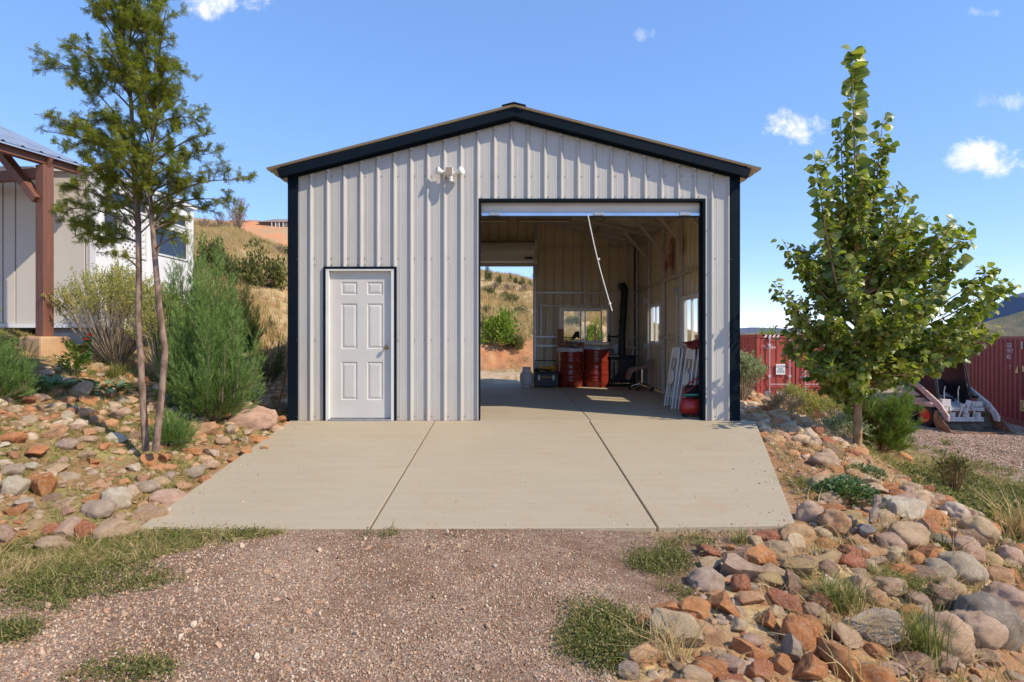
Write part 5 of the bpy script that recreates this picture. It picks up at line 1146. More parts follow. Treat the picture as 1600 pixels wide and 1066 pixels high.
HAND = [(1107,909,60,40,'grey',c_),(1060,990,82,62,'cream',a),(1133,946,50,38,'orange',a),(1182,872,66,42,'orange',a),(1217,861,54,32,'tan',c_),(1243,851,42,34,'cream',a),(1249,837,64,38,'peach',c_),(1203,840,46,20,'red',c_),
(1180,846,26,20,'cream',c_),(1110,864,40,24,'red',a),(1138,857,22,16,'orange',a),(1153,876,46,30,'brown',a),(1112,885,42,20,'tan',a),(1254,891,54,34,'yellow',a),(1205,908,58,30,'yellow',a),(1246,916,46,42,'brown',a),
(1160,914,32,34,'red',a),(1175,938,46,30,'peach',a),(1230,945,58,32,'red',a),(1085,952,52,36,'orange',a),(1036,955,52,24,'orange',a),(1005,974,34,26,'red',a),(1252,996,52,60,'orange',c_),(1239,1017,38,52,'grey',a),
(1005,1028,74,42,'peach',a),(983,1052,40,28,'grey',c_),(1111,1050,70,30,'orange',c_),(1144,1048,50,38,'pink',a),(1176,1018,60,28,'orange',a),(1190,1051,42,36,'red',a),(1222,1039,30,50,'orange',a),(1268,1060,68,40,'orange',a),
(1205,974,38,36,'orange',a),(1116,996,44,30,'peach',a),(1088,1060,58,26,'cream',c_),(1308,816,46,42,'peach',c_),(1268,803,42,40,'pink',c_),(1286,837,32,26,'cream',c_),(1341,848,32,24,'peach',a),(1355,834,22,22,'blue',a),
(1398,850,46,34,'pink',c_),(1425,840,74,38,'tan',c_),(1415,798,64,44,'white',a),(1514,893,72,56,'grey',c_),(1518,868,48,44,'pink',c_),(1471,893,50,34,'grey',c_),(1550,972,100,86,'dark',c_),(1537,992,82,62,'pink',c_),
(1580,946,60,56,'pink',c_),(1378,990,78,54,'grey',a),(1332,998,66,46,'tan',a),(1486,1000,84,76,'tan',c_),(1314,1036,52,60,'orange',a),(1393,969,36,24,'tan',c_),(1426,958,34,26,'orange',c_),(1440,943,36,26,'pink',c_),
(1372,936,42,30,'peach',c_),(1490,926,42,32,'tan',c_),(1339,868,42,18,'red',a),(1431,875,32,26,'orange',c_),(1414,897,42,22,'orange',a),(1445,903,50,28,'brown',c_),(1401,876,26,26,'tan',c_),(1361,887,24,22,'cream',c_),
(1298,892,38,30,'brown',c_),(1448,828,38,34,'tan',a),(1539,832,54,46,'tan',c_),(1497,802,36,34,'white',c_),(1584,872,38,34,'pink',c_),(1590,905,28,32,'orange',a),(1432,1046,64,40,'brown',c_),(1566,905,44,30,'peach',c_),
(1293,722,50,30,'pink',c_),(1309,737,32,22,'orange',a),(1273,660,17,15,'orange',c_),(1279,675,19,17,'red',c_),(1223,634,48,32,'tan',c_),(1198,616,24,14,'orange',a),(1345,700,18,14,'white',c_),(1413,714,30,20,'orange',a),(1318,686,19,17,'brown',c_),
(1372,765,50,16,'cream',a),(1340,757,36,16,'peach',a),(1308,745,28,12,'peach',a),(1470,845,40,20,'dark',c_),(1460,868,30,18,'peach',a),(1320,930,34,22,'orange',a),(1285,945,34,26,'red',c_),(1290,975,30,24,'yellow',a),
(18,760,40,36,'white',c_),(60,760,50,44,'orange',a),(18,736,34,22,'grey',c_),(45,729,26,14,'white',c_),(101,743,26,17,'white',a),(48,707,50,18,'orange',a),(14,684,42,20,'orange',c_),(43,626,32,20,'red',a),(124,610,32,30,'tan',a),
(134,626,28,18,'orange',a),(80,679,32,26,'peach',a),(101,694,36,19,'grey',c_),(104,650,18,18,'white',c_),(176,685,36,18,'white',a),(191,626,22,15,'grey',c_),(182,647,26,26,'pink',a),(149,797,60,34,'grey',c_),(178,781,52,40,'white',c_),
(259,780,56,28,'pink',c_),(231,804,60,30,'tan',a),(226,763,42,20,'grey',c_),(177,828,62,42,'tan',a),(104,830,32,40,'pink',a),(128,830,30,34,'red',a),(80,829,30,24,'red',a),(183,811,24,18,'tan',c_),(2,838,28,36,'pink',c_),
(80,852,56,28,'tan',c_),(40,790,34,20,'white',a),(303,739,34,22,'grey',c_),(327,727,28,19,'tan',c_),(232,720,26,24,'orange',a),(253,716,28,20,'orange',a),(303,707,26,15,'orange',c_),(387,652,80,40,'pink',c_),(410,631,30,24,'tan',c_),
(388,612,28,14,'white',a),(320,669,34,26,'peach',a),(357,670,18,28,'grey',a),(413,690,56,13,'orange',a),(387,708,26,20,'orange',a),(410,703,24,16,'peach',a),(436,655,26,12,'orange',a),(441,634,18,26,'dark',c_),(430,672,26,14,'cream',c_),
(445,665,16,12,'peach',c_),(345,690,26,18,'tan',c_),(365,720,22,14,'orange',a),(320,752,24,16,'orange',c_),(285,760,26,14,'peach',a),(262,745,20,15,'grey',c_),(150,655,22,14,'peach',c_),(118,668,20,14,'pink',c_),(150,672,22,12,'tan',c_),
(20,640,22,16,'cream',c_),(28,664,18,16,'cream',a),(75,642,24,14,'tan',a),(60,655,16,12,'peach',a),(90,790,30,18,'pink',a),(50,820,26,18,'tan',a),(20,800,30,20,'orange',a),(206,732,20,14,'white',a),(120,700,20,12,'peach',a),
(145,722,24,14,'orange',a),(95,720,20,11,'pink',a),(155,760,30,16,'peach',a),(40,605,20,12,'orange',a),(160,600,16,10,'peach',a),(380,690,18,11,'white',a),(350,740,18,12,'tan',c_)]
LM = [(1100, 905, 'round grey cobble by the gravel'), (1060, 985, 'big cream boulder near the drive'), (1182, 872, 'orange and white rock below the apron corner'), (1550, 968, 'large dark pitted boulder'), (1514, 890, 'large pale grey boulder'),
      (1425, 838, 'long smooth tan boulder'), (1372, 836, 'driftwood log'), (1308, 815, 'cone shaped peach boulder at the apron corner'), (1415, 798, 'white crystalline boulder'), (1326, 768, 'dark leafy plant'), (1293, 720, 'pinkish boulder beside the dirt strip'),
      (1340, 690, 'poplar trunk'), (1278, 668, 'two stacked reddish stones'), (1223, 632, 'tan mound of stones behind the garage corner'), (1310, 925, 'grass tuft amid the right hand rocks'), (1440, 1000, 'tall reed clump'), (1314, 1036, 'cracked orange boulder'),
      (1180, 1030, 'reddish wedge at the bottom edge'), (1500, 810, 'crest of the right hand bank'), (1580, 850, 'right edge of the picture'), (1250, 815, 'right front corner of the apron'), (1380, 700, 'pine bush'), (1200, 614, 'far end of the stone border'),
      (18, 757, 'white round stone at the left edge'), (60, 757, 'orange slab in the left bank'), (150, 795, 'big grey boulder left of the apron'), (232, 690, 'twin trunked tree'), (385, 650, 'big pinkish boulder by the garage'), (260, 780, 'pink white boulder touching the apron'),
      (177, 828, 'tan boulder at the apron tip'), (303, 738, 'speckled oval cobble'), (124, 607, 'tan block under the flowers'), (43, 624, 'red tilted slab'), (400, 700, 'left edge of the apron'), (440, 630, 'black corner trim of the garage'), (330, 620, 'big green juniper'), (70, 850, 'grass strip along the drive')]
RCNT = {}
def rock_label(px, py, wpx, colr, kind, flat):
    size = 'very small' if wpx < 13 else 'small' if wpx < 24 else 'medium' if wpx < 42 else 'large'
    shp = ('flat ' if flat else '') + ('angular' if kind == 'angular' else 'rounded')
    side = LM[:23] if px > 700 else LM[23:]
    ds = sorted((math.hypot((px - l[0]), (py - l[1]) * 1.3), l) for l in side); ref = ds[0][1]; dx, dy = px - ref[0], py - ref[1]
    def rel(dx, dy):
        if math.hypot(dx, dy) < 9: return 'at'
        if abs(dx) > 1.6 * abs(dy): return 'right of' if dx > 0 else 'left of'
        if abs(dy) > 1.6 * abs(dx): return 'in front of' if dy > 0 else 'behind'
        return ('front right of' if dx > 0 else 'front left of') if dy > 0 else ('back right of' if dx > 0 else 'back left of')
    near = 'just ' if ds[0][0] < 34 else ''
    lb = f"{size} {CN[colr]} {shp} rock {rel(dx, dy)} the {ref[2]}"
    if lb in RCNT: lb = f"{size} {CN[colr]} {shp} rock {near or 'further '}{rel(dx, dy)} the {ref[2]}"
    RCNT[lb] = 1
    w_ = lb.split()
    return ' '.join(w_[:16])
rocks = []      # (x, y, rx, ry, rz, colour, kind, px, py, wpx, hand)
for (px, py, w, h_, cc, kd) in HAND:
    X, Y, d = hit(px, min(py + h_ * .32, 1066)); s = d / FP; rx = w * s / 2; rz = min(h_ * s / 2 * 1.10, rx * 1.3); ry = (rx + rz) / 2 * random.uniform(.85, 1.1)
    rocks.append([X, Y + ry * .35, rx, ry, rz, cc, kd, px, py, w, True])
def topx(X, Y, z): d = Y + CAMD; return 803 + X * FP / d, 527 + (CAMZ - z) * FP / d
grid = {}
def put(x, y, r): grid.setdefault((int(x // .35), int(y // .35)), []).append((x, y, r))
def free(x, y, r, k):
    gx0, gy0 = int(x // .35), int(y // .35)
    for i in range(gx0 - 1, gx0 + 2):
        for j in range(gy0 - 1, gy0 + 2):
            for (a_, b_, c) in grid.get((i, j), ()):
                if (x - a_) ** 2 + (y - b_) ** 2 < ((r + c) * k) ** 2: return False
    return True
for r_ in rocks: put(r_[0], r_[1], (r_[2] + r_[3]) / 2)
cols_ = ['orange'] * 6 + ['peach'] * 6 + ['tan'] * 4 + ['cream'] * 4 + ['grey'] + ['pink'] * 4 + ['red'] * 2 + ['white', 'brown', 'yellow', 'brown']
def ok_right(x, y):
    xa, xr = np.interp(y, *zip(*XA)), np.interp(y, *zip(*XR))
    if y < -3.3: return xa + .12 < x < xr + .55
    if y < -2.2: return 2.45 + (y + 3.3) * .3 < x < xr + .5
    if y < 4.5: return xr - 1.0 < x < xr + .5
    return 3.5 < x < 5.6 and y < 6.0
def ok_left(x, y):
    xl = np.interp(y, *zip(*XL))
    if y > .05: return xl - 1.2 < x < xl - .25 and y < 5
    return (x < xl - .05 and x > xl - 2.9 + .25 * y * 0) and not (x < -5 and y < -3.6)
fillers = []
for (x0, x1, y0, y1, n, ok, k, big) in ((.3, 5.8, -6.3, 6, 22000, ok_right, .72, (.022, .115)), (-7.5, -2.6, -5.4, 5, 9000, ok_left, .88, (.025, .095))):
    rs = np.sort(big[0] + (big[1] - big[0]) * rng.random(n) ** 2.6)[::-1]
    for r in rs:
        x, y = rng.uniform(x0, x1), rng.uniform(y0, y1)
        if y < -6.2 or not ok(x, y) or (abs(x) < 3.3 and -3.7 < y < .1 and x < 3.4 and (x > np.interp(y, *zip(*XL)) and x < np.interp(y, [-3.65, 0], [2.12, 3.35]))): continue
        if free(x, y, r, k):
            if n > 9000 or rng.random() < .62:
                put(x, y, r); fillers.append((x, y, r))
for (x, y, r) in fillers:
    kd = random.choice([a, a, c_]) if r < .07 else random.choice([a, c_, c_]); z = hz(x, y); px, py = topx(x, y, z)
    rocks.append([x, y, r * random.uniform(.85, 1.25), r * random.uniform(.8, 1.1), r * random.uniform(.5, .85), random.choice(cols_), kd, px, py, 2 * r * FP / (y + CAMD), False])
inview = lambda r: -5 < r[7] < 1605 and 0 < r[8] < 1075
order = sorted(rocks, key=lambda r: -(r[9] + (1000 if r[10] and inview(r) else 0) if inview(r) else 0))
small_p, small_r, small_s = [], [], []
n_obj = 0
for r in order:
    x, y, rx, ry, rz, cc, kd, px, py, w, hand = r; z = hz(x, y) + rz * (.32 if hand else .14)
    rot = (random.uniform(-.2, .2), random.uniform(-.2, .2), random.uniform(0, 6.28) if not hand else random.choice((0, math.pi)) + random.uniform(-.35, .35))
    if n_obj < 300 and inview(r):
        o = link('rock', random.choice(RM[kd])); o.location = (x, y, z); o.rotation_euler = rot; o.scale = (rx, ry, rz); j = random.uniform(.88, 1.12); b0 = RC[cc]
        o.color = (b0[0] * j, b0[1] * j * random.uniform(.95, 1.05), b0[2] * j, 1); tag(o, rock_label(px, py, w, cc, kd, rz < .5 * rx), 'rock', None)
        o['group'] = 'stones of the right hand bank' if px > 700 else 'stones of the left hand bank'; n_obj += 1
    else: small_p.append((x, y, z)); small_r.append(rot); small_s.append((rx, ry, rz))
def small_tpl(kind, seed, m, sub=2):
    me = rock_mesh(kind, seed, sub); me.materials.clear(); me.materials.append(m); return loose('stone_kind', me)
ST = [small_tpl('angular', 60 + i, M['stone'], 3) for i in range(5)] + [small_tpl('cobble', 80 + i, M['stone'], 3) for i in range(3)]
scatter('small_stones', small_p, small_r, small_s, ST, 'small stones filling the gaps of the stone banks')
# rubble: tiny stones between
def rub(n, x0, x1, y0, y1, ok, r0, r1):
    X, Y = rng.uniform(x0, x1, n), rng.uniform(y0, y1, n); k = np.array([ok(a_, b_) for a_, b_ in zip(X, Y)]); X, Y = X[k], Y[k]; return X, Y
def on_apron(x, y): return (y > -3.72) & (y < .1) & (x > np.interp(y, [-3.66, 0], [-2.82, -3.12])) & (x < np.interp(y, [-3.66, 0], [2.14, 3.33]))
def rubble(name, X, Y, r, label, tpl, sq=.6):
    k = ~on_apron(X, Y) & ~((np.abs(X) < 3.1) & (Y > 0) & (Y < 6.25)); X, Y = X[k], Y[k]; r = r[k]; n = len(X); Z = H(X, Y) + r * .25
    s = np.stack([r * rng.uniform(.8, 1.3, n), r * rng.uniform(.8, 1.2, n), r * rng.uniform(sq * .7, sq * 1.2, n)], -1)
    scatter(name, np.stack([X, Y, Z], -1), np.stack([rng.uniform(-.4, .4, n), rng.uniform(-.4, .4, n), rng.uniform(0, 6.28, n)], -1), s, tpl, label)
ST2 = [small_tpl('angular', 90 + i, M['stone'], 1) for i in range(5)]
n = 9000; X, Y = rng.uniform(.2, 6, n), rng.uniform(-6.2, 6, n); k = (X > interp(Y, XA) - .02) & (X < interp(Y, XR) + 1.0); X, Y = X[k], Y[k]
X2, Y2 = rng.uniform(-7.5, -2.6, 5000), rng.uniform(-5.5, 4, 5000); k = X2 < interp(Y2, XL) - .02; X = np.concatenate([X, X2[k]]); Y = np.concatenate([Y, Y2[k]])
X3, Y3 = rng.uniform(2.0, 4.6, 1600), rng.uniform(-3.2, 3.5, 1600); X = np.concatenate([X, X3]); Y = np.concatenate([Y, Y3])
rubble('rubble', X, Y, .006 + .024 * rng.random(len(X)) ** 2.2, 'loose chips of stone in the soil of both banks', ST2)
# pebbles of the gravel drive
PB = [small_tpl('angular', 120 + i, M['pebble'], 1) for i in range(6)]
n = 150000; Y = -3.6 - 3.4 * rng.random(n) ** .8; X = rng.uniform(-6.6, 2.6, n); X = np.where(np.abs(X) * FP / np.maximum(Y + CAMD, .3) < 1100, X, np.nan); k = ~np.isnan(X); X, Y = X[k], Y[k]
k = in_drive(X, Y) & (Y > -6.2); X, Y = X[k], Y[k]; dn = fbm(X * 1.3, Y * 1.3, 77); k = rng.random(len(X)) < ss(.28, .6, dn) * .85 + .12; X, Y = X[k], Y[k]; n = len(X)
rr = .0028 + .0045 * rng.random(n) ** 2.0 + .012 * (rng.random(n) < .004) ; Z = H(X, Y) + .008 + rr * .35
scatter('drive_pebbles', np.stack([X, Y, Z], -1), rng.uniform(-1, 6.28, (n, 3)), np.stack([rr * 1.25, rr, rr * .8], -1), PB, 'pinkish brown pebbles loose on the drive')
Yq, Xq = rng.uniform(2.6, 8, 24000), rng.uniform(8.6, 16, 24000); k = in_yard(Xq, Yq); Xq, Yq = Xq[k], Yq[k]; n = len(Xq); rr = .008 + .014 * rng.random(n) ** 2
scatter('yard_pebbles', np.stack([Xq, Yq, H(Xq, Yq) + .008], -1), rng.uniform(-1, 6.28, (n, 3)), np.stack([rr * 1.25, rr, rr * .8], -1), PB, 'loose pebbles on the yard')
# grit blown over the edges of the apron
n = 2600; Y = -3.6 + 3.5 * rng.random(n) ** 2.2; X = rng.uniform(-2.9, 2.6, n); e = np.minimum(X - np.interp(Y, [-3.66, 0], [-2.72, -3.04]), np.interp(Y, [-3.66, 0], [2.06, 3.2]) - X)
k = (e > .02) & (rng.random(n) < np.exp(-np.minimum(e, 9 * (Y + 3.66)) / .22) + .02); X, Y = X[k], Y[k]; n = len(X); rr = .0025 + .006 * rng.random(n) ** 2.5
scatter('apron_grit', np.stack([X, Y, .0685 * Y + rr * .3], -1), rng.uniform(-1, 6.28, (n, 3)), np.stack([rr * 1.25, rr, rr * .8], -1), PB, 'loose grit blown over the edges of the apron')
# driftwood
dw = thing('driftwood_log', 'weathered driftwood log lying between the right hand rocks', 'log')
X, Y, d = hit(1372, 848); zg = hz(X, Y); pts = [(X - .12, Y - .10, zg + .13), (X - .06, Y - .04, zg + .17), (X + .01, Y + .04, zg + .19), (X + .07, Y + .12, zg + .25)]
dw.location = (0, 0, 0); MB().tube(pts, [.012, .028, .022, .032], 9).build('trunk', M['drift'], dw); MB().tube([pts[2], (X + .1, Y, zg + .27)], [.016, .006], 7).build('stub', M['drift'], dw)
X, Y, d = hit(1200, 902, 50)
# rusty rod in the left bank and leaning rod by the garage
A_, B_ = hit(14, 603), hit(72, 598); o = MB().tube([(A_[0], A_[1], hz(A_[0], A_[1]) + .03), ((A_[0] + B_[0]) / 2, (A_[1] + B_[1]) / 2, hz(B_[0], B_[1]) + .07), (B_[0], B_[1], hz(B_[0], B_[1]) + .04)], [.02, .026, .018], 8).build('fallen_branch', M['rust'], None, True); tag(o, 'rust red stick lying on the left bank above the red slab', 'stick')
o = MB().tube([(-3.42, .35, -.02), (-3.33, .42, .45), (-3.26, .5, 1.05)], [.016, .014, .01], 7).build('leaning_stake', M['rust'], None, True); tag(o, 'rusty stake leaning against the black left corner trim', 'stake')

# ------------------------------------------------------------------ foliage templates
def quadleaf(w=.35, fold=.12, droop=.1):
    V = np.array([(0, 0, 0), (-w, .38, fold), (0, .36, 0), (w, .38, fold), (-w * .62, .74, fold * .6 - droop), (0, .76, -droop * .6), (w * .62, .74, fold * .6 - droop), (0, 1.05, -droop * 1.6)], float)
    return V, [np.array([(0, 1, 2), (0, 2, 3), (4, 7, 5), (5, 7, 6)]), np.array([(1, 4, 5, 2), (2, 5, 6, 3)])]
LEAFP = (np.array([(0, 0, 0), (-.40, .12, .07), (-.55, .42, .10), (-.30, .78, .02), (0, 1.08, -.12), (.30, .78, .02), (.55, .42, .10), (.40, .12, .07), (0, .30, 0), (0, .68, -.03)], float),
         [np.array([(0, 1, 8), (8, 1, 2), (8, 7, 0), (8, 6, 7), (3, 4, 9), (9, 4, 5)]), np.array([(8, 2, 3, 9), (8, 9, 5, 6)])])
SMALL = (np.array([(0, 0, 0), (-.22, .5, .05), (0, 1, 0), (.22, .5, .05)], float), [np.array([(0, 1, 2, 3)])])
def sprig(nl, ll, lw, L=1.0, up=.35):
    V, F = [], []
    for i in range(nl):
        t_ = (i + .5) / nl
        for s in (-1, 1):
            b = len(V); y0 = t_ * L; d = np.array([s * .85, .5, up * .3]); d = d / np.linalg.norm(d); p = np.array([0, y0, -.15 * t_ * t_]); w = np.array([0, 0, 1]) * 0 + np.array([-d[1] * s, d[0] * s, 0]) * lw
            V += [p, p + d * ll * .5 + w, p + d * ll, p + d * ll * .5 - w]; F.append((b, b + 1, b + 2, b + 3))
    return np.array(V), [np.array(F)]
def needle_tuft(n, L, w, spread, seed):
    r_ = np.random.default_rng(seed); V, F = [], []
    for i in range(n):
        d = r_.normal(size=3) * spread + np.array([0, 1, 0]); d /= np.linalg.norm(d); p = np.array([0, r_.uniform(0, .5), 0]); x = np.cross(d, r_.normal(size=3)); x = x / np.linalg.norm(x) * w
        b = len(V); V += [p - x, p + x, p + d * L * r_.uniform(.7, 1.1)]; F.append((b, b + 1, b + 2))
    return np.array(V), [np.array(F)]
def frond(seed, n=9):
    r_ = np.random.default_rng(seed); V = [(-.03, 0, 0), (.03, 0, 0), (0, 1, .02)]; F = [(0, 1, 2)]
    for i in range(n):
        t_ = .12 + .8 * i / n; s = -1 if i % 2 else 1; L = (.42 - .28 * t_) * r_.uniform(.8, 1.2); z = r_.uniform(-.12, .12); b = len(V)
        V += [(0, t_, 0), (0, t_ + .09, 0), (s * L * .62, t_ + L * .95, z)]; F.append((b, b + 1, b + 2))
    return np.array(V, float), [np.array(F)]
def blades(n, h, w, sp, seed, segs=2):
    r_ = np.random.default_rng(seed); V, Q, T = [], [], []
    for i in range(n):
        a_ = r_.uniform(0, 6.28); o_ = r_.normal(size=2) * sp * .4; L = h * r_.uniform(.55, 1.15); ln = r_.uniform(.15, 1.0) * sp * 2.2; dx, dy = math.cos(a_), math.sin(a_); px_, py_ = -dy * w, dx * w; b = len(V)
        for j, t_ in enumerate((0, .55, 1)):
            cx, cy, cz_ = o_[0] + dx * ln * t_ * t_, o_[1] + dy * ln * t_ * t_, L * (t_ - .22 * t_ * t_ * min(1, ln / h))
            k = 1 - .55 * t_
            if j < 2: V += [(cx - px_ * k, cy - py_ * k, cz_), (cx + px_ * k, cy + py_ * k, cz_)]
            else: V.append((cx, cy, cz_))
        Q.append((b, b + 1, b + 3, b + 2)); T.append((b + 2, b + 3, b + 4))
    return np.array(V, float), [np.array(Q), np.array(T)]
def tuft_tpl(name, n, h, w, sp, m, k=4, s0=0): 
    out = []
    for i in range(k): V_, F_ = blades(n, h, w, sp, s0 + i); out.append(loose(name, mesh_np(name, V_, F_, m)))
    return out
def join(parts):
    V, F3, F4, b = [], [], [], 0
    for v, fs in parts:
        V.append(v)
        for f in fs: (F3 if f.shape[1] == 3 else F4).append(f + b)
        b += len(v)
    return np.concatenate(V), [np.concatenate(f) for f in (F3, F4) if f]
def foliage(name, parts, m, parent, local, label=None):
    V_, F_ = join(parts); V_ = V_ - np.asarray(local)[None]; return link(name, mesh_np(name, V_, F_, m), parent)

# ------------------------------------------------------------------ poplar
PD = 7.75; print('poplar', hit(1340, 696), hz(537 * 7.75 / 889, -.05), CAMZ - 167 * 7.75 / 889); base = P(1340, 694, PD); base.z = hz(base.x, base.y); D = PD
def wpt(px, py, dd=0): return P(px, py, D + dd)
TR = thing('poplar_tree', 'young poplar tree with broad green leaves in front of the containers', 'tree', base)
L0 = lambda v: tuple(Vector(v) - base)
lead = [base + Vector((0, 0, -.1)), wpt(1340, 640), wpt(1341, 580), wpt(1338, 450), wpt(1337, 300), wpt(1333, 160), wpt(1331, 85)]
MB().tube([L0(p) for p in lead], [.058, .05, .044, .03, .016, .008, .004], 12).build('trunk', M['barktan'], TR, True)
# stake ties
brs = []
def curve(p0, p1, up=.15, n=8):
    p0, p1 = Vector(p0), Vector(p1); d = (p1 - p0); out = Vector((d.x, d.y, 0)); pts = []
    for i in range(n + 1):
        t_ = i / n; p = p0.lerp(p1, t_); p = p + Vector((0, 0, -1)) * up * math.sin(math.pi * t_) * d.length; pts.append(p)
    return pts
named = [((1326, 470), (1313, 182, .1)), ((1322, 500), (1272, 238, -.2)), ((1345, 450), (1380, 182, .15)), ((1342, 470), (1404, 288, -.1)), ((1345, 520), (1478, 352, .3)), ((1345, 540), (1500, 402, -.3)), ((1346, 565), (1582, 440, .2)), ((1346, 570), (1552, 470, -.4)),
         ((1344, 560), (1520, 520, -.6)), ((1336, 520), (1222, 374, .2)), ((1336, 540), (1208, 440, -.3)), ((1336, 560), (1222, 505, .2)), ((1335, 560), (1250, 560, -.5)), ((1338, 510), (1246, 385, .5)), ((1342, 560), (1480, 560, -.8)), ((1342, 500), (1432, 345, -.5)),
         ((1336, 480), (1290, 330, .4)), ((1344, 545), (1560, 455, .9)), ((1340, 565), (1300, 575, -.9)), ((1340, 565), (1430, 585, -.8)), ((1340, 570), (1380, 585, .8))]
for (a_, b_) in named: brs.append(curve(wpt(*a_), wpt(b_[0], b_[1], b_[2]), .10))
for i in range(60):
    t_ = rng.random() ** 1.1; z = .62 + 2.3 * t_; az = rng.uniform(0, 6.28); Rr = np.interp(z, [.7, 1.2, 1.9, 2.5, 3.3], [1.25, 1.62, 1.30, .62, .2]) * rng.uniform(.5, 1.02)
    p0 = Vector((base.x, base.y, z - .35)); p1 = Vector((base.x + Rr * math.cos(az) * (1.30 if math.cos(az) > 0 else .80), base.y + Rr * math.sin(az), z + rng.uniform(.0, .5) + .25 * t_)); brs.append(curve(p0, p1, .10))
mb = MB(); pos, dr_, nr, sz = [], [], [], []
def leaf_along(pts, dens, s0, s1, t0=.2):
    L = sum((q - p).length for p, q in zip(pts, pts[1:])); n = max(3, int(L * dens))
    for k in range(n):
        t_ = t0 + (1 - t0) * (k + rng.random()) / n; f = t_ * (len(pts) - 1); i = min(int(f), len(pts) - 2); p = pts[i].lerp(pts[i + 1], f - i); ax = (pts[i + 1] - pts[i]).normalized()
        d = Vector(rdir(1)[0]); d = (d - ax * d.dot(ax)).normalized() * .8 + ax * .25 + Vector((0, 0, rng.uniform(-.7, .15))); d.normalize()
        st = rng.uniform(.02, .07); pos.append(p + d * st); dr_.append(d + Vector((0, 0, -.35))); nr.append(Vector((rng.normal() * .5, rng.normal() * .5, .75))); sz.append(rng.uniform(s0, s1))
for pts in brs:
    L = sum((q - p).length for p, q in zip(pts, pts[1:])); m_ = len(pts)
    mb.tube([L0(p) for p in pts], list(np.linspace(.011 + .006 * L, .003, m_)), 6, caps=False); leaf_along(pts, 54, .055, .10)
    for k in range(int(L * 5.5)):
        t_ = rng.uniform(.25, .95); f = t_ * (m_ - 1); i = int(f); p = pts[i].lerp(pts[min(i + 1, m_ - 1)], f - i); e = p + Vector(rdir(1, .55)[0]) * rng.uniform(.10, .30) * (1.15 - t_ * .4); tw = curve(p, e, .0, 3); mb.tube([L0(q) for q in tw], .0025, 4, caps=False); leaf_along(tw, 72, .05, .092, .1)
mb.build('branches', M['barktan'], TR)['kind'] = 'stuff'
def arr(l): return np.array([tuple(v) for v in l], float)
fo = foliage('foliage', [inst(LEAFP[0], LEAFP[1], arr(pos), frames_from(arr(dr_), arr(nr)), sz)], M['poplar'], TR, base); fo['kind'] = 'stuff'
# the large leaves of the leader and upper shoots, one by one
pos, dr_, nr, sz = [], [], [], []
for k in range(104):
    t_ = (k / 103) ** 1.25; py = 84 + 330 * t_; ax = np.interp(py, [85, 160, 300, 450], [1331, 1333, 1337, 1338]); side = 1 if k % 2 else -1
    for rep in range(1 + (k % 3 == 0)):
        p = wpt(ax, py + rng.uniform(-8, 8)); d = Vector((side * rng.uniform(.1, 1), rng.uniform(-.9, .6), rng.uniform(-.5, .4))).normalized(); pos.append(p + d * .03); dr_.append(d + Vector((0, 0, -.25))); nr.append(Vector((rng.normal() * .35, -1, rng.uniform(-.1, .6)))); sz.append(rng.uniform(.13, .19) if side > 0 else rng.uniform(.09, .14))
for pts in brs[:6]:
    L = sum((q - p).length for p, q in zip(pts, pts[1:])); n = 26
    for k in range(n):
        t_ = .35 + .65 * (k + rng.random()) / n; f = t_ * (len(pts) - 1); i = min(int(f), len(pts) - 2); p = pts[i].lerp(pts[i + 1], f - i); ax = (pts[i + 1] - pts[i]).normalized(); s = 1 if k % 2 else -1
        d = (Vector((s * .8, rng.uniform(-.6, .6), 0)) + ax * .35).normalized(); pos.append(p + d * .025); dr_.append(d + Vector((0, 0, -.2))); nr.append(Vector((rng.normal() * .4, -1, rng.uniform(-.1, .6)))); sz.append(rng.uniform(.10, .15))
lm = mesh_np('leaf', LEAFP[0], LEAFP[1], M['poplar'])
Fr = frames_from(arr(dr_), arr(nr))
for i in range(len(pos)):
    o = link('leaf', lm, TR); o.matrix_local = Matrix.Translation(Vector(pos[i]) - base) @ Matrix([[float(Fr[i][r_][c]) for c in range(3)] + [0] for r_ in range(3)] + [[0, 0, 0, 1]]) @ Matrix.Scale(sz[i], 4)

# ------------------------------------------------------------------ twin trunked feathery tree on the left
D = 5.4; base = P(235, 698, D); base.z = hz(base.x, base.y)
LT = thing('locust_tree', 'tall feathery green tree with two slim trunks on the left bank', 'tree', base); L0 = lambda v: tuple(Vector(v) - base)
tA = [wpt(228, 705), wpt(222, 600), wpt(216, 500), wpt(217, 420), wpt(216, 350), wpt(210, 250, .1), wpt(204, 150, .1), wpt(192, 40, .15), wpt(190, -50, .2), wpt(186, -130, .2)]
tB = [wpt(243, 705, -.1), wpt(252, 620, -.1), wpt(258, 550, -.1), wpt(249, 480, -.1), wpt(242, 400, -.1), wpt(236, 330, -.1), wpt(234, 250, -.1), wpt(240, 170, 0)]
MB().tube([L0(p) for p in tA], [.031, .028, .026, .025, .025, .02, .016, .011, .007, .003], 12).build('trunk', M['bark'], LT, True)
MB().tube([L0(p) for p in tB], [.031, .029, .027, .025, .023, .017, .010, .004], 12).build('trunk', M['bark'], LT, True)
def onpl(pl, py):
    for p, q in zip(pl, pl[1:]):
        yp, yq = 527 - (p.z - CAMZ) * FP / (p.y + CAMD), 527 - (q.z - CAMZ) * FP / (q.y + CAMD)
        if yq <= py <= yp: return p.lerp(q, (yp - py) / (yp - yq))
    return pl[-1]
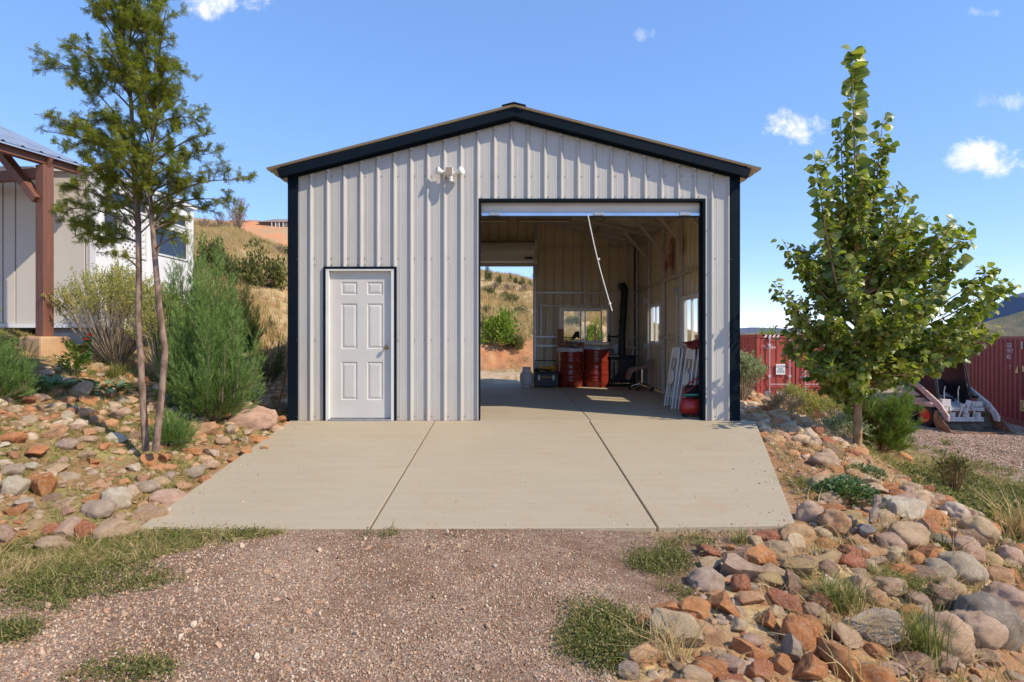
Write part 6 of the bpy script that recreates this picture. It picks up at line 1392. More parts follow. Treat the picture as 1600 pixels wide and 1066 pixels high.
ends = [(0, 150, 95, 62), (0, 170, 88, 108), (0, 250, 45, 178), (0, 260, 62, 205), (0, 220, 112, 128), (0, 110, 140, 12), (0, 60, 120, -20), (1, 120, 262, 15), (1, 170, 285, 105), (1, 200, 300, 150), (1, 200, 322, 190), (1, 260, 345, 208), (1, 280, 340, 240), (1, 320, 384, 282),
        (1, 330, 372, 318), (1, 330, 330, 330), (0, 300, 130, 275), (0, 340, 92, 292), (0, 360, 85, 330), (0, 380, 112, 372), (0, 380, 150, 395), (1, 360, 300, 345), (1, 390, 290, 372), (0, 330, 165, 330), (0, 200, 130, 190), (0, 230, 100, 235), (1, 240, 300, 250), (1, 150, 205, -10),
        (0, 160, 160, 60), (1, 220, 265, 90), (0, 420, 180, 400), (1, 410, 265, 350), (0, 100, 215, 0), (1, 90, 250, -40), (0, 290, 150, 240), (1, 290, 285, 300), (0, 130, 165, -5), (1, 240, 255, 170), (0, 250, 170, 180), (1, 300, 315, 285)]
mb = MB(); SP = sprig(9, .36, .042, 1.0); pos, dr_, nr, sz = [], [], [], []
def limb(p0, p1, r0, lv):
    pts = curve(p0, p1, -.10 if lv == 0 else -.05, 6); mb.tube([L0(p) for p in pts], list(np.linspace(r0, r0 * .3, 7)), 5, caps=False); L = (p1 - p0).length
    if lv < 2:
        for k in range(int(L * (10 if lv == 0 else 10)) + 2):
            t_ = rng.uniform(.2, 1); f = t_ * 6; i = min(int(f), 5); p = pts[i].lerp(pts[i + 1], f - i); dd = ((p1 - p0).normalized() * .55 + Vector(rdir(1, .35)[0])).normalized(); limb(p, p + dd * L * rng.uniform(.14, .46) * (1.2 - .6 * t_) * (1 if lv else .85), r0 * .45, lv + 1)
    if lv > 0:
        n = int(L * 125) + 3
        for k in range(n):
            t_ = (k + rng.random()) / n; f = t_ * 6; i = min(int(f), 5); p = pts[i].lerp(pts[i + 1], f - i); d = Vector(rdir(1)[0]) + (p1 - p0).normalized() * .6; pos.append(p); dr_.append(d.normalized() + Vector((0, 0, -.25))); nr.append(Vector((rng.normal() * .5, rng.normal() * .5, 1))); sz.append(rng.uniform(.03, .056))
for (w_, sy, ex_, ey_) in ends:
    ex_ = 212 + (ex_ - 212) * (.95 if ey_ < 255 else 1.0)
    p0 = onpl(tA if w_ == 0 else tB, sy); p1 = P(ex_, ey_, D + rng.uniform(-.5, .6)); limb(p0, p1, .010, 0)
for i in range(56):
    py = rng.uniform(-20, 320); p0 = onpl(tA if i % 2 else tB, py + 50); az = rng.uniform(0, 6.28); Rr = np.interp(py, [0, 150, 330], [.3, .5, .55]) * rng.uniform(.5, 1); limb(p0, p0 + Vector((Rr * math.cos(az), Rr * math.sin(az), rng.uniform(.15, .5))), .008, 0)
mb.build('branches', M['dtwig'], LT)['kind'] = 'stuff'
fo = foliage('foliage', [inst(SP[0], SP[1], arr(pos), frames_from(arr(dr_), arr(nr)), sz)], M['locust'], LT, base); fo['kind'] = 'stuff'
print('locust sprigs', len(pos))

# ------------------------------------------------------------------ junipers
FR = [frond(i) for i in range(4)]
def juniper(name, label, base, h, rad, nplume, m, seed, lean=(0, 0), fl=.15, dens=70, fan=.6):
    global rng
    t = thing(name, label, 'juniper bush' if name == 'juniper' else 'bush', base); r_ = np.random.default_rng(seed); st = MB(); P_, D_, N_, S_ = [], [], [], []
    for i in range(nplume):
        az = r_.uniform(0, 6.28); q = math.sqrt(r_.random()); tz = h * (1 - .62 * q ** 1.6) * r_.uniform(.42, 1.12); rr = rad * q * r_.uniform(.8, 1.05)
        tip = np.array([rr * math.cos(az) + lean[0] * tz, rr * math.sin(az) + lean[1] * tz, tz]); b_ = np.array([tip[0] * .25, tip[1] * .25, .02 + tz * .05]); mid = b_ * .45 + tip * .55 + np.array([tip[0], tip[1], 0]) * fan * .35 - np.array([0, 0, .08 * tz])
        L = np.linalg.norm(tip - b_); n = int(dens * L) + 4; tt = .12 + .88 * (np.arange(n) + r_.random(n)) / n
        pts = (1 - tt)[:, None] ** 2 * b_ + 2 * ((1 - tt) * tt)[:, None] * mid + (tt ** 2)[:, None] * tip; tg = norm(2 * (1 - tt)[:, None] * (mid - b_) + 2 * tt[:, None] * (tip - mid))
        rnd = norm(r_.normal(size=(n, 3))); wd = .05 + .10 * (1 - tt)
        P_.append(pts + rnd * wd[:, None] * .6); D_.append(tg * 1.05 + rnd * .62 + np.array([0, 0, .25])); N_.append(r_.normal(size=(n, 3))); S_.append(fl * r_.uniform(.6, 1.15, n) * (1.1 - .4 * tt))
        if i % 3 == 0: st.tube([tuple(b_), tuple(mid), tuple(b_ * .1 + tip * .9)], [.014, .009, .004], 5, caps=False)
    P_, D_, N_, S_ = map(np.concatenate, (P_, D_, N_, S_)); idx = r_.integers(0, 4, len(P_)); Fm = frames_from(D_, N_)
    parts = [inst(FR[k][0], FR[k][1], P_[idx == k], Fm[idx == k], S_[idx == k]) for k in range(4)]
    st.build('stems', M['dtwig'], t); o = foliage('foliage', parts, m, t, (0, 0, 0)); o['kind'] = 'stuff'; return t
def gpt(px, py): X, Y, d = hit(px, py); return Vector((X, Y, hz(X, Y)))
def ppm(px, py): return FP / hit(px, py)[2]
b0 = Vector((-3.68, -.9, hz(-3.68, -.9))); juniper('juniper', 'large bright green juniper between the twin trunks and the garage', b0, 1.95, .60, 84, M['juniper'], 5, (.02, 0), .15, 84)
b0 = Vector((-4.55, .2, hz(-4.55, .2))); juniper('juniper', 'tall dark juniper rising behind the large bright one', b0, 2.25, .5, 120, M['juniper'], 6, (.03, 0), .16, 60)
b0 = Vector((-3.95, -.6, hz(-3.95, -.6))); juniper('juniper', 'middle juniper leaning against the left side of the large one', b0, 1.45, .48, 80, M['juniper'], 7, (-.04, 0), .15, 60)
b0 = gpt(262, 700); juniper('juniper', 'low juniper tuft at the foot of the twin trunks', b0, .42, .24, 40, M['juniper'], 8, (.12, 0), .11, 90)
b0 = P(-12, 610, 5.7); b0.z = hz(b0.x, b0.y); juniper('juniper', 'juniper cut off by the left edge of the picture', b0, 1.05, .36, 60, M['juniper'], 9, (.0, 0), .14, 70)
b0 = Vector((-4.3, 2.2, hz(-4.3, 2.2))); juniper('dark_shrub', 'dark wispy shrub in the shade left of the garage', b0, 1.0, .40, 26, M['hillbush'], 10, (.12, 0), .13, 45)
b0 = Vector((-5.6, 3.6, hz(-5.6, 3.6))); juniper('juniper', 'pale green juniper at the house corner', b0, 1.9, .55, 80, M['hillbush'], 12, (0, 0), .18, 50)

# pine bush at the right
def pine(label, base, h, rad, seed, n):
    t = thing('pine_bush', label, 'pine', base); r_ = np.random.default_rng(seed); st = MB(); NTf = [needle_tuft(34, 1.0, .022, .55, k) for k in range(3)]; P_, D_, S_ = [], [], []
    st.tube([(0, 0, -.05), (.01, 0, h * .4), (0, 0, h * .85)], [.035, .025, .008], 8)
    for i in range(n):
        az = r_.uniform(0, 6.28); zz = h * (.08 + .55 * r_.random()); q = r_.uniform(.55, 1); el = r_.uniform(.0, .9); R_ = rad * q
        tip = np.array([R_ * math.cos(az) * math.cos(el * .8), R_ * math.sin(az) * math.cos(el * .8), min(h, zz + h * .45 * el + .12)]); b_ = np.array([0, 0, zz * .8]); st.tube([tuple(b_), tuple(b_ * .5 + tip * .5 - np.array([0, 0, .03])), tuple(tip)], [.010, .007, .004], 5, caps=False)
        m_ = 9; tt = np.linspace(.3, 1, m_); pp = b_ * (1 - tt[:, None]) + tip * tt[:, None]; P_.append(pp + r_.normal(size=(m_, 3)) * .03); D_.append(norm(tip - b_)[None] + r_.normal(size=(m_, 3)) * .4 + np.array([0, 0, .45])); S_.append(r_.uniform(.09, .14, m_))
    P_, D_, S_ = map(np.concatenate, (P_, D_, S_)); idx = r_.integers(0, 3, len(P_)); Fm = frames_from(D_, r_.normal(size=P_.shape))
    st.build('trunk', M['barktan'], t); o = foliage('needles', [inst(NTf[k][0], NTf[k][1], P_[idx == k], Fm[idx == k], S_[idx == k]) for k in range(3)], M['pine'], t, (0, 0, 0)); o['kind'] = 'stuff'
b0 = P(1376, 702, 9.3); b0.z = hz(b0.x, b0.y); pine('bushy young pine standing behind the poplar trunk', b0, 1.12, .55, 3, 120)

# rabbitbrush, sage
def fanbush(name, label, cat, base, h, rad, nst, mleaf, mstem, seed, tips=26, ts=.03, t0=.55, zc=.75, tpl=None, rise=.0):
    t = thing(name, label, cat, base); r_ = np.random.default_rng(seed); st = MB(); P_, D_, S_ = [], [], []; T = tpl or SMALL
    for i in range(nst):
        az = r_.uniform(0, 6.28); q = r_.random() ** .6; tip = np.array([rad * q * math.cos(az), rad * q * math.sin(az), h * (1 - zc * .45 * q * q) * r_.uniform(.8, 1)]); b_ = np.array([tip[0] * .08, tip[1] * .08, 0]); mid = b_ * .5 + tip * .5 + np.array([tip[0] * .12, tip[1] * .12, rise])
        st.tube([tuple(b_), tuple(mid), tuple(tip)], [.008, .005, .002], 4, caps=False)
        for k in range(4):
            e = tip + r_.normal(size=3) * .07 * np.array([1, 1, .7]); s_ = b_ * (1 - t0) + tip * t0; s_ = mid * .5 + tip * .5 if k else s_; st.tube([tuple(s_), tuple(e)], [.003, .0015], 3, caps=False)
            n = tips // 4; tt = r_.uniform(.35, 1.05, n)[:, None]; P_.append(s_ * (1 - tt) + e * tt + r_.normal(size=(n, 3)) * .014); D_.append(norm(e - s_)[None] + r_.normal(size=(n, 3)) * .5 + np.array([0, 0, .4])); S_.append(ts * r_.uniform(.6, 1.2, n))
    P_, D_, S_ = map(np.concatenate, (P_, D_, S_)); st.build('stems', mstem, t); o = foliage('foliage', [inst(T[0], T[1], P_, frames_from(D_, r_.normal(size=P_.shape)), S_)], mleaf, t, (0, 0, 0)); o['kind'] = 'stuff'; return t
b0 = P(182, 548, 8.2); b0.z = hz(b0.x, b0.y); fanbush('rabbitbrush', 'wide yellow tipped rabbitbrush with bare pale stems before the white house wall', 'bush', b0, 1.45, .78, 150, M['rabbit'], M['twig'], 21, 84, .036)
b0 = P(262, 560, 7.9); b0.z = hz(b0.x, b0.y); fanbush('rabbitbrush', 'narrower bright yellow rabbitbrush beside the tall juniper', 'bush', b0, 1.35, .42, 80, M['rabbit'], M['twig'], 22, 84, .036)
b0 = Vector((4.55, 2.9, hz(4.55, 2.9))); b0 = P(1160, 618, 10.2); b0.z = hz(b0.x, b0.y); fanbush('sagebrush', 'silvery sagebrush at the right rear corner of the garage', 'bush', b0, .95, .36, 60, M['sage'], M['twig'], 23, 60, .06, .3)
for i, (px, py, d, h_, r_, lb) in enumerate(((1262, 640, 11.5, .55, .38, 'small yellow rabbitbrush in front of the red container door'), (1300, 648, 11, .6, .5, 'grey green rabbitbrush left of the pine bush'), (1240, 628, 12, .45, .25, 'tiny yellow flowering bush behind the stone mound'), (1318, 690, 8.6, .4, .3, 'dry grey bush below the pine on its left side'))):
    b0 = P(px, py, d); b0.z = hz(b0.x, b0.y); fanbush('rabbitbrush', lb, 'bush', b0, max(h_, (CAMZ - (py - 30 - 527) * d / FP) - b0.z), r_, 50, M['rabbit'] if i < 3 else M['sage'], M['twig'], 30 + i, 40, .045)

# leafy plants
def rosette(name, label, cat, base, r, n, m, seed, ll=.1, up=.5, hgt=.12, w=.3):
    t = thing(name, label, cat, base); r_ = np.random.default_rng(seed); T = quadleaf(w, .08, .12); q = np.sqrt(r_.random(n)) * r; az = r_.uniform(0, 6.28, n)
    P_ = np.stack([q * np.cos(az), q * np.sin(az), hgt * (1 - .6 * (q / r) ** 2) * r_.uniform(.3, 1, n)], -1); D_ = np.stack([np.cos(az) * (q / r + .2), np.sin(az) * (q / r + .2), up * r_.uniform(.4, 1.4, n)], -1) + r_.normal(size=(n, 3)) * .3
    st = MB()
    for p in P_[::6]: st.tube([(p[0] * .4, p[1] * .4, -.01), tuple(p)], [.004, .002], 4, caps=False)
    st.build('stems', M['weed'], t); o = foliage('leaves', [inst(T[0], T[1], P_, frames_from(D_, np.tile([0, 0, 1.], (n, 1)) + r_.normal(size=(n, 3)) * .3), ll * r_.uniform(.6, 1.2, n))], m, t, (0, 0, 0)); o['kind'] = 'stuff'; return t
rosette('leafy_plant', 'dark green leafy plant between apron corner and stone crest', 'plant', gpt(1322, 782), .24, 800, M['darkleaf'], 41, .042, .9, .20)
rosette('leafy_plant', 'smaller dark leafy plant behind the pinkish boulder', 'plant', gpt(1347, 745), .20, 420, M['darkleaf'], 42, .042, .6, .12)
rosette('mullein', 'silvery green mullein rosette by the red tilted slab', 'plant', gpt(76, 612), .20, 70, M['silverleaf'], 43, .15, .6, .10)
rosette('mullein', 'silvery mullein right of the tan block', 'plant', gpt(163, 612), .24, 60, M['silverleaf'], 44, .15, .45, .10)
rosette('leafy_plant', 'yellow green leafy plant below the red flowers', 'plant', gpt(114, 588), .13, 130, M['brightbush'], 45, .08, .8, .42)
rosette('leafy_plant', 'green seedling tangle between the twin trunks and juniper', 'plant', gpt(285, 640), .30, 260, M['brightbush'], 46, .07, .9, .5)
# red flower
b0 = gpt(137, 572); fl_ = thing('red_flowers', 'tall stems with red flowers beside the pier block', 'flower', b0); st = MB(); top = [(-.03, 0, .28), (.02, .02, .42), (.0, -.02, .36), (-.10, .03, .18)]
for p in top: st.tube([(0, 0, 0), (p[0] * .4, p[1], p[2] * .6), p], .004, 5)
st.build('stems', M['weed'], fl_); T = quadleaf(.35, .1, .1); n = 40; P_ = np.concatenate([np.array(p)[None] * rng.uniform(.2, .9, (n, 1)) for p in top]); foliage('leaves', [inst(T[0], T[1], P_, frames_from(rdir(len(P_), .2), rdir(len(P_), 1)), .055 * rng.uniform(.6, 1.2, len(P_)))], M['darkleaf'], fl_, (0, 0, 0))['kind'] = 'stuff'
for p in top:
    D_ = rdir(16, .3); foliage('flower_head', [inst(T[0], T[1], np.tile(p, (16, 1)), frames_from(D_ * np.array([1, 1, .4]), np.tile([0, 0, 1.], (16, 1))), np.full(16, .04))], M['redflower'], fl_, (0, 0, 0))

# ------------------------------------------------------------------ grass
GRN = tuft_tpl('grass_blades', 11, .075, .0022, .035, M['greengrass'], 4, 0); DRY = tuft_tpl('dry_blades', 11, .10, .002, .045, M['drygrass'], 4, 20); TALL = tuft_tpl('tall_dry_blades', 16, .32, .006, .12, M['drygrass'], 4, 40)
WV, WF = [], []
def weed_tpl(seed, m, ll=.012):
    r_ = np.random.default_rng(seed); n = 46; q = np.sqrt(r_.random(n)) * .05; az = r_.uniform(0, 6.28, n); P_ = np.stack([q * np.cos(az), q * np.sin(az), r_.uniform(.0, .03, n)], -1); V_, F_ = inst(SMALL[0] * np.array([1.6, 1, 1]), SMALL[1], P_, frames_from(norm(r_.normal(size=(n, 3)) + np.array([0, 0, .5])), r_.normal(size=(n, 3)) + np.array([0, 0, 1.])), ll * r_.uniform(.7, 1.4, n)); return loose('weed_leaves', mesh_np('weed_leaves', V_, F_, m))
WD = [weed_tpl(i, M['weed'], .009) for i in range(9)]
def field(name, X, Y, tpl, s0, s1, label, tilt=.25):
    k = ~on_apron(X, Y) & ~((np.abs(X) < 3.12) & (Y > 0) & (Y < 6.25)); X, Y = X[k], Y[k]; n = len(X); s = rng.uniform(s0, s1, n)
    return scatter(name, np.stack([X, Y, H(X, Y) - .003], -1), np.stack([rng.normal(size=n) * tilt, rng.normal(size=n) * tilt, rng.uniform(0, 6.28, n)], -1), np.stack([s, s, s * rng.uniform(.8, 1.2, n)], -1), tpl, label)
n = 24000; X, Y = rng.uniform(-7.5, -2.6, n), rng.uniform(-5.8, 1.0, n); m_ = fbm(X * 2.2, Y * 2.2, 91); k = (X < interp(Y, XL)) & (rng.random(n) < ss(.30, .55, m_) * .9 + .14)
# strip along the drive
n2 = 14000; Y2 = rng.uniform(-6.2, -3.72, n2); e0 = interp(Y2, XL); e1 = interp(Y2, [(-30, -9), (-8, -5.2), (-6.2, -3.9), (-5.3, -3.35), (-4.6, -2.95), (-4.05, -2.2), (-3.7, -1.6), (-3.6, -1.2)]); X2 = e0 - .2 + (e1 - e0 + .25) * rng.random(n2) ** .9
k2 = fbm(X2 * 3, Y2 * 3, 17) > .38
field('bank_grass', np.concatenate([X[k], X2[k2]]), np.concatenate([Y[k], Y2[k2]]), GRN, .35, .85, 'short green grass on the left bank and beside the drive', .8)
n = 9000; X, Y = rng.uniform(-8, -2.6, n), rng.uniform(-5.8, 4, n); m_ = fbm(X * 1.6, Y * 1.6, 95); k = (X < interp(Y, XL)) & (rng.random(n) < ss(.36, .58, m_) + .25)
k3 = rng.random(n2) < .14
field('bank_straw', np.concatenate([X[k], X2[k3]]), np.concatenate([Y[k], Y2[k3]]), DRY, .4, 1.1, 'dry straw among the stones of the left bank', 1.1)
n = 20000; X, Y = rng.uniform(2.0, 9.5, n), rng.uniform(-6.5, 6, n); m_ = fbm(X * 1.5, Y * 1.5, 55); xr = interp(Y, XR); xa = interp(Y, XA)
dirt = (X < xa + .75) & (Y > -2.3)
k = (X > xa + .05) & (rng.random(n) < np.where(X > xr + .3, .75, np.where(dirt, .10, .22)) * ss(.35, .6, m_))
field('right_grass', X[k], Y[k], GRN, .6, 1.8, 'patchy green grass on the slope to the yard', .4)
n = 16000; X, Y = rng.uniform(1.0, 9.5, n), rng.uniform(-6.5, 7, n); m_ = fbm(X * 1.1, Y * 1.1, 56); xa = interp(Y, XA); k = (X > xa + .1) & (rng.random(n) < ss(.40, .62, m_) * .55)
field('right_straw', X[k], Y[k], DRY, .7, 1.9, 'dry straw between the stones and on the slope to the yard', .7)
# weed mats given by where they lie
PX, PY = [], []
for (px, py, rx, ry, n) in ((300, 838, 75, 12, 260), (395, 832, 32, 8, 170), (590, 833, 26, 7, 60), (740, 831, 12, 3, 14), (880, 826, 40, 4, 40), (945, 1005, 62, 40, 560), (930, 960, 40, 16, 80), (18, 994, 28, 12, 150), (228, 1060, 22, 7, 60), (165, 1052, 22, 5, 30), (1032, 880, 44, 20, 260), (1150, 826, 42, 6, 60), (1075, 850, 40, 9, 90), (150, 905, 130, 26, 380),
                            (60, 940, 60, 20, 160), (1068, 928, 12, 8, 30), (1562, 790, 60, 26, 700), (1500, 765, 50, 20, 420), (1590, 840, 40, 60, 700), (1460, 745, 60, 14, 260)):
    for i in range(n):
        q = math.sqrt(random.random()); a_ = random.uniform(0, 6.28); X, Y, d = hit(px + rx * q * math.cos(a_), min(1100, py + ry * q * math.sin(a_)), 30); PX.append(X); PY.append(Y)
PX, PY = np.array(PX), np.array(PY); wsc = 1.0
kp = rng.random(len(PX)) < .62; PX, PY = PX[kp] + rng.normal(size=kp.sum()) * .035, PY[kp] + rng.normal(size=kp.sum()) * .035
far = PX > 4.5
field('weed_mats', PX[~far], PY[~far], WD + GRN[:1], .7, 1.6, 'low green weed mats along the apron and drive', .2)
WD2 = [weed_tpl(20 + i, M['weed'], .014) for i in range(4)]
field('yard_weeds', PX[far], PY[far], WD2, 1.2, 3.0, 'leafy weeds below the crest of the right bank', .3)
# single clumps
def clump(name, label, base, h, n, sp, m, seed, w=.003, cat='grass'):
    V_, F_ = blades(n, h, w, sp, seed); o = link(name, mesh_np(name, V_, F_, m)); o.location = base; return tag(o, label, cat, 'single grass clumps')
clump('grass_clump', 'arching green grass tuft among the orange rocks right of the drive', gpt(1312, 948), .20, 230, .13, M['greengrass'], 1)
clump('grass_clump', 'tall reedy clump near the bottom right boulders', gpt(1447, 1030), .30, 150, .13, M['greengrass'], 2, .0028)
clump('grass_clump', 'second reedy clump left of the tan boulder', gpt(1415, 1015), .22, 90, .12, M['greengrass'], 3)
clump('grass_clump', 'short grass tuft under the long tan boulder', gpt(1393, 916), .13, 120, .12, M['greengrass'], 4)
clump('grass_clump', 'green grass beside the large light grey boulder', gpt(1420, 925), .12, 110, .14, M['greengrass'], 5)
clump('grass_clump', 'rounded green grass mound behind the mullein', gpt(182, 592), .26, 260, .16, M['greengrass'], 6)
clump('grass_clump', 'straw coloured clump by the big cream boulder', gpt(1052, 1030), .20, 120, .16, M['drygrass'], 7, .0022)
clump('grass_clump', 'dry grass heap on the gravel below the right apron joint', gpt(1062, 846), .10, 90, .22, M['drygrass'], 8, .002)
clump('grass_clump', 'small green tuft at the orange rocks below the apron corner', gpt(1155, 850), .12, 80, .07, M['greengrass'], 9)
clump('grass_clump', 'bright grass tuft in the stones by the garage', gpt(372, 690), .10, 100, .09, M['greengrass'], 10)
clump('grass_clump', 'dry clump under the poplar tree', gpt(1372, 1000), .16, 80, .10, M['drygrass'], 11)
clump('grass_clump', 'lone weed tuft on the yard gravel', gpt(1478, 696), .22, 60, .14, M['greengrass'], 12, .006)
clump('grass_clump', 'green patch of grass beside the apron on the right', gpt(1255, 760), .10, 160, .2, M['greengrass'], 13)
clump('grass_clump', 'tall pale grass at the far right edge', gpt(1592, 850), .55, 120, .22, M['drygrass'], 14, .005)
b0 = gpt(1492, 778); fanbush('red_stemmed_weed', 'reddish leggy weed rising from the slope below the crest', 'weed', b0, .55, .22, 26, M['oak'], M['rust'], 51, 16, .05)
# tumbleweed
b0 = gpt(1225, 645); fanbush('dry_bush', 'ball of dry grey twigs on the stone border', 'bush', b0, .3, .32, 60, M['drybush'], M['twig'], 52, 20, .03)

# hillside grass and shrubs
n = 60000; X, Y = rng.uniform(-34, 16, n), rng.uniform(3, 46, n) ** 1.0; yt = np.interp(X, [-40, -9, -5, -2.5, 4, 9, 12], [0, 2.5, 4.5, 12.6, 13.2, 20, 30]); m_ = fbm(X * .5, Y * .5, 66)
k = (Y > yt + np.where(X > -4, 1.4, .3)) & (rng.random(n) < ss(.32, .6, m_) * .85 + .08); field('hill_grass', X[k], Y[k], TALL, .7, 1.5, 'tawny dry grass covering the hillside', .2)
n = 5000; X, Y = rng.uniform(-6, 6, n), rng.uniform(6.3, 14.5, n); k = rng.random(n) < ss(.5, .7, fbm(X * .8, Y * .8, 67)); field('back_grass', X[k], Y[k], DRY, .8, 2.4, 'thin dry grass on the flat behind the garage', .3)
def shrub_mesh(seed, n, m, ll, hollow=.35, sq=1.0):
    r_ = np.random.default_rng(seed); cen = norm(r_.normal(size=(22, 3))) * r_.uniform(.35, .78, (22, 1)); cen[:, 2] = np.abs(cen[:, 2]) * sq; i = r_.integers(0, 22, n); p = cen[i] + norm(r_.normal(size=(n, 3))) * (.30 * r_.random((n, 1)) ** .4); p[:, 2] = np.maximum(p[:, 2], .02)
    T = quadleaf(.38, .1, .1); V_, F_ = inst(T[0], T[1], p, frames_from(norm(p) + r_.normal(size=(n, 3)) * .7, r_.normal(size=(n, 3)) + np.array([0, 0, .8])), ll * r_.uniform(.6, 1.3, n)); return mesh_np('shrub_crown', V_, F_, m)
def stem_mesh(seed, m, n=14, bare=False):
    r_ = np.random.default_rng(seed); mb = MB()
    for k in range(n):
        d = norm(r_.normal(size=3) + np.array([0, 0, 1.3])); d[2] = abs(d[2]); e = d * r_.uniform(.6, 1.0); mb.tube([(0, 0, -.1), tuple(e * .5 + np.array([0, 0, .06])), tuple(e)], [.025, .015, .005], 4, caps=False)
        for j in range(6 if bare else 1):
            s_ = e * r_.uniform(.4, .9); g_ = s_ + norm(r_.normal(size=3) + d) * r_.uniform(.15, .4); mb.tube([tuple(s_), tuple(g_)], [.010, .003], 3, caps=False)
            if bare:
                for q in range(2): s2 = s_ * .4 + g_ * .6; mb.tube([tuple(s2), tuple(s2 + norm(r_.normal(size=3) + d) * .14)], [.005, .002], 3, caps=False)
    me = bpy.data.meshes.new('shrub_stems'); me.from_pydata(mb.v, [], mb.f); me.materials.append(m); return me
SHM = {'oak': [shrub_mesh(i, 1800, M['oak'], .085) for i in (1, 2)], 'bush': [shrub_mesh(i, 1300, M['hillbush'], .10) for i in (3, 4)], 'bright': [shrub_mesh(5, 1500, M['brightbush'], .10)], 'juniper': [shrub_mesh(i, 1500, M['hillbush'], .09, sq=1.0) for i in (7, 8)]}
SST = [stem_mesh(i, M['dtwig']) for i in (1, 2)]; SBR = [stem_mesh(i, M['drybush'], 26, True) for i in (5, 6)]
def shrub(kind, x, y, w, h_, label, cat='shrub'):
    t = thing({'oak': 'scrub_oak', 'bush': 'hill_shrub', 'bright': 'green_shrub', 'juniper': 'hill_juniper', 'bare': 'bare_bush'}[kind], label, cat, (x, y, hz(x, y) - .03), random.uniform(0, 6.28), 'shrubs and small trees on the hillside')
    if kind != 'bare': o = link('crown', random.choice(SHM[kind]), t); o.scale = (w / 2, w / 2, h_); o['kind'] = 'stuff'
    o = link('stems', random.choice(SBR if kind == 'bare' else SST), t); o.scale = (w / 2, w / 2, h_ * (1 if kind == 'bare' else .8))
SH = [('oak', 402, 447, 96, 78, 'olive brown scrub oak standing on the hill just left of the garage'), ('bush', 352, 440, 60, 60, 'dark shrub left of the hillside scrub oak'), ('oak', 330, 425, 60, 70, 'shrub half hidden behind the tall juniper'),
      ('bare', 372, 362, 62, 58, 'bare twiggy bush on the hill crest under the feathery tree'), ('bare', 345, 360, 40, 30, 'low grey bush left of the crest bush'), ('bare', 320, 358, 40, 26, 'grey bush next to the house roof'), ('bush', 412, 384, 22, 12, 'dark dot of shrub under the ridge house'), ('bare', 438, 396, 34, 18, 'grey brush patch beside the black corner trim'),
      ('oak', 420, 520, 30, 30, 'small ragged shrub in tall grass left of the garage'), ('bright', 786, 534, 78, 62, 'round yellow green shrub seen through the back door'), ('oak', 806, 545, 40, 30, 'low shrub at the right foot of the round green one'), ('bush', 756, 518, 34, 34, 'grey green shrub cut by the left side of the back door'), ('bright', 757, 528, 22, 18, 'bright little shrub at the left edge of the back door'),
      ('bush', 800, 478, 40, 20, 'flat green shrub high on the slope behind'), ('bush', 815, 490, 36, 18, 'flat green shrub right of its twin on the slope'), ('oak', 790, 470, 30, 16, 'brownish shrub above the flat green ones'), ('bush', 762, 462, 34, 16, 'dark shrub near the top left of the slope'), ('bush', 760, 488, 20, 16, 'small grey shrub below the crest junipers'),
      ('juniper', 763, 440, 17, 32, 'tallest crest juniper at the left of the back door view'), ('juniper', 779, 446, 15, 22, 'second crest juniper from the left jamb'), ('juniper', 797, 441, 10, 16, 'slim crest juniper in the middle'), ('juniper', 805, 443, 10, 14, 'short crest juniper beside the slim one'), ('juniper', 815, 447, 14, 14, 'round crest juniper beside the gap'), ('juniper', 828, 452, 16, 16, 'crest juniper at the right jamb of the back door'),
      ('bare', 772, 452, 30, 16, 'grey bare brush below the tallest crest juniper'), ('bare', 797, 455, 34, 18, 'grey bare brush in the middle of the crest'), ('bare', 818, 458, 30, 16, 'grey bare brush near the right end of the crest'), ('bare', 788, 464, 26, 12, 'bare brush lower on the crest'),
      ('bright', 930, 536, 36, 44, 'bright green shrub behind the back window'), ('oak', 895, 510, 34, 22, 'dark shrub up the slope behind the back window'), ('bare', 905, 500, 34, 20, 'grey brush on the slope behind the back window'), ('bright', 886, 532, 26, 10, 'yellow flowering bush at the window sill line'), ('bush', 948, 508, 26, 16, 'shrub behind the right end of the back window')]
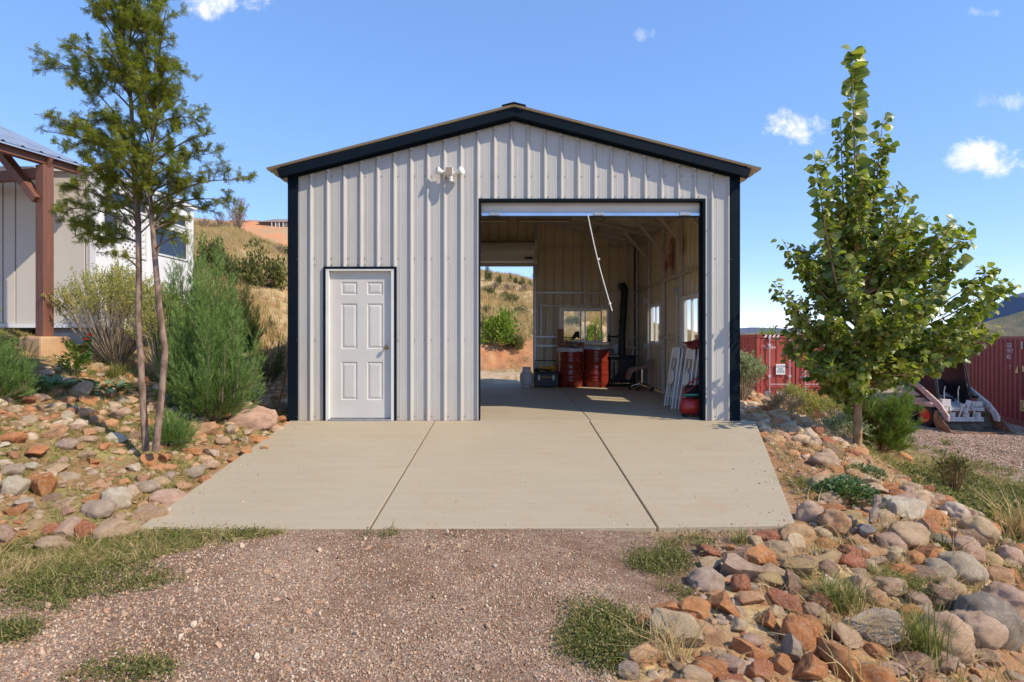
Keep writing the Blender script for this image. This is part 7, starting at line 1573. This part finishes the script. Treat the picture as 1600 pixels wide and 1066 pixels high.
for (kd, px, py, w, h_, lb) in SH:
    X, Y, d = hit(px, py)
    while d > 62: py += 3; X, Y, d = hit(px, py)
    shrub(kd, X, Y, w * d / FP, h_ * d / FP, lb)
for i in range(46):
    X, Y = rng.uniform(-30, 12), rng.uniform(13, 50)
    yt = float(np.interp(X, [-40, -9, -5, -2.5, 4, 9, 12], [0, 2.5, 4.5, 12.6, 13.2, 20, 30])); px, py = topx(X, Y, hz(X, Y))
    if Y < yt + 3 or 735 < px < 840 or 870 < px < 960 or 300 < px < 455: continue
    s = rng.uniform(.7, 1.8); kd = random.choice(['oak', 'bush', 'bare', 'bush']); nsh = globals().get('nsh', 0) + 1; shrub(kd, X, Y, s, s * rng.uniform(.6, .9), f"{'very broad' if s > 1.6 else 'broad' if s > 1.3 else 'modest' if s > 1 else 'tiny'} {dict(oak='olive', bush='dark green', bare='leafless grey')[kd]} shrub {'at the foot' if Y < 18 else 'low' if Y < 24 else 'midway' if Y < 31 else 'well up' if Y < 38 else 'high' if Y < 44 else 'highest'} on the hillside {'very far left of' if X < -24 else 'far left of' if X < -18 else 'well left of' if X < -12 else 'left of' if X < -7 else 'straight behind' if X < 0 else 'half right behind' if X < 5 else 'right behind'} the garage")
for i, (px, py, d, w, h_, lb) in enumerate(((1205, 530, 30, 1.5, 1.1, 'green tree top peeping over the red container'), (1190, 530, 34, 1.2, .9, 'green tree top left of the other one over the container'), (1312, 600, 22, 2.0, 2.6, 'leafy tree behind the poplar, right of the red container'), (1452, 528, 60, 6, 3, 'distant trees above the maroon container'))):
    b0 = P(px, py, d); z0 = hz(b0.x, b0.y); t = thing('yard_tree', lb, 'tree', (b0.x, b0.y, z0)); top_ = P(px, {0: 505, 1: 508, 2: 500, 3: 512}[i], d).z - z0
    MB().tube([(0, 0, -.1), (.05, 0, top_ * .6), (0, 0, top_ * .8)], [.09, .07, .04], 8).build('trunk', M['bark'], t); o = link('crown', SHM['bright'][0] if i < 3 else SHM['bush'][0], t); o.location = (0, 0, top_ * .45); o.scale = (w / 2, w / 2, top_ * .55); o['kind'] = 'stuff'
